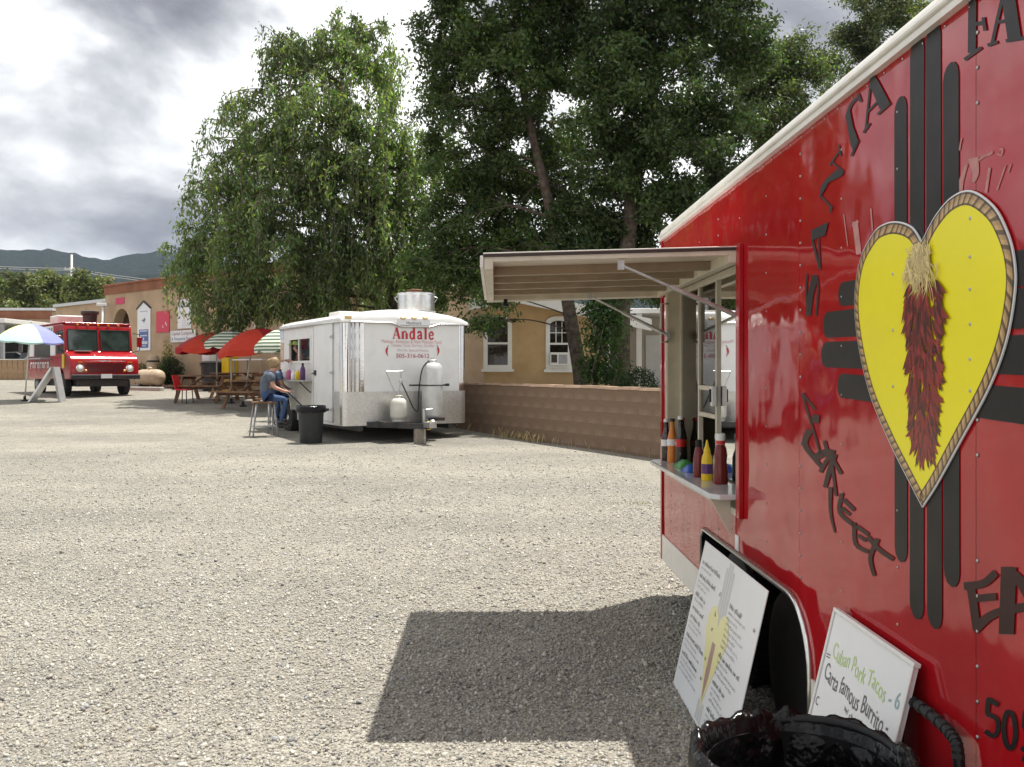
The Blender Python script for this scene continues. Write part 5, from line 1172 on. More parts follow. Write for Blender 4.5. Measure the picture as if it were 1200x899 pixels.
# big drooping elm behind the white trailer
Y = 27.0; b = stand(478, Y)
build_tree('elm_tree', 'huge drooping green tree standing behind the white trailer', b,
    [b, P(470, 400, Y), P(462, 330, Y), P(440, 250, Y-.3), P(418, 170, Y-.5), P(400, 100, Y-.5)], .30,
    [lobe(400, 60, Y, 52, 46), lobe(350, 80, Y-.4, 42, 40), lobe(437, 82, Y+.4, 45, 48), lobe(318, 55, Y, 20, 26), lobe(425, 28, Y+.3, 26, 18), lobe(310, 140, Y-.5, 48, 46), lobe(380, 140, Y-1.0, 62, 56), lobe(455, 165, Y-.3, 48, 58),
     lobe(268, 175, Y, 38, 48), lobe(275, 120, Y, 18, 18), lobe(262, 240, Y-.5, 42, 46), lobe(340, 235, Y-1.4, 62, 60), lobe(420, 240, Y-1.2, 60, 60), lobe(480, 255, Y-.2, 36, 60), lobe(240, 275, Y, 38, 38), lobe(222, 310, Y+.3, 28, 32), lobe(270, 330, Y-.8, 46, 40), lobe(345, 315, Y-1.4, 60, 46), lobe(420, 320, Y-1.0, 58, 38), lobe(285, 365, Y-.6, 38, 20), lobe(245, 350, Y, 32, 24), lobe(360, 352, Y-.6, 56, 20), lobe(215, 288, Y, 14, 12), lobe(490, 200, Y+.5, 34, 50), lobe(500, 300, Y+.4, 40, 50), lobe(470, 345, Y+.6, 50, 30), lobe(330, 190, Y-1.2, 50, 44), lobe(300, 280, Y-1.2, 50, 40), lobe(395, 200, Y-1.4, 50, 50), lobe(395, 290, Y-1.5, 50, 46)],
    98000, .140, (0.108, 0.154, 0.066), 1.1, 21, twigs=26, hang=.70, sprayw=.125, aspect=.34)
# two locusts in the yard behind the block wall, shade painted into their leaf colour
Y = 22.0; b = stand(683, Y)
build_tree('locust_tree', 'slim dark trunked tree leaning left behind the block wall', b,
    [b, P(680, 440, Y), P(668, 370, Y), P(655, 290, Y), P(640, 225, Y), P(622, 150, Y), P(608, 70, Y+.2), P(604, -20, Y+.3)], .20,
    [lobe(560, 40, Y, 50, 44), lobe(520, 70, Y-.3, 34, 44), lobe(610, 20, Y+.4, 55, 40), lobe(640, 95, Y+.2, 40, 42), lobe(560, 120, Y-.5, 50, 34), lobe(522, 25, Y, 34, 40), lobe(600, -50, Y, 80, 40), lobe(530, -45, Y, 45, 40), lobe(575, 180, Y+.3, 40, 26), lobe(625, 185, Y+1, 38, 34), lobe(545, 250, Y+1.6, 48, 46), lobe(600, 285, Y+1.8, 44, 34), lobe(540, 320, Y+1.8, 46, 28), lobe(505, 300, Y+2, 30, 50), lobe(520, 200, Y+1.5, 28, 36), lobe(560, 375, Y-1.5, 22, 16), lobe(575, 350, Y-1.0, 22, 10), lobe(590, 70, Y-.4, 50, 40), lobe(590, 150, Y+.8, 50, 40), lobe(640, 10, Y, 40, 40), lobe(560, 215, Y+1.4, 44, 34), lobe(610, 235, Y+1.8, 40, 34), lobe(570, 300, Y+2.4, 60, 50), lobe(640, 290, Y+2.4, 30, 40), lobe(665, 170, Y+2.5, 30, 40), lobe(500, 130, Y+1.5, 24, 40), lobe(660, 230, Y+2.6, 34, 36)],
    115000, .108, (0.060, 0.100, 0.030), .25, 33, twigs=24, sprayw=.16, leafmat='leaf_shaded')
Y = 21.0; b = stand(727, Y)
build_tree('locust_tree', 'thick trunked dark tree rising behind the wall next to the awning', b,
    [b, P(727, 450, Y), P(728, 360, Y), P(735, 290, Y+.2), P(745, 200, Y+.4), P(765, 110, Y+.6), P(780, 30, Y+.8), P(790, -60, Y+1)], .27,
    [lobe(720, 30, Y, 60, 46), lobe(790, 10, Y+.5, 70, 50), lobe(850, 60, Y+1, 46, 44), lobe(760, 90, Y-.6, 60, 40), lobe(700, 110, Y-.2, 40, 46), lobe(830, 130, Y+.4, 48, 40), lobe(780, 170, Y-.6, 60, 40), lobe(715, 185, Y+.6, 44, 40), lobe(850, 195, Y+.8, 30, 28), lobe(750, 235, Y+.2, 60, 38), lobe(695, 260, Y+.6, 46, 36), lobe(800, 240, Y-.4, 40, 34), lobe(720, 290, Y+.8, 60, 24), lobe(660, 45, Y+1, 36, 50), lobe(660, -40, Y+.4, 70, 46), lobe(760, -60, Y, 90, 50), lobe(860, -20, Y+1, 46, 36), lobe(885, 30, Y+1.2, 24, 24), lobe(760, 330, Y+3, 44, 26), lobe(720, 325, Y+3, 40, 22)],
    150000, .112, (0.046, 0.078, 0.025), .3, 44, twigs=24, sprayw=.17, leafmat='leaf_shaded')
Y = 30.0; b = stand(905, Y)
build_tree('locust_tree', 'paler open tree showing above the red trailer roof', b,
    [b, P(905, 350, Y), P(900, 250, Y), P(890, 170, Y), P(900, 110, Y)], .22,
    [lobe(900, 90, Y, 40, 44), lobe(945, 110, Y, 34, 44), lobe(865, 120, Y, 34, 44), lobe(900, 170, Y, 50, 44), lobe(965, 80, Y+.5, 18, 26), lobe(860, 200, Y, 44, 40), lobe(925, 55, Y, 16, 22)],
    42000, .12, (0.066, 0.090, 0.042), .3, 55, twigs=9)
Y = 34.0; b = stand(1030, Y)
build_tree('elm_tree', 'distant feathery tree behind the roof of the red trailer', b,
    [b, P(1030, 350, Y), P(1025, 200, Y), P(1020, 60, Y)], .24,
    [lobe(1020, 20, Y, 40, 36), lobe(1000, 60, Y, 24, 34), lobe(1060, 10, Y, 40, 30), lobe(1035, 70, Y, 30, 34), lobe(990, 105, Y, 22, 24), lobe(1010, -30, Y, 40, 30), lobe(1010, 150, Y, 34, 40)],
    34000, .12, (0.080, 0.102, 0.058), .3, 66, twigs=9)
# understorey behind the wall
Y = 20.2; b = stand(703, Y); T = thing('sapling', 'leafy green sapling climbing between the two tree trunks', 'sapling', b)
q = MB()
for k in range(6):
    a = Vector((wr.uniform(-.1, .1), wr.uniform(-.2, .2), 0)); q.tube([a, a + Vector((wr.uniform(-.3, .3), 0, 1.2)), a + Vector((wr.uniform(-.45, .45), 0, 2.4))], [.02, .014, .006], 5)
q.build('stem', 'twig', T, smooth=True)
r_ = np.random.default_rng(3); pp = []
for px, py, rx, rz, n in ((700, 365, 17, 20, 900), (705, 400, 20, 18, 900), (708, 435, 22, 16, 900), (692, 430, 12, 14, 400), (718, 375, 16, 18, 600), (725, 345, 30, 10, 600)):
    c = P(px, py, Y) - Vector(b); pp.append(np.array(c) + r_.normal(size=(n, 3)) * np.array([rx, 14, rz]) * Y / F * .55)
leaves('foliage', np.concatenate(pp), .10, (0.050, 0.095, 0.030), T, 'leaf', r_, .5)
for nm, lb, px, py, Y, rx, rz, n, c in (('shrub', 'round dark clipped shrub in the yard by the red trailer', 748, 448, 19.5, 26, 15, 3800, (0.022, 0.045, 0.018)),):
    p = P(px, py, Y); z = g(Y); T = thing(nm, lb, 'shrub', (p.x, Y, z)); hz = p.z + rz*Y/F - z
    bush_mesh(T, (0, 0, hz*.55), (rx*Y/F, rx*Y/F, hz*.5), n, .06, c, seed=4, shell=.6); q = MB(); q.tube([(0, 0, -.02), (0, 0, hz*.5)], .04, 6); q.build('stem', 'twig', T)
# ------------------------------------------------------------------ adobe shop building on the left
BO = (-17.5, 40.0, g(40.0)); BRZ = math.atan2(-4.0, 4.5); BP = plane_map(BO, BRZ)
def bld_pt(x, y, z):
    c, s = math.cos(BRZ), math.sin(BRZ); return Vector((BO[0] + x*c - y*s, BO[1] + x*s + y*c, BO[2] + z))
def build_shop():
    T = thing('shop_building', 'long brown adobe shop with an arched doorway beside the red van', 'building', BO, BRZ)
    L = 17.0; H = BP(122, 337)[1]; ax0, ax1 = BP(132.5, 400)[0], BP(151.5, 400)[0]; az = BP(142, 362)[1]
    w = (ax1 - ax0)/2; cx = (ax0 + ax1)/2
    arch = [(ax1, -.6), (ax1, az - w)] + [(cx + w*math.cos(math.pi*k/10), az - w + w*math.sin(math.pi*k/10)) for k in range(1, 10)] + [(ax0, az - w), (ax0, -.6)]
    outl = [(0, -.6)] + list(reversed(arch)) + [(L, -.6), (L, H), (0, H)]
    f = MB(); f.prism(outl, lambda a, b, d: (a, d, b), 0.0, .45); f.build('wall', 'adobe', T, bevel=.04)
    b = MB(); b.box(0, .4, .45, 9, -.6, H); b.box(L - .4, L, .45, 9, -.6, H); b.box(.4, L - .4, 8.6, 9, -.6, H); b.build('side_wall', 'adobe', T)
    b = MB(); b.box(.4, L - .4, .45, 8.6, H - .6, H - .35); b.build('roof', 'adobe_rust', T)
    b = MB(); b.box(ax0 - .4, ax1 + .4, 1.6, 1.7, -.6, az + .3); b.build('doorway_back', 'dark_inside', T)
    b = MB(); b.box(cx - .5, cx + .5, 1.55, 1.6, -.3, 2.1); D = b.build('door', 'wood', T); q = MB(); q.lathe([(.03, 0), (.04, .03), (.0, .06)], (cx + .4, 1.55, 1.0), 8, Matrix.Rotation(R(90), 3, 'X')); q.build('handle', 'galvanised', D)
    b = MB(); b.box(-.06, L + .06, -.08, .50, H, H + .10); b.build('coping', 'adobe_rust', T, bevel=.02)
    b = MB(); b.box(-.03, L, -.035, -.002, H - .34, H - .002); b.build('cornice', 'adobe_rust', T)
    u, z = BP(175, 332); b = MB(); b.add([(u - 1.2, 3, H), (u + 1.2, 3, H), (u + 1.2, 5, H), (u - 1.2, 5, H), (u - 1.0, 3.2, H + .4), (u + 1.0, 3.2, H + .4), (u + 1.0, 4.8, H + .4), (u - 1.0, 4.8, H + .4)], [(0,1,5,4), (1,2,6,5), (2,3,7,6), (3,0,4,7), (4,5,6,7)]); b.build('roof_box', 'terracotta', T)
    # pink painted panel above the arch
    (u0, z0), (u1, z1) = BP(136, 357), BP(146, 348.5); b = MB(); b.box(u0, u1, -.02, -.002, z0, z1); b.build('painted_panel', 'pink_paint', T)
    # lower wings to the left and behind
    zw = BP(100, 354)[1]
    b = MB(); b.box(-6.5, -.005, .6, 8, -.6, zw); b.build('wing_wall', 'adobe', T); b = MB(); b.box(-6.6, -.01, .5, 8.1, zw, zw + .14); b.build('wing_coping', 'roof_metal', T)
    return T
build_shop()
def flat_sign(name, label, pxl, pyt, pxr, pyb, m, off=-.035, cat='sign', peak=0, th=.03):
    (u0, z0), (u1, z1) = BP(pxl, pyb), BP(pxr, pyt); p = bld_pt((u0 + u1)/2, 0, z0); t = thing(name, label, cat, p, BRZ); w, h = u1 - u0, z1 - z0
    poly = [(-w/2, 0), (w/2, 0), (w/2, h)] + ([(0, h + peak)] if peak else []) + [(-w/2, h)]
    q = MB(); q.prism(poly, lambda a, b, d: (a, d, b), off, off + th); q.build('board', m, t)
    return t, w, h, lambda a, b, d: (a, off - d, b)
t, w, h, fn = flat_sign('hanging_sign', 'tall white and blue sign board with a peaked top on the adobe wall', 162, 361, 177, 411, 'sign_white', peak=.28)
q = MB(); q.add([fn(a, b, .004) for a, b in ((-w*.36, h*.06), (w*.36, h*.06), (w*.36, h*.50), (-w*.36, h*.50))], [(0,1,2,3)], 0, (.05, .09, .30)); q.build('blue_panel', 'printed', t)
q = MB(); 
for z0, z1, a in ((.45, .48, .30), (.34, .365, .28), (.15, .22, .30), (.10, .12, .18)): q.add([fn(x*w, z*h, .008) for x, z in ((-a, z0), (a, z0), (a, z1), (-a, z1))], [(0,1,2,3)], 0, (.55, .58, .68))
q.add([fn(w*.5*a, h*(.28 + b), .008) for a, b in ((-.1, -.04), (.1, -.04), (.06, .03), (-.06, .03))], [(0,1,2,3)], 0, (.6, .62, .7))
for k in range(9): a = wr.uniform(0, 6.28); rr = wr.uniform(0, .14); q.add([fn(math.cos(a)*rr*w + x*w, h*(.72 + math.sin(a)*rr*.4) + z*h, .006) for x, z in ((-.05, -.02), (.05, -.01), (.02, .03))], [(0,1,2)], 0, (.10, .12, .22))
put_text(q, 'Studio', -w*.26, w*.26, h*.91, h*.95, fn, .007, 0, (.35, .36, .42)) if False else None
q.add([fn(x*w, z*h, .006) for x, z in ((-.3, .92), (.3, .92), (.3, .945), (-.3, .945))], [(0,1,2,3)], 0, (.45, .46, .52)); q.build('print', 'printed', t)
q = MB(); 
for sx in (-1, 1): q.beam((sx*w*.54, -.05, h), (0, -.05, h + .30), .05, .05)
q.build('gable_trim', 'steel_dark', t)
t, w, h, fn = flat_sign('wall_sign', 'plain red square sign on the adobe wall right of the blue sign', 184, 364, 199, 390, 'sign_red')
q = MB()
for x, z in ((-.02, .22), (.18, .38), (.25, .30)): q.add([fn(x*w, z*h, .004), fn((x+.10)*w, z*h, .004), fn((x+.06)*w, (z+.14)*h, .004)], [(0,1,2)], 0, (.75, .55, .58))
q.build('print', 'printed', t)
t, w, h, fn = flat_sign('banner', 'white hanging banner with a tan diamond emblem on the adobe wall', 209, 350, 224.5, 385.5, 'sign_white')
q = MB(); q.add([fn(a*w, b*h, .004) for a, b in ((0, .30), (.2, .48), (0, .68), (-.2, .48))], [(0,1,2,3)], 0, (.55, .42, .26)); q.add([fn(a*w, b*h, .006) for a, b in ((0, .36), (.13, .48), (0, .62), (-.13, .48))], [(0,1,2,3)], 0, (.72, .70, .66))
for x in (-.14, .02, .2): q.add([fn((x+a)*w, (.72+b)*h, .006) for a, b in ((0, 0), (.12, .0), (.12, .05), (0, .05))], [(0,1,2,3)], 0, (.08, .07, .08))
for x in (-.1, .06): q.add([fn((x+a)*w, b*h, .006) for a, b in ((0, .02), (.05, .02), (.05, .30), (0, .30))], [(0,1,2,3)], 0, (.62, .58, .64))
q.build('print', 'printed', t)
t, w, h, fn = flat_sign('shop_sign', 'white sign reading Capital Computer in maroon letters on the adobe wall', 202, 386.5, 231, 401.5, 'sign_white', off=-.075)
q = MB(); put_text(q, 'Capital Computer', -w*.46, w*.46, h*.52, h*.92, fn, .004, 0, (.25, .03, .09)); put_text(q, '& Network Repair', -w*.46, w*.46, h*.06, h*.44, fn, .004, 0, (.12, .08, .22)); q.build('lettering', 'printed', t)

# low adobe building and carport farther left, fence, cars
def build_left():
    Y = 54.0; z0 = g(Y); X0, X1 = P(-190, 0, Y).x, P(60, 0, Y).x; zt = P(0, 364, Y).z - z0
    T = thing('adobe_house', 'low flat roofed adobe house behind the picket fence', 'building', ((X0+X1)/2, Y, z0)); w = (X1 - X0)/2
    q = MB(); q.box(-w, w, 0, 7, -.5, zt); q.build('wall', 'adobe', T, bevel=.05); q = MB(); q.box(-w - .1, w + .1, -.1, 7.1, zt, zt + .15); q.build('coping', 'roof_metal', T)
    q = MB(); q.box(-w - .03, w + .03, -.04, -.004, zt - .5, zt - .01); q.build('cornice', 'adobe_rust', T)
    for k in range(-3, 4):
        q = MB(); q.box(k*3.2 - .6, k*3.2 + .6, -.05, -.004, .9, 2.2); wq = q.build('window', 'white_paint', T); q = MB(); q.box(k*3.2 - .5, k*3.2 + .5, -.06, -.051, 1.0, 2.1); q.build('pane', 'car_dark', wq)
    Y = 49.0; z0 = g(Y); X0, X1 = P(-120, 0, Y).x, P(44, 0, Y).x; T = thing('carport', 'open carport with a pale flat roof over parked cars', 'carport', ((X0+X1)/2, Y, z0)); w = (X1 - X0)/2; zt = P(0, 382, Y).z - z0
    q = MB(); q.box(-w, w, -3.2, 3.2, zt, zt + .22); q.build('roof', 'white_paint', T, bevel=.02)
    for x in (-w + .2, -w*.33, w*.33, w - .2):
        for y in (-3.0, 3.0): q = MB(); q.box(x - .08, x + .08, y - .08, y + .08, -.3, zt); q.build('post', 'dust_grey', T)
    q = MB(); q.box(-w, w, 3.25, 3.35, -.3, zt); q.build('back_wall', 'dark_inside', T)
    Y = 45.0; z0 = g(Y); X0, X1 = P(-150, 0, Y).x, P(40, 0, Y).x; T = thing('picket_fence', 'brown wooden fence of broad upright boards behind the umbrella', 'fence', (X1, Y, z0)); L = X1 - X0; ht = P(0, 422, Y).z - z0
    q = MB(); q.box(-.115, .115, -.02, .02, -.05, ht); pr = q.build('picket', 'fence_wood', T); n = int(L / .26)
    for i in range(n):
        o = pr if i == 0 else copy_part(pr, T); o.location = (-.13 - i*.26, wr.uniform(-.01, .01), wr.uniform(-.03, .03))
    for z in (.15, ht - .05): q = MB(); q.box(-L, 0, .021, .07, z - .05, z + .05); q.build('rail', 'fence_wood', T)
    q = MB(); q.box(-L, 0, -.05, .075, ht + .002, ht + .05); q.build('cap_rail', 'white_trim', T)
build_left()
def car(name, label, loc, rz, m):
    T = thing(name, label, 'car', loc, rz); prof = [(-2.1, .32), (-2.15, .62), (-2.0, .80), (-1.1, .90), (-.55, 1.32), (.85, 1.38), (1.55, .98), (2.05, .90), (2.12, .55), (2.05, .32)]
    b = MB(); b.prism(prof, lambda a, z, d: (a, d * (1 - .12 * max(0, z - .9) / .5), z), -.85, .85); b.build('body', m, T, bevel=.06)
    for s in (-1, 1):
        q = MB(); q.prism([(-.95, .95), (-.50, 1.28), (.78, 1.32), (1.3, .98)], lambda a, z, d: (a, d * (1 - .12 * max(0, z - .9) / .5), z), s*.852, s*.862); q.build('side_window', 'glass_dark', T)
        for x in (-1.3, 1.3):
            q = MB(); q.lathe([(.18, -.1), (.30, -.1), (.32, -.06), (.32, .06), (.30, .1), (.18, .1)], (x, s*.78, .32), 20, Matrix.Rotation(R(90), 3, 'X')); wo = q.build('wheel', 'black_rubber', T, smooth=True, autos=35); q = MB(); q.lathe([(.19, 0), (.05, .02)], (x, s*.87, .32), 12, Matrix.Rotation(R(-90*s), 3, 'X')); q.build('rim', 'aluminium', wo)
        q = MB(); q.box(-2.17, -2.10, s*.62 - .16, s*.62 + .16, .60, .72); q.build('headlight', 'lamp_glass', T, bevel=.02)
Yc = 48.5
car('parked_car', 'pale silver car parked under the carport', (P(2, 0, Yc).x, Yc, g(Yc)), R(20), 'car_silver')
Yc = 48.0
car('parked_car', 'dark car parked under the carport next to the silver one', (P(30, 0, Yc).x - .3, Yc + .8, g(Yc)), R(70), 'car_dark')

# tank, pot, shrubs and kerb at the foot of the shop
def at_shop(px, py, off): u, z = BP(px, py, off); return u, z
u, z = at_shop(176, 442, -1.5); p = bld_pt(u, -1.5, 0); p.z = g(p.y); T = thing('propane_tank', 'big tan horizontal propane tank at the foot of the adobe wall', 'propane tank', p, BRZ + R(12)); hh_ = .32
q = MB(); q.lathe([(.02, -.66), (.17, -.62), (.27, -.52), (.30, -.40), (.30, .40), (.27, .52), (.17, .62), (.02, .66)], (0, 0, hh_ + .08), 20, Matrix.Rotation(R(90), 3, 'Y')); q.build('body', 'tank_tan', T, smooth=True)
for x in (-.35, .35): q = MB(); q.box(x - .05, x + .05, -.22, .22, 0, .14); q.build('foot', 'steel_dark', T)
q = MB(); q.lathe([(.08, .68), (.08, .76), (.03, .79)], n=10); q.build('valve_cover', 'tank_tan', T)
u, z = at_shop(180, 426, -.5); p = bld_pt(u, -.5, 0); p.z = g(p.y); T = thing('barrel', 'round tan barrel standing on end behind the propane tank', 'barrel', p, 0)
q = MB(); q.lathe([(.20, 0), (.24, .3), (.25, .62), (.24, .9), (.20, 1.16), (.10, 1.22)], n=16); q.build('body', 'tank_tan', T, smooth=True)
for z in (.25, .95): q = MB(); q.lathe([(.245, z), (.25, z + .02), (.25, z + .05), (.245, z + .07)], n=16); q.build('hoop', 'steel_dark', T)
u, z = at_shop(172, 454, -2.6); p = bld_pt(u, -2.6, 0); p.z = g(p.y); q = MB(); q.box(-.75, .75, -.09, .09, -.03, .13); o = q.build('parking_kerb', 'concrete', bevel=.03); o.location = p; o.rotation_euler = (0, 0, BRZ + .25); tag(o, 'pale concrete parking kerb in front of the propane tank', 'kerb')
for k, (px, w, h, n, c, lb, off) in enumerate(((200, .48, 1.15, 2600, (.035, .055, .025), 'dark green bush growing against the adobe wall', -.7), (196.5, .22, 1.85, 420, (.20, .20, .05), 'tall thin yellow flowering stalks by the adobe wall', -.5), (166, .35, .9, 900, (.10, .11, .05), 'grey green scrubby plant behind the propane tank', -.45))):
    u, z = at_shop(px, 440, off); p = bld_pt(u, off, 0); p.z = g(p.y); T = thing('shrub', lb, 'shrub', p); bush_mesh(T, (0, 0, h*.55), (w, w, h*.5), n, .09, c, seed=20 + k, shell=.2)
    q = MB(); 
    for j in range(5): a = wr.uniform(0, 6.28); q.tube([(0, 0, -.03), (math.cos(a)*w*.5, math.sin(a)*w*.5, h*.7)], [.015, .005], 4)
    q.build('stem', 'twig', T)
p = bld_pt(BP(121, 380, -.35)[0], -.35, 0); T = thing('street_lamp', 'white lamp post at the corner of the adobe building', 'lamp', (p.x, p.y, g(p.y))); zt = P(120, 359, p.y).z - g(p.y)
q = MB(); q.tube([(0, 0, -.05), (0, 0, zt)], .07, 8); q.build('pole', 'white_paint', T, smooth=True); q = MB(); q.box(-.25, .22, -.12, .12, zt, zt + .14); q.build('lamp_head', 'white_paint', T, bevel=.03)

# ------------------------------------------------------------------ trees, pole and wires far off
for k, (px, py, rx, rz, c) in enumerate(((20, 345, 34, 30, (.115, .14, .06)), (62, 335, 30, 22, (.125, .15, .065)), (48, 352, 40, 26, (.10, .125, .05)), (100, 340, 20, 22, (.10, .125, .05)), (122, 345, 18, 16, (.11, .13, .045)), (-40, 340, 40, 30, (.08, .10, .045)), (-110, 335, 44, 34, (.08, .11, .045)), (-190, 345, 44, 30, (.08, .10, .045)))):
    Y = 92.0 + 5*(k % 3); b = (P(px, 0, Y).x, Y, g(Y) - .1)
    lb = ['olive green tree with the widest crown above the low adobe house', 'olive green tree beneath the pale utility pole', 'dull green tree low between taller olive crowns', 'light green tree just right of the utility pole', 'yellowish green tree touching the shop roof', 'olive green tree beyond the end of the carport', 'tall olive green tree far beyond the carport', 'broad olive green tree far beyond the picket fence'][k]
    build_tree('distant_tree', lb, b, [b, P(px, 400, Y), P(px, py + 10, Y), P(px, py - 10, Y)], .28, [lobe(px, py, Y, rx*.7, rz*.8), lobe(px - rx*.5, py + rz*.2, Y, rx*.5, rz*.7), lobe(px + rx*.5, py + rz*.15, Y, rx*.5, rz*.7), lobe(px - rx*.1, py - rz*.45, Y-1, rx*.45, rz*.5), lobe(px + rx*.2, py + rz*.7, Y-1, rx*.8, rz*.6)], 9000, .30, c, .2, 70 + k, twigs=5, group='trees beyond the low adobe house', leafmat='leaf_far', sprayw=.45, aspect=.6)
Y = 115.0; p = P(84, 0, Y); T = thing('utility_pole', 'pale bare utility pole rising against the dark hills', 'pole', (p.x, Y, g(Y))); zt = P(84, 298.5, Y).z - g(Y)
q = MB(); q.tube([(0, 0, -.2), (0, 0, zt)], [.20, .13], 8); q.build('pole', 'pole_pale', T, smooth=True); q = MB(); q.box(-.9, .9, -.06, .06, zt - 1.9, zt - 1.75); q.build('crossarm', 'pole_pale', T)
for k in range(4): q = MB(); q.lathe([(.05, 0), (.07, .1), (.03, .2)], (-.8 + k*.53, 0, zt - 1.75), 8); q.build('insulator', 'pole_pale', T)
for k, lb in enumerate(('thin power line sagging across the hills, upper strand', 'thin power line sagging across the hills, lower strand')):
    a, b_ = P(-260, 290 + 2*k, Y), P(84, 314.5 + 2.2*k, Y); c = P(330, 337 + 3*k, Y - 15); q = MB()
    pts = [a.lerp(b_, t) + Vector((0, 0, -1.4*4*t*(1-t)*.4)) for t in [i/12 for i in range(13)]] + [b_.lerp(c, t) + Vector((0, 0, -4*t*(1-t)*.5)) for t in [i/12 for i in range(1, 13)]]
    q.tube([v - b_ for v in pts], .045, 4); o = q.build('power_line', 'pole_pale'); o.location = b_; tag(o, lb, 'power line')

# ------------------------------------------------------------------ red step van
def build_van():
    fx, Y = 120.0, 28.4; p = P(fx, 0, Y); hd = math.atan2(-.76, .65); T = thing('step_van', 'old red food van with a split windshield and a roof vent', 'van', (p.x, Y, g(Y)), hd)
    # local x forward, y to the van's left (image right), z up
    W2 = 1.0; Hh = 2.22; L = 4.6
    side = [(-L, .50), (-L, Hh - .06), (-L + .08, Hh), (-.52, Hh), (-.44, Hh - .05), (-.40, Hh - .14), (-.26, 1.36), (.02, 1.28), (.22, 1.16), (.28, 1.02), (.28, .52), (-.32, .50), (-.36, .62), (-.50, .78), (-.72, .84), (-.94, .78), (-1.08, .62), (-1.12, .50)]
    b = MB(); b.prism(side, lambda a, z, d: (a, d, z), -W2, W2); b.build('body', 'van_red', T, bevel=.05, seg=3)
    b = MB(); b.box(-L - .02, -.46, -W2 - .02, W2 + .02, Hh + .002, Hh + .035); b.box(-.48, -.42, -W2 + .05, W2 - .05, Hh - .04, Hh + .03); b.build('roof_rail', 'van_red', T, bevel=.01)
    # windshield panes lie on the slope between (-.40, 2.08) and (-.26, 1.36)
    def ws(y, s, d): a = Vector((-.26, 0, 1.36)).lerp(Vector((-.40, 0, 2.08)), s); return (a.x + d*.98, y, a.z + d*.19)
    for y0, y1 in ((-.90, -.05), (.05, .90)):
        q = MB(); q.prism([(y0, .06), (y1, .06), (y1, .92), (y0, .92)], ws, .010, .016); q.build('windshield', 'van_glass', T)
        q = MB()
        for (ya, sa, yb, sb) in ((y0, .06, y1, .06), (y0, .92, y1, .92), (y0, .06, y0, .92), (y1, .06, y1, .92)): q.tube([ws(ya, sa, .018), ws(yb, sb, .018)], .018, 5)
        q.build('windshield_gasket', 'black_rubber', T)
    q = MB(); q.box(-.22, .0, -.75, -.30, 1.37, 1.39); q.build('dash_paper', 'canvas_mint', T)
    for y in (-.45, .45): q = MB(); q.tube([ws(y, .04, .03), ws(y - .28, .5, .03)], .008, 4); q.build('wiper', 'black_rubber', T)
    # nose: grille, badge bar, lamps, bumper
    q = MB()
    for k in range(6): q.box(.281, .295, -.55, .55, .74 + k*.048, .765 + k*.048)
    q.build('grille', 'van_grille', T); q = MB(); q.box(.281, .298, -.62, .62, 1.065, 1.085); q.box(.281, .305, -.14, .14, 1.055, 1.095); q.build('badge_bar', 'chrome', T)
    for y in (-.72, .72):
        q = MB(); q.lathe([(.12, 0), (.12, .02), (.10, .03)], (.28, y, .86), 18, Matrix.Rotation(R(90), 3, 'Y')); hl = q.build('headlight', 'chrome', T, smooth=True, autos=40); q = MB(); q.lathe([(.095, .025), (.07, .05), (0, .06)], (.28, y, .86), 16, Matrix.Rotation(R(90), 3, 'Y')); q.build('lens', 'lamp_glass', hl, smooth=True)
        q = MB(); q.lathe([(.05, 0), (.04, .03), (0, .04)], (.28, y*.78, .78), 12, Matrix.Rotation(R(90), 3, 'Y')); q.build('indicator', 'amber', T, smooth=True)
        q = MB(); q.box(.281, .30, y - .07, y + .07, 1.02, 1.06); q.build('marker_lamp', 'amber', T)
    q = MB(); q.box(.28, .40, -1.0, 1.0, .52, .66); B_ = q.build('bumper', 'steel_dark', T, bevel=.02); q = MB(); q.box(.402, .41, -.16, .16, .55, .68); q.build('licence_plate', 'sign_white', B_)
    for y in (-.6, -.3, 0, .3, .6): q = MB(); q.lathe([(.04, 0), (.03, .03), (0, .04)], (-.415, y, Hh - .04), 8, Matrix.Rotation(R(90), 3, 'Y')); q.build('roof_lamp', 'amber', T)
    for y, s in ((-W2, -1), (W2, 1)):
        q = MB(); q.tube([(-.30, y, 1.95), (-.22, y + s*.18, 1.92)], .012, 5); q.tube([(-.30, y, 1.35), (-.22, y + s*.18, 1.42)], .012, 5); q.tube([(-.22, y + s*.18, 1.92), (-.22, y + s*.18, 1.42)], .012, 5); M_ = q.build('mirror', 'black_plastic', T); q = MB(); q.box(-.25, -.20, y + s*.10, y + s*.26, 1.52, 1.84); q.build('mirror_head', 'van_red' if s > 0 else 'van_red', M_, bevel=.02)
        for x in (-.72, -3.6):
            q = MB(); q.lathe([(.18, -.10), (.30, -.11), (.345, -.08), (.345, .08), (.30, .11), (.18, .10)], (x, y - s*.14, .345), 24, Matrix.Rotation(R(90), 3, 'X')); wo = q.build('wheel', 'black_rubber', T, smooth=True, autos=35); q = MB(); q.lathe([(.19, .0), (.12, -.02), (.10, .03), (0, .04)], (x, y - s*.04, .345), 14, Matrix.Rotation(R(-90*s), 3, 'X')); q.build('rim', 'dust_grey', wo)
    # serving side (van's right): open cab door, hatch, menus, lettering
    sd = lambda a, z, d: (a, -W2 - d, z)
    q = MB(); q.prism([(-1.15, 1.30), (-.48, 1.30), (-.48, 2.0), (-1.15, 2.0)], sd, .0, .01); q.build('cab_window', 'van_glass', T)
    q = MB(); q.prism([(-3.7, 1.22), (-1.9, 1.22), (-1.9, 1.88), (-3.7, 1.88)], sd, .001, .012); hatch = q.build('serving_hatch', 'dark_inside', T)
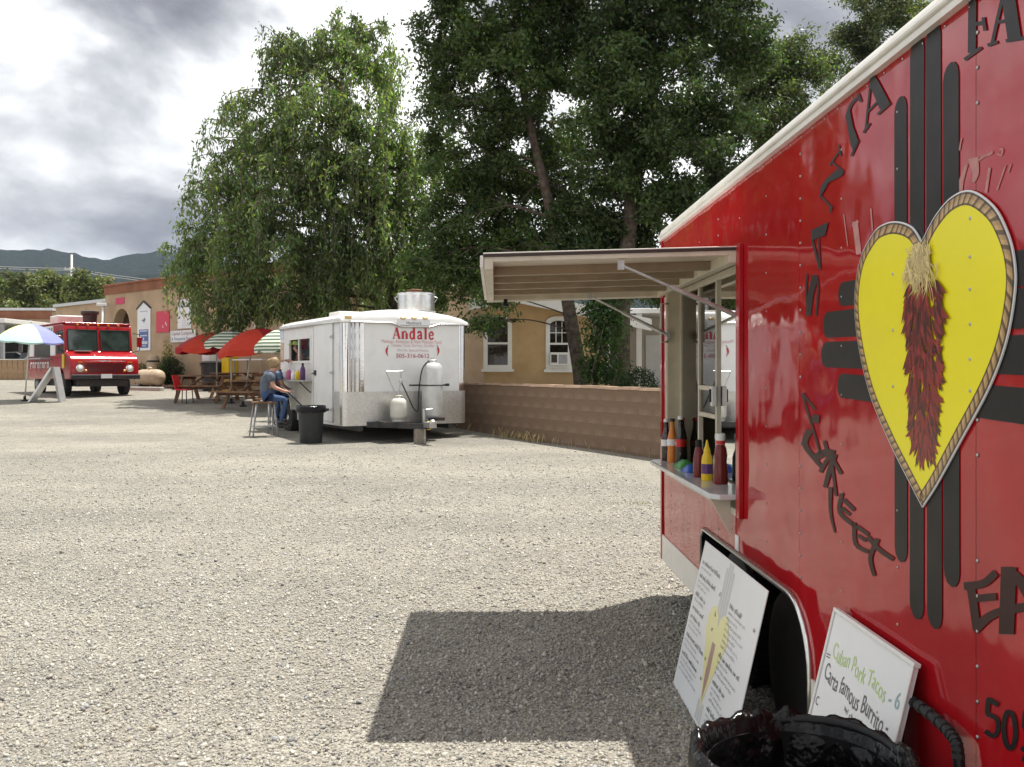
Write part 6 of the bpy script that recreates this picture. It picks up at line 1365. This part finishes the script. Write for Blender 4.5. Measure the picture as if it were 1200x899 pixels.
    q = MB(); q.prism([(-3.8, 1.14), (-1.8, 1.14), (-1.8, 1.19), (-3.8, 1.19)], sd, .0, .30); q.build('shelf', 'dust_grey', hatch)
    for x0, x1, z0, z1 in ((-4.3, -1.5, 1.93, 2.17), (-1.8, -1.25, 1.25, 1.85), (-4.35, -3.78, 1.25, 1.85)): q = MB(); q.prism([(x0, z0), (x1, z0), (x1, z1), (x0, z1)], sd, .001, .02); q.build('menu_panel', 'sign_white', T)
    q = MB()
    for k in range(9): x = -3.9 + k*.27; q.prism([(x, 1.97), (x + .16, 1.97), (x + .2, 2.12), (x + .05, 2.12)], sd, .021, .024, 0, (.20, .18, .20))
    q.build('print', 'printed', T)
    q = MB(); put_text(q, 'PARKWAY', -4.3, -2.2, .84, 1.06, lambda a, z, d: sd(-6.5 - a if False else a, z, d), .012); q.build('lettering', 'sign_white', T) if False else None
    q = MB(); wx = -1.6
    for k in range(8):
        x = -4.25 + k*.29; q.prism([(x, .86), (x + .06, .86), (x + .06, 1.06), (x, 1.06)], sd, .004, .008); q.prism([(x + .06, 1.0), (x + .20, 1.0), (x + .20, 1.06), (x + .06, 1.06)], sd, .004, .008)
        if k % 2: q.prism([(x + .14, .86), (x + .20, .86), (x + .20, 1.0), (x + .14, 1.0)], sd, .004, .008)
    q.build('lettering', 'sign_white', T)
    q = MB(); q.prism([(-.50, .86), (-.30, .86), (-.30, 1.28), (-.50, 1.28)], sd, .001, .02); q.build('yellow_notice', 'mustard', T)
    q = MB(); q.box(-L + .2, .1, -.72, .72, .30, .502); q.build('chassis', 'steel_dark', T)
    # roof gear
    q = MB(); q.lathe([(.20, 0), (.20, .05), (.22, .30), (.27, .34), (.27, .42), (.20, .44)], (-1.6, .1, Hh + .03), 16); q.build('roof_vent', 'steel_dark', T, smooth=True, autos=40)
    q = MB(); q.box(-3.9, -3.0, -.5, .3, Hh + .03, Hh + .38); q.build('roof_cooler', 'white_trim', T, bevel=.04)
mat('van_glass', (0.03, 0.045, 0.042), 0.05, 0.0, var=0.5, scale=2.5, spec=0.8)
build_van()

def umbrella(name, label, px, py_rim, Y, rad, rise, panels, tilt=(0, 0), base_y=None, group=None, n=8, rot=0.0, val=.16, basex=None):
    """panels: material per gore; pole from ground, canopy with scalloped valance and ribs"""
    gz = g(Y); c = P(px, py_rim, Y); bx = P(basex if basex is not None else px, 0, Y).x; T = thing(name, label, 'umbrella', (bx, Y, gz), 0, group); rimz = c.z - gz; dx = c.x - bx
    mats_ = sorted(set(panels)); Rm = Matrix.Rotation(tilt[0], 3, 'X') @ Matrix.Rotation(tilt[1], 3, 'Y'); cen = Vector((dx, 0, rimz))
    def Q(r, a, z): return cen + Rm @ Vector((r*math.cos(a), r*math.sin(a), z))
    for i in range(n):
        a0, a1 = rot + 2*math.pi*i/n, rot + 2*math.pi*(i+1)/n; m = MB(); K = 6; J = 4; V = []
        for k in range(K + 1):
            t = k / K; r_ = max(.015, rad*t); z = rise * (1 - t**2.0)
            for j in range(J + 1):
                a = a0 + (a1 - a0)*j/J; sagr = 1 - .045 * math.sin(math.pi*j/J) * t
                V.append(Q(r_*sagr, a, z - .03*math.sin(math.pi*j/J)*t))
        for j in range(J + 1):
            a = a0 + (a1 - a0)*j/J; V.append(Q(rad*(1 - .045*math.sin(math.pi*j/J))*1.005, a, -.03*math.sin(math.pi*j/J) - val*(.75 + .25*math.sin(math.pi*j/J))))
        q = J + 1; m.add(V, [(k*q+j, k*q+j+1, (k+1)*q+j+1, (k+1)*q+j) for k in range(K+1) for j in range(J)]); m.build('canopy_panel', panels[i % len(panels)], T, smooth=True, autos=40)
    rb = MB()
    for i in range(n):
        a = rot + 2*math.pi*i/n; rb.tube([Q(.02, a, rise - .03), Q(rad*.5, a, rise*(1 - .5**2.0) - .02), Q(rad*.98, a, .0)], .008, 4)
    rb.build('ribs', 'dust_grey', T)
    top = Q(0, 0, rise + .06); q = MB(); q.tube([(0, 0, .0), top], .022, 8); q.build('pole', 'pole_pale', T, smooth=True); q = MB(); q.lathe([(.03, 0), (.035, .04), (.0, .09)], top - Vector((0, 0, .03)), 8); q.build('finial', 'pole_pale', T)
    q = MB(); q.lathe([(.10, -.02), (.10, .03), (.04, .05), (.035, .14)], n=16); q.build('base', 'black_plastic', T, smooth=True, autos=40)
    return T
umbrella('patio_umbrella', 'multicoloured striped umbrella leaning beside the red van', 35, 398, 26.6, .92, .44, ['canvas_mint', 'canvas_mint', 'canvas_violet', 'canvas_blue', 'canvas_teal', 'canvas_yellow', 'canvas_lime', 'canvas_yellow'], tilt=(R(4), R(5)), rot=R(-132), val=.05, basex=29)
# a-frame board by the van
Y = 26.3; p = P(55, 0, Y); T = thing('sandwich_board', 'white folding sandwich board standing open by the van', 'sign', (p.x, Y, g(Y)), R(5))
for s, nm, m in ((-1, 'panel', 'sign_white'), (1, 'panel', 'dust_grey')):
    q = MB(); a = Vector((s*.42, 0, .0)); t_ = Vector((.24 if s < 0 else .20, 0, 0.98)) if False else Vector((.22 + s*.02, 0, .98))
    q.beam(a + Vector((0, 0, .01)), t_, .62, .03, up=(0, 1, 0)) if False else q.add([a + Vector((x, y, 0)) for x, y in ((-.03, -.22), (.03, -.22), (.03, .22), (-.03, .22))] + [t_ + Vector((x, y, 0)) for x, y in ((-.03, -.22), (.03, -.22), (.03, .22), (-.03, .22))], [(0,3,2,1), (4,5,6,7), (0,1,5,4), (1,2,6,5), (2,3,7,6), (3,0,4,7)])
    q.build(nm, m, T)
q = MB(); q.tube([(.22, -.33, .97), (.22, .33, .97)], .02, 6); q.build('hinge', 'galvanised', T)

# ------------------------------------------------------------------ picnic corner
def picnic_table(label, px, Y, rz, W_=1.75):
    p = P(px, 0, Y); T = thing('picnic_table', label, 'table', (p.x, Y, g(Y)), rz, None); 
    for k in range(5): q = MB(); q.box(-W_/2, W_/2, -.36 + k*.146, -.36 + k*.146 + .138, .70, .74); q.build('plank', 'wood', T)
    for s in (-1, 1):
        for k in range(2): q = MB(); y = s*(.62 + k*.146); q.box(-W_/2, W_/2, min(y, y + s*.138), max(y, y + s*.138), .42, .46); q.build('bench_plank', 'wood', T)
    for x in (-W_*.36, W_*.36):
        for s in (-1, 1): q = MB(); q.beam((x, s*.62, -.02), (x, s*.24, .70), .04, .10, up=(1, 0, 0)); q.build('leg', 'wood', T)
        q = MB(); q.box(x + .022, x + .062, -.84, .84, .33, .42); q.build('bench_bearer', 'wood', T); q = MB(); q.box(x + .022, x + .062, -.36, .36, .62, .70); q.build('top_bearer', 'wood', T)
    for s in (-1, 1): q = MB(); q.beam((s*W_*.34, 0, .40), (s*.12, 0, .69), .04, .08, up=(0, 1, 0)); q.build('brace', 'wood', T)
    return T
picnic_table('weathered picnic table with the red chair at its end', 243, 26.6, R(-12))
picnic_table('weathered picnic table nearest the adobe wall corner under the striped umbrella', 283, 28.0, R(-20))
picnic_table('weathered picnic table closest to the seated customers', 300, 24.6, R(-30), 1.6)
umbrella('patio_umbrella', 'red patio umbrella over the picnic table with the red chair', 254, 408, 26.7, 1.14, .46, ['canvas_red', 'canvas_orange', 'canvas_red', 'canvas_red'], rot=R(10))
umbrella('patio_umbrella', 'green and white striped umbrella between the two red ones', 271, 402, 25.9, .72, .34, ['canvas_stripe'], rot=R(20))
umbrella('patio_umbrella', 'orange red patio umbrella next to the white trailer', 302, 407, 25.0, 1.08, .50, ['canvas_red', 'canvas_red', 'canvas_orange', 'canvas_orange', 'canvas_orange', 'canvas_red'], tilt=(R(4), R(-7)), rot=R(0), basex=285, n=6)
umbrella('patio_umbrella', 'striped umbrella half hidden by the white trailer', 332, 406, 23.4, .72, .45, ['canvas_stripe'], rot=R(5))
def chair(label, px, Y, rz, m='red_plastic'):
    p = P(px, 0, Y); T = thing('chair', label, 'chair', (p.x, Y, g(Y)), rz); T.scale = (.82, .82, .92)
    q = MB(); q.box(-.22, .22, -.21, .21, .40, .44); q.build('seat', m, T, bevel=.015)
    q = MB(); q.add([(-.22, .19, .42), (.22, .19, .42), (.20, .33, .86), (-.20, .33, .86), (-.22, .22, .42), (.22, .22, .42), (.20, .36, .86), (-.20, .36, .86)], [(0,1,2,3), (4,7,6,5), (0,4,5,1), (1,5,6,2), (2,6,7,3), (3,7,4,0)]); q.build('backrest', m, T, bevel=.01)
    for x in (-.19, .19):
        for y in (-.18, .18): q = MB(); q.beam((x*1.15, y*1.15, 0), (x, y, .41), .025, .025); q.build('leg', 'steel_dark', T)
chair('bright red plastic chair at the end of a picnic table', 216, 25.8, R(80))
# bins and boxes by the wall behind the tables
def bld(px, py, off): u, _ = BP(px, py, off); p = bld_pt(u, off, 0); p.z = g(p.y); return p
p = bld(250, 440, -1.2); T = thing('tub', 'black tub with a white box on top behind the picnic tables', 'tub', p, BRZ)
q = MB(); q.lathe([(.34, 0), (.36, .05), (.42, .86), (.45, .88), (.45, .93)], n=20); q.build('body', 'can_dark', T, smooth=True, autos=40); q = MB(); q.lathe([(.46, .93), (.46, .97), (.30, 1.02)], n=20); q.build('lid', 'black_plastic', T, smooth=True, autos=40)
q = MB(); q.box(-.30, .14, -.2, .2, 0, .26); o = q.build('box', 'sign_white', bevel=.01); o.location = p + Vector((-.05, 0, 1.02)); o.rotation_euler = (0, 0, BRZ); tag(o, 'white carton standing on the black tub lid', 'box')
p = bld(269.5, 440, -1.0); T = thing('bin', 'yellow plastic bin behind the picnic tables', 'bin', p, BRZ)
q = MB(); q.box(-.22, .22, -.2, .2, 0, 1.22); q.build('body', 'yellow_plastic', T, bevel=.03); q = MB(); q.box(-.24, .24, -.22, .22, 1.22, 1.30); q.build('lid', 'yellow_plastic', T, bevel=.02)
p = bld(298, 440, -.9); T = thing('folding_table', 'white topped folding table against the adobe wall', 'table', p, BRZ)
q = MB(); q.box(-.9, .9, -.3, .3, 1.06, 1.10); q.build('top', 'sign_white', T)
for x in (-.8, .8):
    for y in (-.25, .25): q = MB(); q.beam((x, y, 0), (x, y, 1.06), .03, .03); q.build('leg', 'dust_grey', T)

# ------------------------------------------------------------------ stools, can, people at the white trailer
def stool(label, x, y, rz):
    T = thing('bar_stool', label, 'stool', (x, y, g(y)), rz)
    q = MB(); q.box(-.22, .22, -.19, .19, .655, .69); q.build('seat', 'wood', T, bevel=.012)
    for sx in (-1, 1):
        for sy in (-1, 1): q = MB(); q.tube([(sx*.17, sy*.15, .66), (sx*.24, sy*.21, .0)], .015, 6); q.build('leg', 'dust_grey', T, smooth=True)
    q = MB(); c4 = [(-.222, -.195), (.222, -.195), (.222, .195), (-.222, .195)]
    for (a, b), (c, d) in zip(c4, c4[1:] + c4[:1]): q.tube([(a, b, .20), (c, d, .20)], .010, 5)
    q.build('foot_ring', 'dust_grey', T)
sx1, sy1 = P(309, 0, 18.4).x, 18.4
stool('wooden seated bar stool under the blonde customer', sx1, sy1, R(25))
sx2, sy2 = P(315.5, 0, 19.5).x, 19.5
stool('wooden seated bar stool under the dark haired customer', sx2, sy2, R(60))

def person(name, label, loc, rz, J, bones, regions, mats_, extra):
    """skin a joint skeleton into one body; regions: bone -> material index"""
    T = thing(name, label, 'person', loc, rz); me = bpy.data.meshes.new('body'); bm = bmesh.new(); lay = bm.verts.layers.skin.verify(); names = list(J); vs_ = {k: bm.verts.new(J[k][0]) for k in names}
    for a, b in bones: bm.edges.new((vs_[a], vs_[b]))

    for k in names: r_ = J[k][1]; vs_[k][lay].radius = r_ if isinstance(r_, tuple) else (r_, r_); vs_[k][lay].use_root = (k == 'pelvis')
    bm.to_mesh(me); bm.free(); o = bpy.data.objects.new('body', me); COL.objects.link(o)
    sk = o.modifiers.new('skin', 'SKIN'); sk.use_smooth_shade = True; su = o.modifiers.new('sub', 'SUBSURF'); su.levels = su.render_levels = 2
    dg = bpy.context.evaluated_depsgraph_get(); m2 = bpy.data.meshes.new_from_object(o.evaluated_get(dg)); bpy.data.objects.remove(o); m2.name = 'body'
    m2.materials.clear()
    for m in mats_: m2.materials.append(MATS[m])
    segs = [(Vector(J[a][0]), Vector(J[b][0]), regions.get((a, b), 0)) for a, b in bones]
    for pl in m2.polygons:
        c = pl.center; best, bi = 9, 0
        for a, b, ri in segs:
            d = b - a; t = max(0, min(1, (c - a).dot(d) / max(d.length_squared, 1e-9))); q = (a + d*t - c).length
            if q < best: best, bi = q, (ri if not isinstance(ri, tuple) else ri[0] if t < ri[2] else ri[1])
        pl.material_index = bi; pl.use_smooth = True
    bo = bpy.data.objects.new('body', m2); COL.objects.link(bo); bo.parent = T
    extra(T); return T
def finger_set(J, bones, reg, wrist, dirv, side, tag_, mi):
    d = Vector(dirv).normalized(); s = Vector(side).normalized(); w = Vector(wrist); palm = w + d*.07; J['palm' + tag_] = (tuple(palm), (.034, .018)); bones.append(('wr' + tag_, 'palm' + tag_)); reg[('wr' + tag_, 'palm' + tag_)] = mi
def fingers(T, wrist, dirv, side, m='skin'):
    """five separate bent fingers growing from the palm"""
    d = Vector(dirv).normalized(); s = Vector(side).normalized(); n = d.cross(s); w = Vector(wrist) + d*.085; q = MB()
    for k, (o_, L) in enumerate(((-.030, .060), (-.010, .072), (.010, .068), (.030, .052))):
        b0 = w + s*o_; q.tube([b0, b0 + d*L*.5, b0 + d*L*.85 - n*L*.3, b0 + d*L - n*L*.6], [.0095, .009, .008, .006], 6)
    b0 = Vector(wrist) + d*.03 - s*.035; q.tube([b0, b0 + d*.03 - s*.03, b0 + d*.06 - s*.035], [.011, .010, .007], 6); q.build('fingers', m, T, smooth=True)

def sitter(label, loc, rz, shirt, legs, hairm, bun, lean):
    # local x forward; origin at the ground under the seat; seat top at .69
    S = .69; J = {'pelvis': ((-.02, 0, S + .10), (.15, .17)), 'waist': ((.0 + lean*.12, 0, S + .26), (.115, .145)), 'chest': ((lean*.30, 0, S + .44), (.125, .17)), 'upper': ((lean*.42, 0, S + .54), (.085, .13)), 'neck': ((lean*.52 + .01, 0, S + .60), .052), 'chin': ((lean*.60 + .03, 0, S + .66), (.072, .066)), 'skull': ((lean*.64 + .03, 0, S + .74), (.098, .082)), 'crown': ((lean*.66 + .015, 0, S + .81), (.070, .062)), 'nose': ((lean*.62 + .125, 0, S + .715), .014)}
    B = [('pelvis', 'waist'), ('waist', 'chest'), ('chest', 'upper'), ('upper', 'neck'), ('neck', 'chin'), ('chin', 'skull'), ('skull', 'crown'), ('skull', 'nose')]; G = {('pelvis', 'waist'): 1, ('waist', 'chest'): 1, ('chest', 'upper'): 1}
    for s, t in ((1, 'l'), (-1, 'r')):
        J['sh' + t] = ((lean*.42, s*.165, S + .52), .060); J['el' + t] = ((lean*.42 + .06, s*.215, S + .28), .042); J['wr' + t] = ((lean*.42 + .27, s*.17, S + .20), .027)
        J['pa' + t] = ((lean*.42 + .34, s*.155, S + .195), (.030, .020))
        J['hip' + t] = ((.03, s*.09, S + .07), .092); J['kn' + t] = ((.43, s*.11, S + .045), .060); J['an' + t] = ((.33, s*.10, S - .40), .040); J['to' + t] = ((.47, s*.11, S - .455), (.035, .028))
        B += [('upper', 'sh' + t), ('sh' + t, 'el' + t), ('el' + t, 'wr' + t), ('wr' + t, 'pa' + t), ('pelvis', 'hip' + t), ('hip' + t, 'kn' + t), ('kn' + t, 'an' + t), ('an' + t, 'to' + t)]
        G.update({('upper', 'sh' + t): 1, ('sh' + t, 'el' + t): (1, 0, .55), ('pelvis', 'hip' + t): 2, ('hip' + t, 'kn' + t): 2, ('kn' + t, 'an' + t): 2, ('an' + t, 'to' + t): 3})
    def extra(T):
        h = Vector((lean*.64 + .02, 0, S + .75)); q = MB(); r_ = random.Random(1)
        q.lathe([(.02, .115), (.06, .105), (.090, .07), (.103, .02), (.104, -.03), (.092, -.075), (.06, -.11)], h + Vector((-.022, 0, .012)), 18, Matrix.Rotation(R(-12), 3, 'Y') @ Matrix.Diagonal((1.03, .93, 1))); q.build('hair', hairm, T, smooth=True)
        if bun: q = MB(); q.lathe([(.01, -.05), (.04, -.035), (.055, 0), (.042, .035), (.01, .05)], h + Vector((-.115, .02, .045)), 12); q.build('hair_bun', hairm, T, smooth=True)
        for s in (1, -1):
            fingers(T, Vector((lean*.42 + .29, s*.165, S + .197)), (1, -s*.15, -.05), (0, 1, 0)); q = MB(); q.lathe([(.009, -.01), (.009, .01)], h + Vector((.093, s*.032, -.012)), 8, Matrix.Rotation(R(90), 3, 'Y')); q.build('eye', 'steel_dark', T)
            q = MB(); q.lathe([(.006, -.016), (.012, 0), (.006, .016)], h + Vector((.0, s*.088, -.02)), 8); q.build('ear', 'skin', T, smooth=True)
            q = MB(); q.box(.27, .53, s*.10 - .045, s*.10 + .045, S - .495, S - .47); q.build('shoe_sole', 'shoe_dark', T, bevel=.01)
            q = MB(); a, e = Vector((lean*.42, s*.165, S + .525)), Vector((lean*.42 + .035, s*.195, S + .39)); q.tube([a - (e - a)*.15, a, e], [.06, .073, .066], 10); q.build('sleeve', shirt, T, smooth=True)
    return person('person', label, loc, rz, J, B, G, ['skin', shirt, legs, 'shoe_dark'], extra)
sitter('blonde person in grey shirt and jeans sitting hunched on a bar stool', (sx1, sy1, g(sy1)), R(14), 'shirt_grey', 'jeans', 'hair_blonde', True, .32)
sitter('dark haired person in a blue shirt sitting behind the blonde customer', (sx2, sy2, g(sy2)), R(60), 'shirt_blue', 'jeans', 'hair_dark', False, .25)
# vendor leaning at the serving window
def vendor():
    y = AS(341, 410)[0]; loc = an_pt(.34, y, 0.0); loc.z = AN_O[2] + .31; S = WZ0 - .31 - .28
    J = {'pelvis': ((-.02, 0, S), (.14, .16)), 'waist': ((.02, 0, S + .16), (.11, .14)), 'chest': ((.08, 0, S + .34), (.12, .165)), 'upper': ((.13, 0, S + .44), (.085, .12)), 'neck': ((.16, 0, S + .50), .05), 'chin': ((.20, 0, S + .56), (.070, .064)), 'skull': ((.20, 0, S + .64), (.096, .082)), 'crown': ((.19, 0, S + .71), (.068, .06)), 'nose': ((.295, 0, S + .615), .014)}
    B = [('pelvis', 'waist'), ('waist', 'chest'), ('chest', 'upper'), ('upper', 'neck'), ('neck', 'chin'), ('chin', 'skull'), ('skull', 'crown'), ('skull', 'nose')]; G = {('pelvis', 'waist'): 1, ('waist', 'chest'): 1, ('chest', 'upper'): 1}
    for s, t in ((1, 'l'), (-1, 'r')):
        J['sh' + t] = ((.13, s*.16, S + .42), .058); J['el' + t] = ((.22, s*.19, S + .20), .04); J['wr' + t] = ((.38, s*.10, S + .34), .027); J['pa' + t] = ((.45, s*.08, S + .345), (.03, .02)); J['hip' + t] = ((0, s*.09, S - .08), .09); J['kn' + t] = ((.02, s*.09, S - .36 if S > .9 else .45*S), .06); J['an' + t] = ((0, s*.09, .07), .04); J['to' + t] = ((.13, s*.09, .035), .03)
        B += [('upper', 'sh' + t), ('sh' + t, 'el' + t), ('el' + t, 'wr' + t), ('wr' + t, 'pa' + t), ('pelvis', 'hip' + t), ('hip' + t, 'kn' + t), ('kn' + t, 'an' + t), ('an' + t, 'to' + t)]; G.update({('upper', 'sh' + t): 1, ('sh' + t, 'el' + t): 1, ('pelvis', 'hip' + t): 2, ('hip' + t, 'kn' + t): 2, ('kn' + t, 'an' + t): 2, ('an' + t, 'to' + t): 3})
    def extra(T):
        h = Vector((.20, 0, S + .65)); q = MB(); q.lathe([(.105, .02), (.105, .06), (.09, .10), (.05, .125), (.01, .13)], h, 16); q.box(h.x + .06, h.x + .20, -.08, .08, h.z + .025, h.z + .04); q.build('cap', 'cap_green', T, smooth=True, autos=40)
        q = MB(); q.lathe([(.09, .03), (.102, 0), (.095, -.06), (.06, -.09)], h + Vector((-.03, 0, 0)), 14); q.build('hair', 'hair_dark', T, smooth=True)
        for s in (1, -1): fingers(T, Vector((.40, s*.095, S + .342)), (1, 0, 0), (0, 1, 0)); q = MB(); q.lathe([(.009, -.01), (.009, .01)], h + Vector((.09, s*.032, -.02)), 8, Matrix.Rotation(R(90), 3, 'Y')); q.build('eye', 'steel_dark', T)
    person('person', 'vendor in a lime green cap leaning in the white trailer window', loc, AN_RZ + math.pi, J, B, G, ['skin', 'shirt_brown', 'jeans', 'shoe_dark'], extra)
vendor()
# trash can and leaning broom
Y = 17.0; p = P(364.5, 0, Y); T = thing('trash_can', 'dark grey round trash can with a bag beside the white trailer door', 'trash can', (p.x, Y, g(Y)))
q = MB(); q.lathe([(.19, 0), (.20, .02), (.235, .62), (.24, .64), (.23, .64), (.195, .03), (.01, .03)], n=24); q.build('body', 'can_dark', T, smooth=True, autos=40); q = MB(); q.tube([(.25*math.cos(2*math.pi*k/24), .25*math.sin(2*math.pi*k/24), .655) for k in range(25)], .018, 6, caps=False); q.build('rim', 'can_dark', T, smooth=True)
V, n = [], 48; r5 = random.Random(6)
for i, (r_, z_) in enumerate(((.05, .48), (.19, .52), (.235, .66), (.262, .685), (.275, .65), (.272, .56))):
    for j in range(n): q_ = 2*math.pi*j/n; w_ = r5.uniform(-1, 1)*.008*(i != 3); V.append(((r_ + w_)*math.cos(q_), (r_ + w_)*math.sin(q_), z_ + w_*2))
q = MB(); q.add(V, [(i*n+j, i*n+(j+1) % n, (i+1)*n+(j+1) % n, (i+1)*n+j) for i in range(5) for j in range(n)] + [tuple(range(n-1, -1, -1))]); q.build('bag_liner', 'bag_plastic', T, smooth=True)
for s in (-1, 1): q = MB(); q.box(s*.24 - .03, s*.24 + .05*s + .03, -.06, .06, .58, .63); q.build('handle', 'can_dark', T, bevel=.01)
# a black broom leaning from the can up against the white trailer's shelf
top = an_pt(-.285, SY1 - .12, SZ + .02); bot = Vector((p.x + .02, Y + .02, g(Y) + .50)); T = thing('broom', 'black handled broom leaning from the trash can to the white trailer shelf', 'broom', bot)
e_ = top - bot; q = MB(); q.tube([Vector((0, 0, 0)), e_*.5 + Vector((0, 0, .02)), e_], .014, 6); q.build('handle', 'black_plastic', T, smooth=True); q = MB(); q.tube([e_*.93, e_*1.05], .022, 8); q.build('grip', 'black_rubber', T, smooth=True); q = MB(); q.obox((0, 0, -.02), (.22, .05, .06)); q.build('head', 'black_plastic', T)
# ------------------------------------------------------------------ air
def build_haze():
    m = bpy.data.materials.new('air'); m.use_nodes = True; nt = m.node_tree; nt.nodes.clear(); o = nt.nodes.new('ShaderNodeOutputMaterial'); v = nt.nodes.new('ShaderNodeVolumePrincipled')
    v.inputs['Color'].default_value = (0.62, 0.76, 1.0, 1); v.inputs['Density'].default_value = 0.00008; v.inputs['Anisotropy'].default_value = 0.2
    nt.links.new(v.outputs[0], o.inputs['Volume']); MATS['air'] = m
    q = MB(); q.box(-7000, 7000, -200, 7000, -4.0, 330.0); b = q.build('haze', 'air'); tag(b, 'thin bluish haze in the air in front of the mountains', 'haze', None, 'stuff')
build_haze()
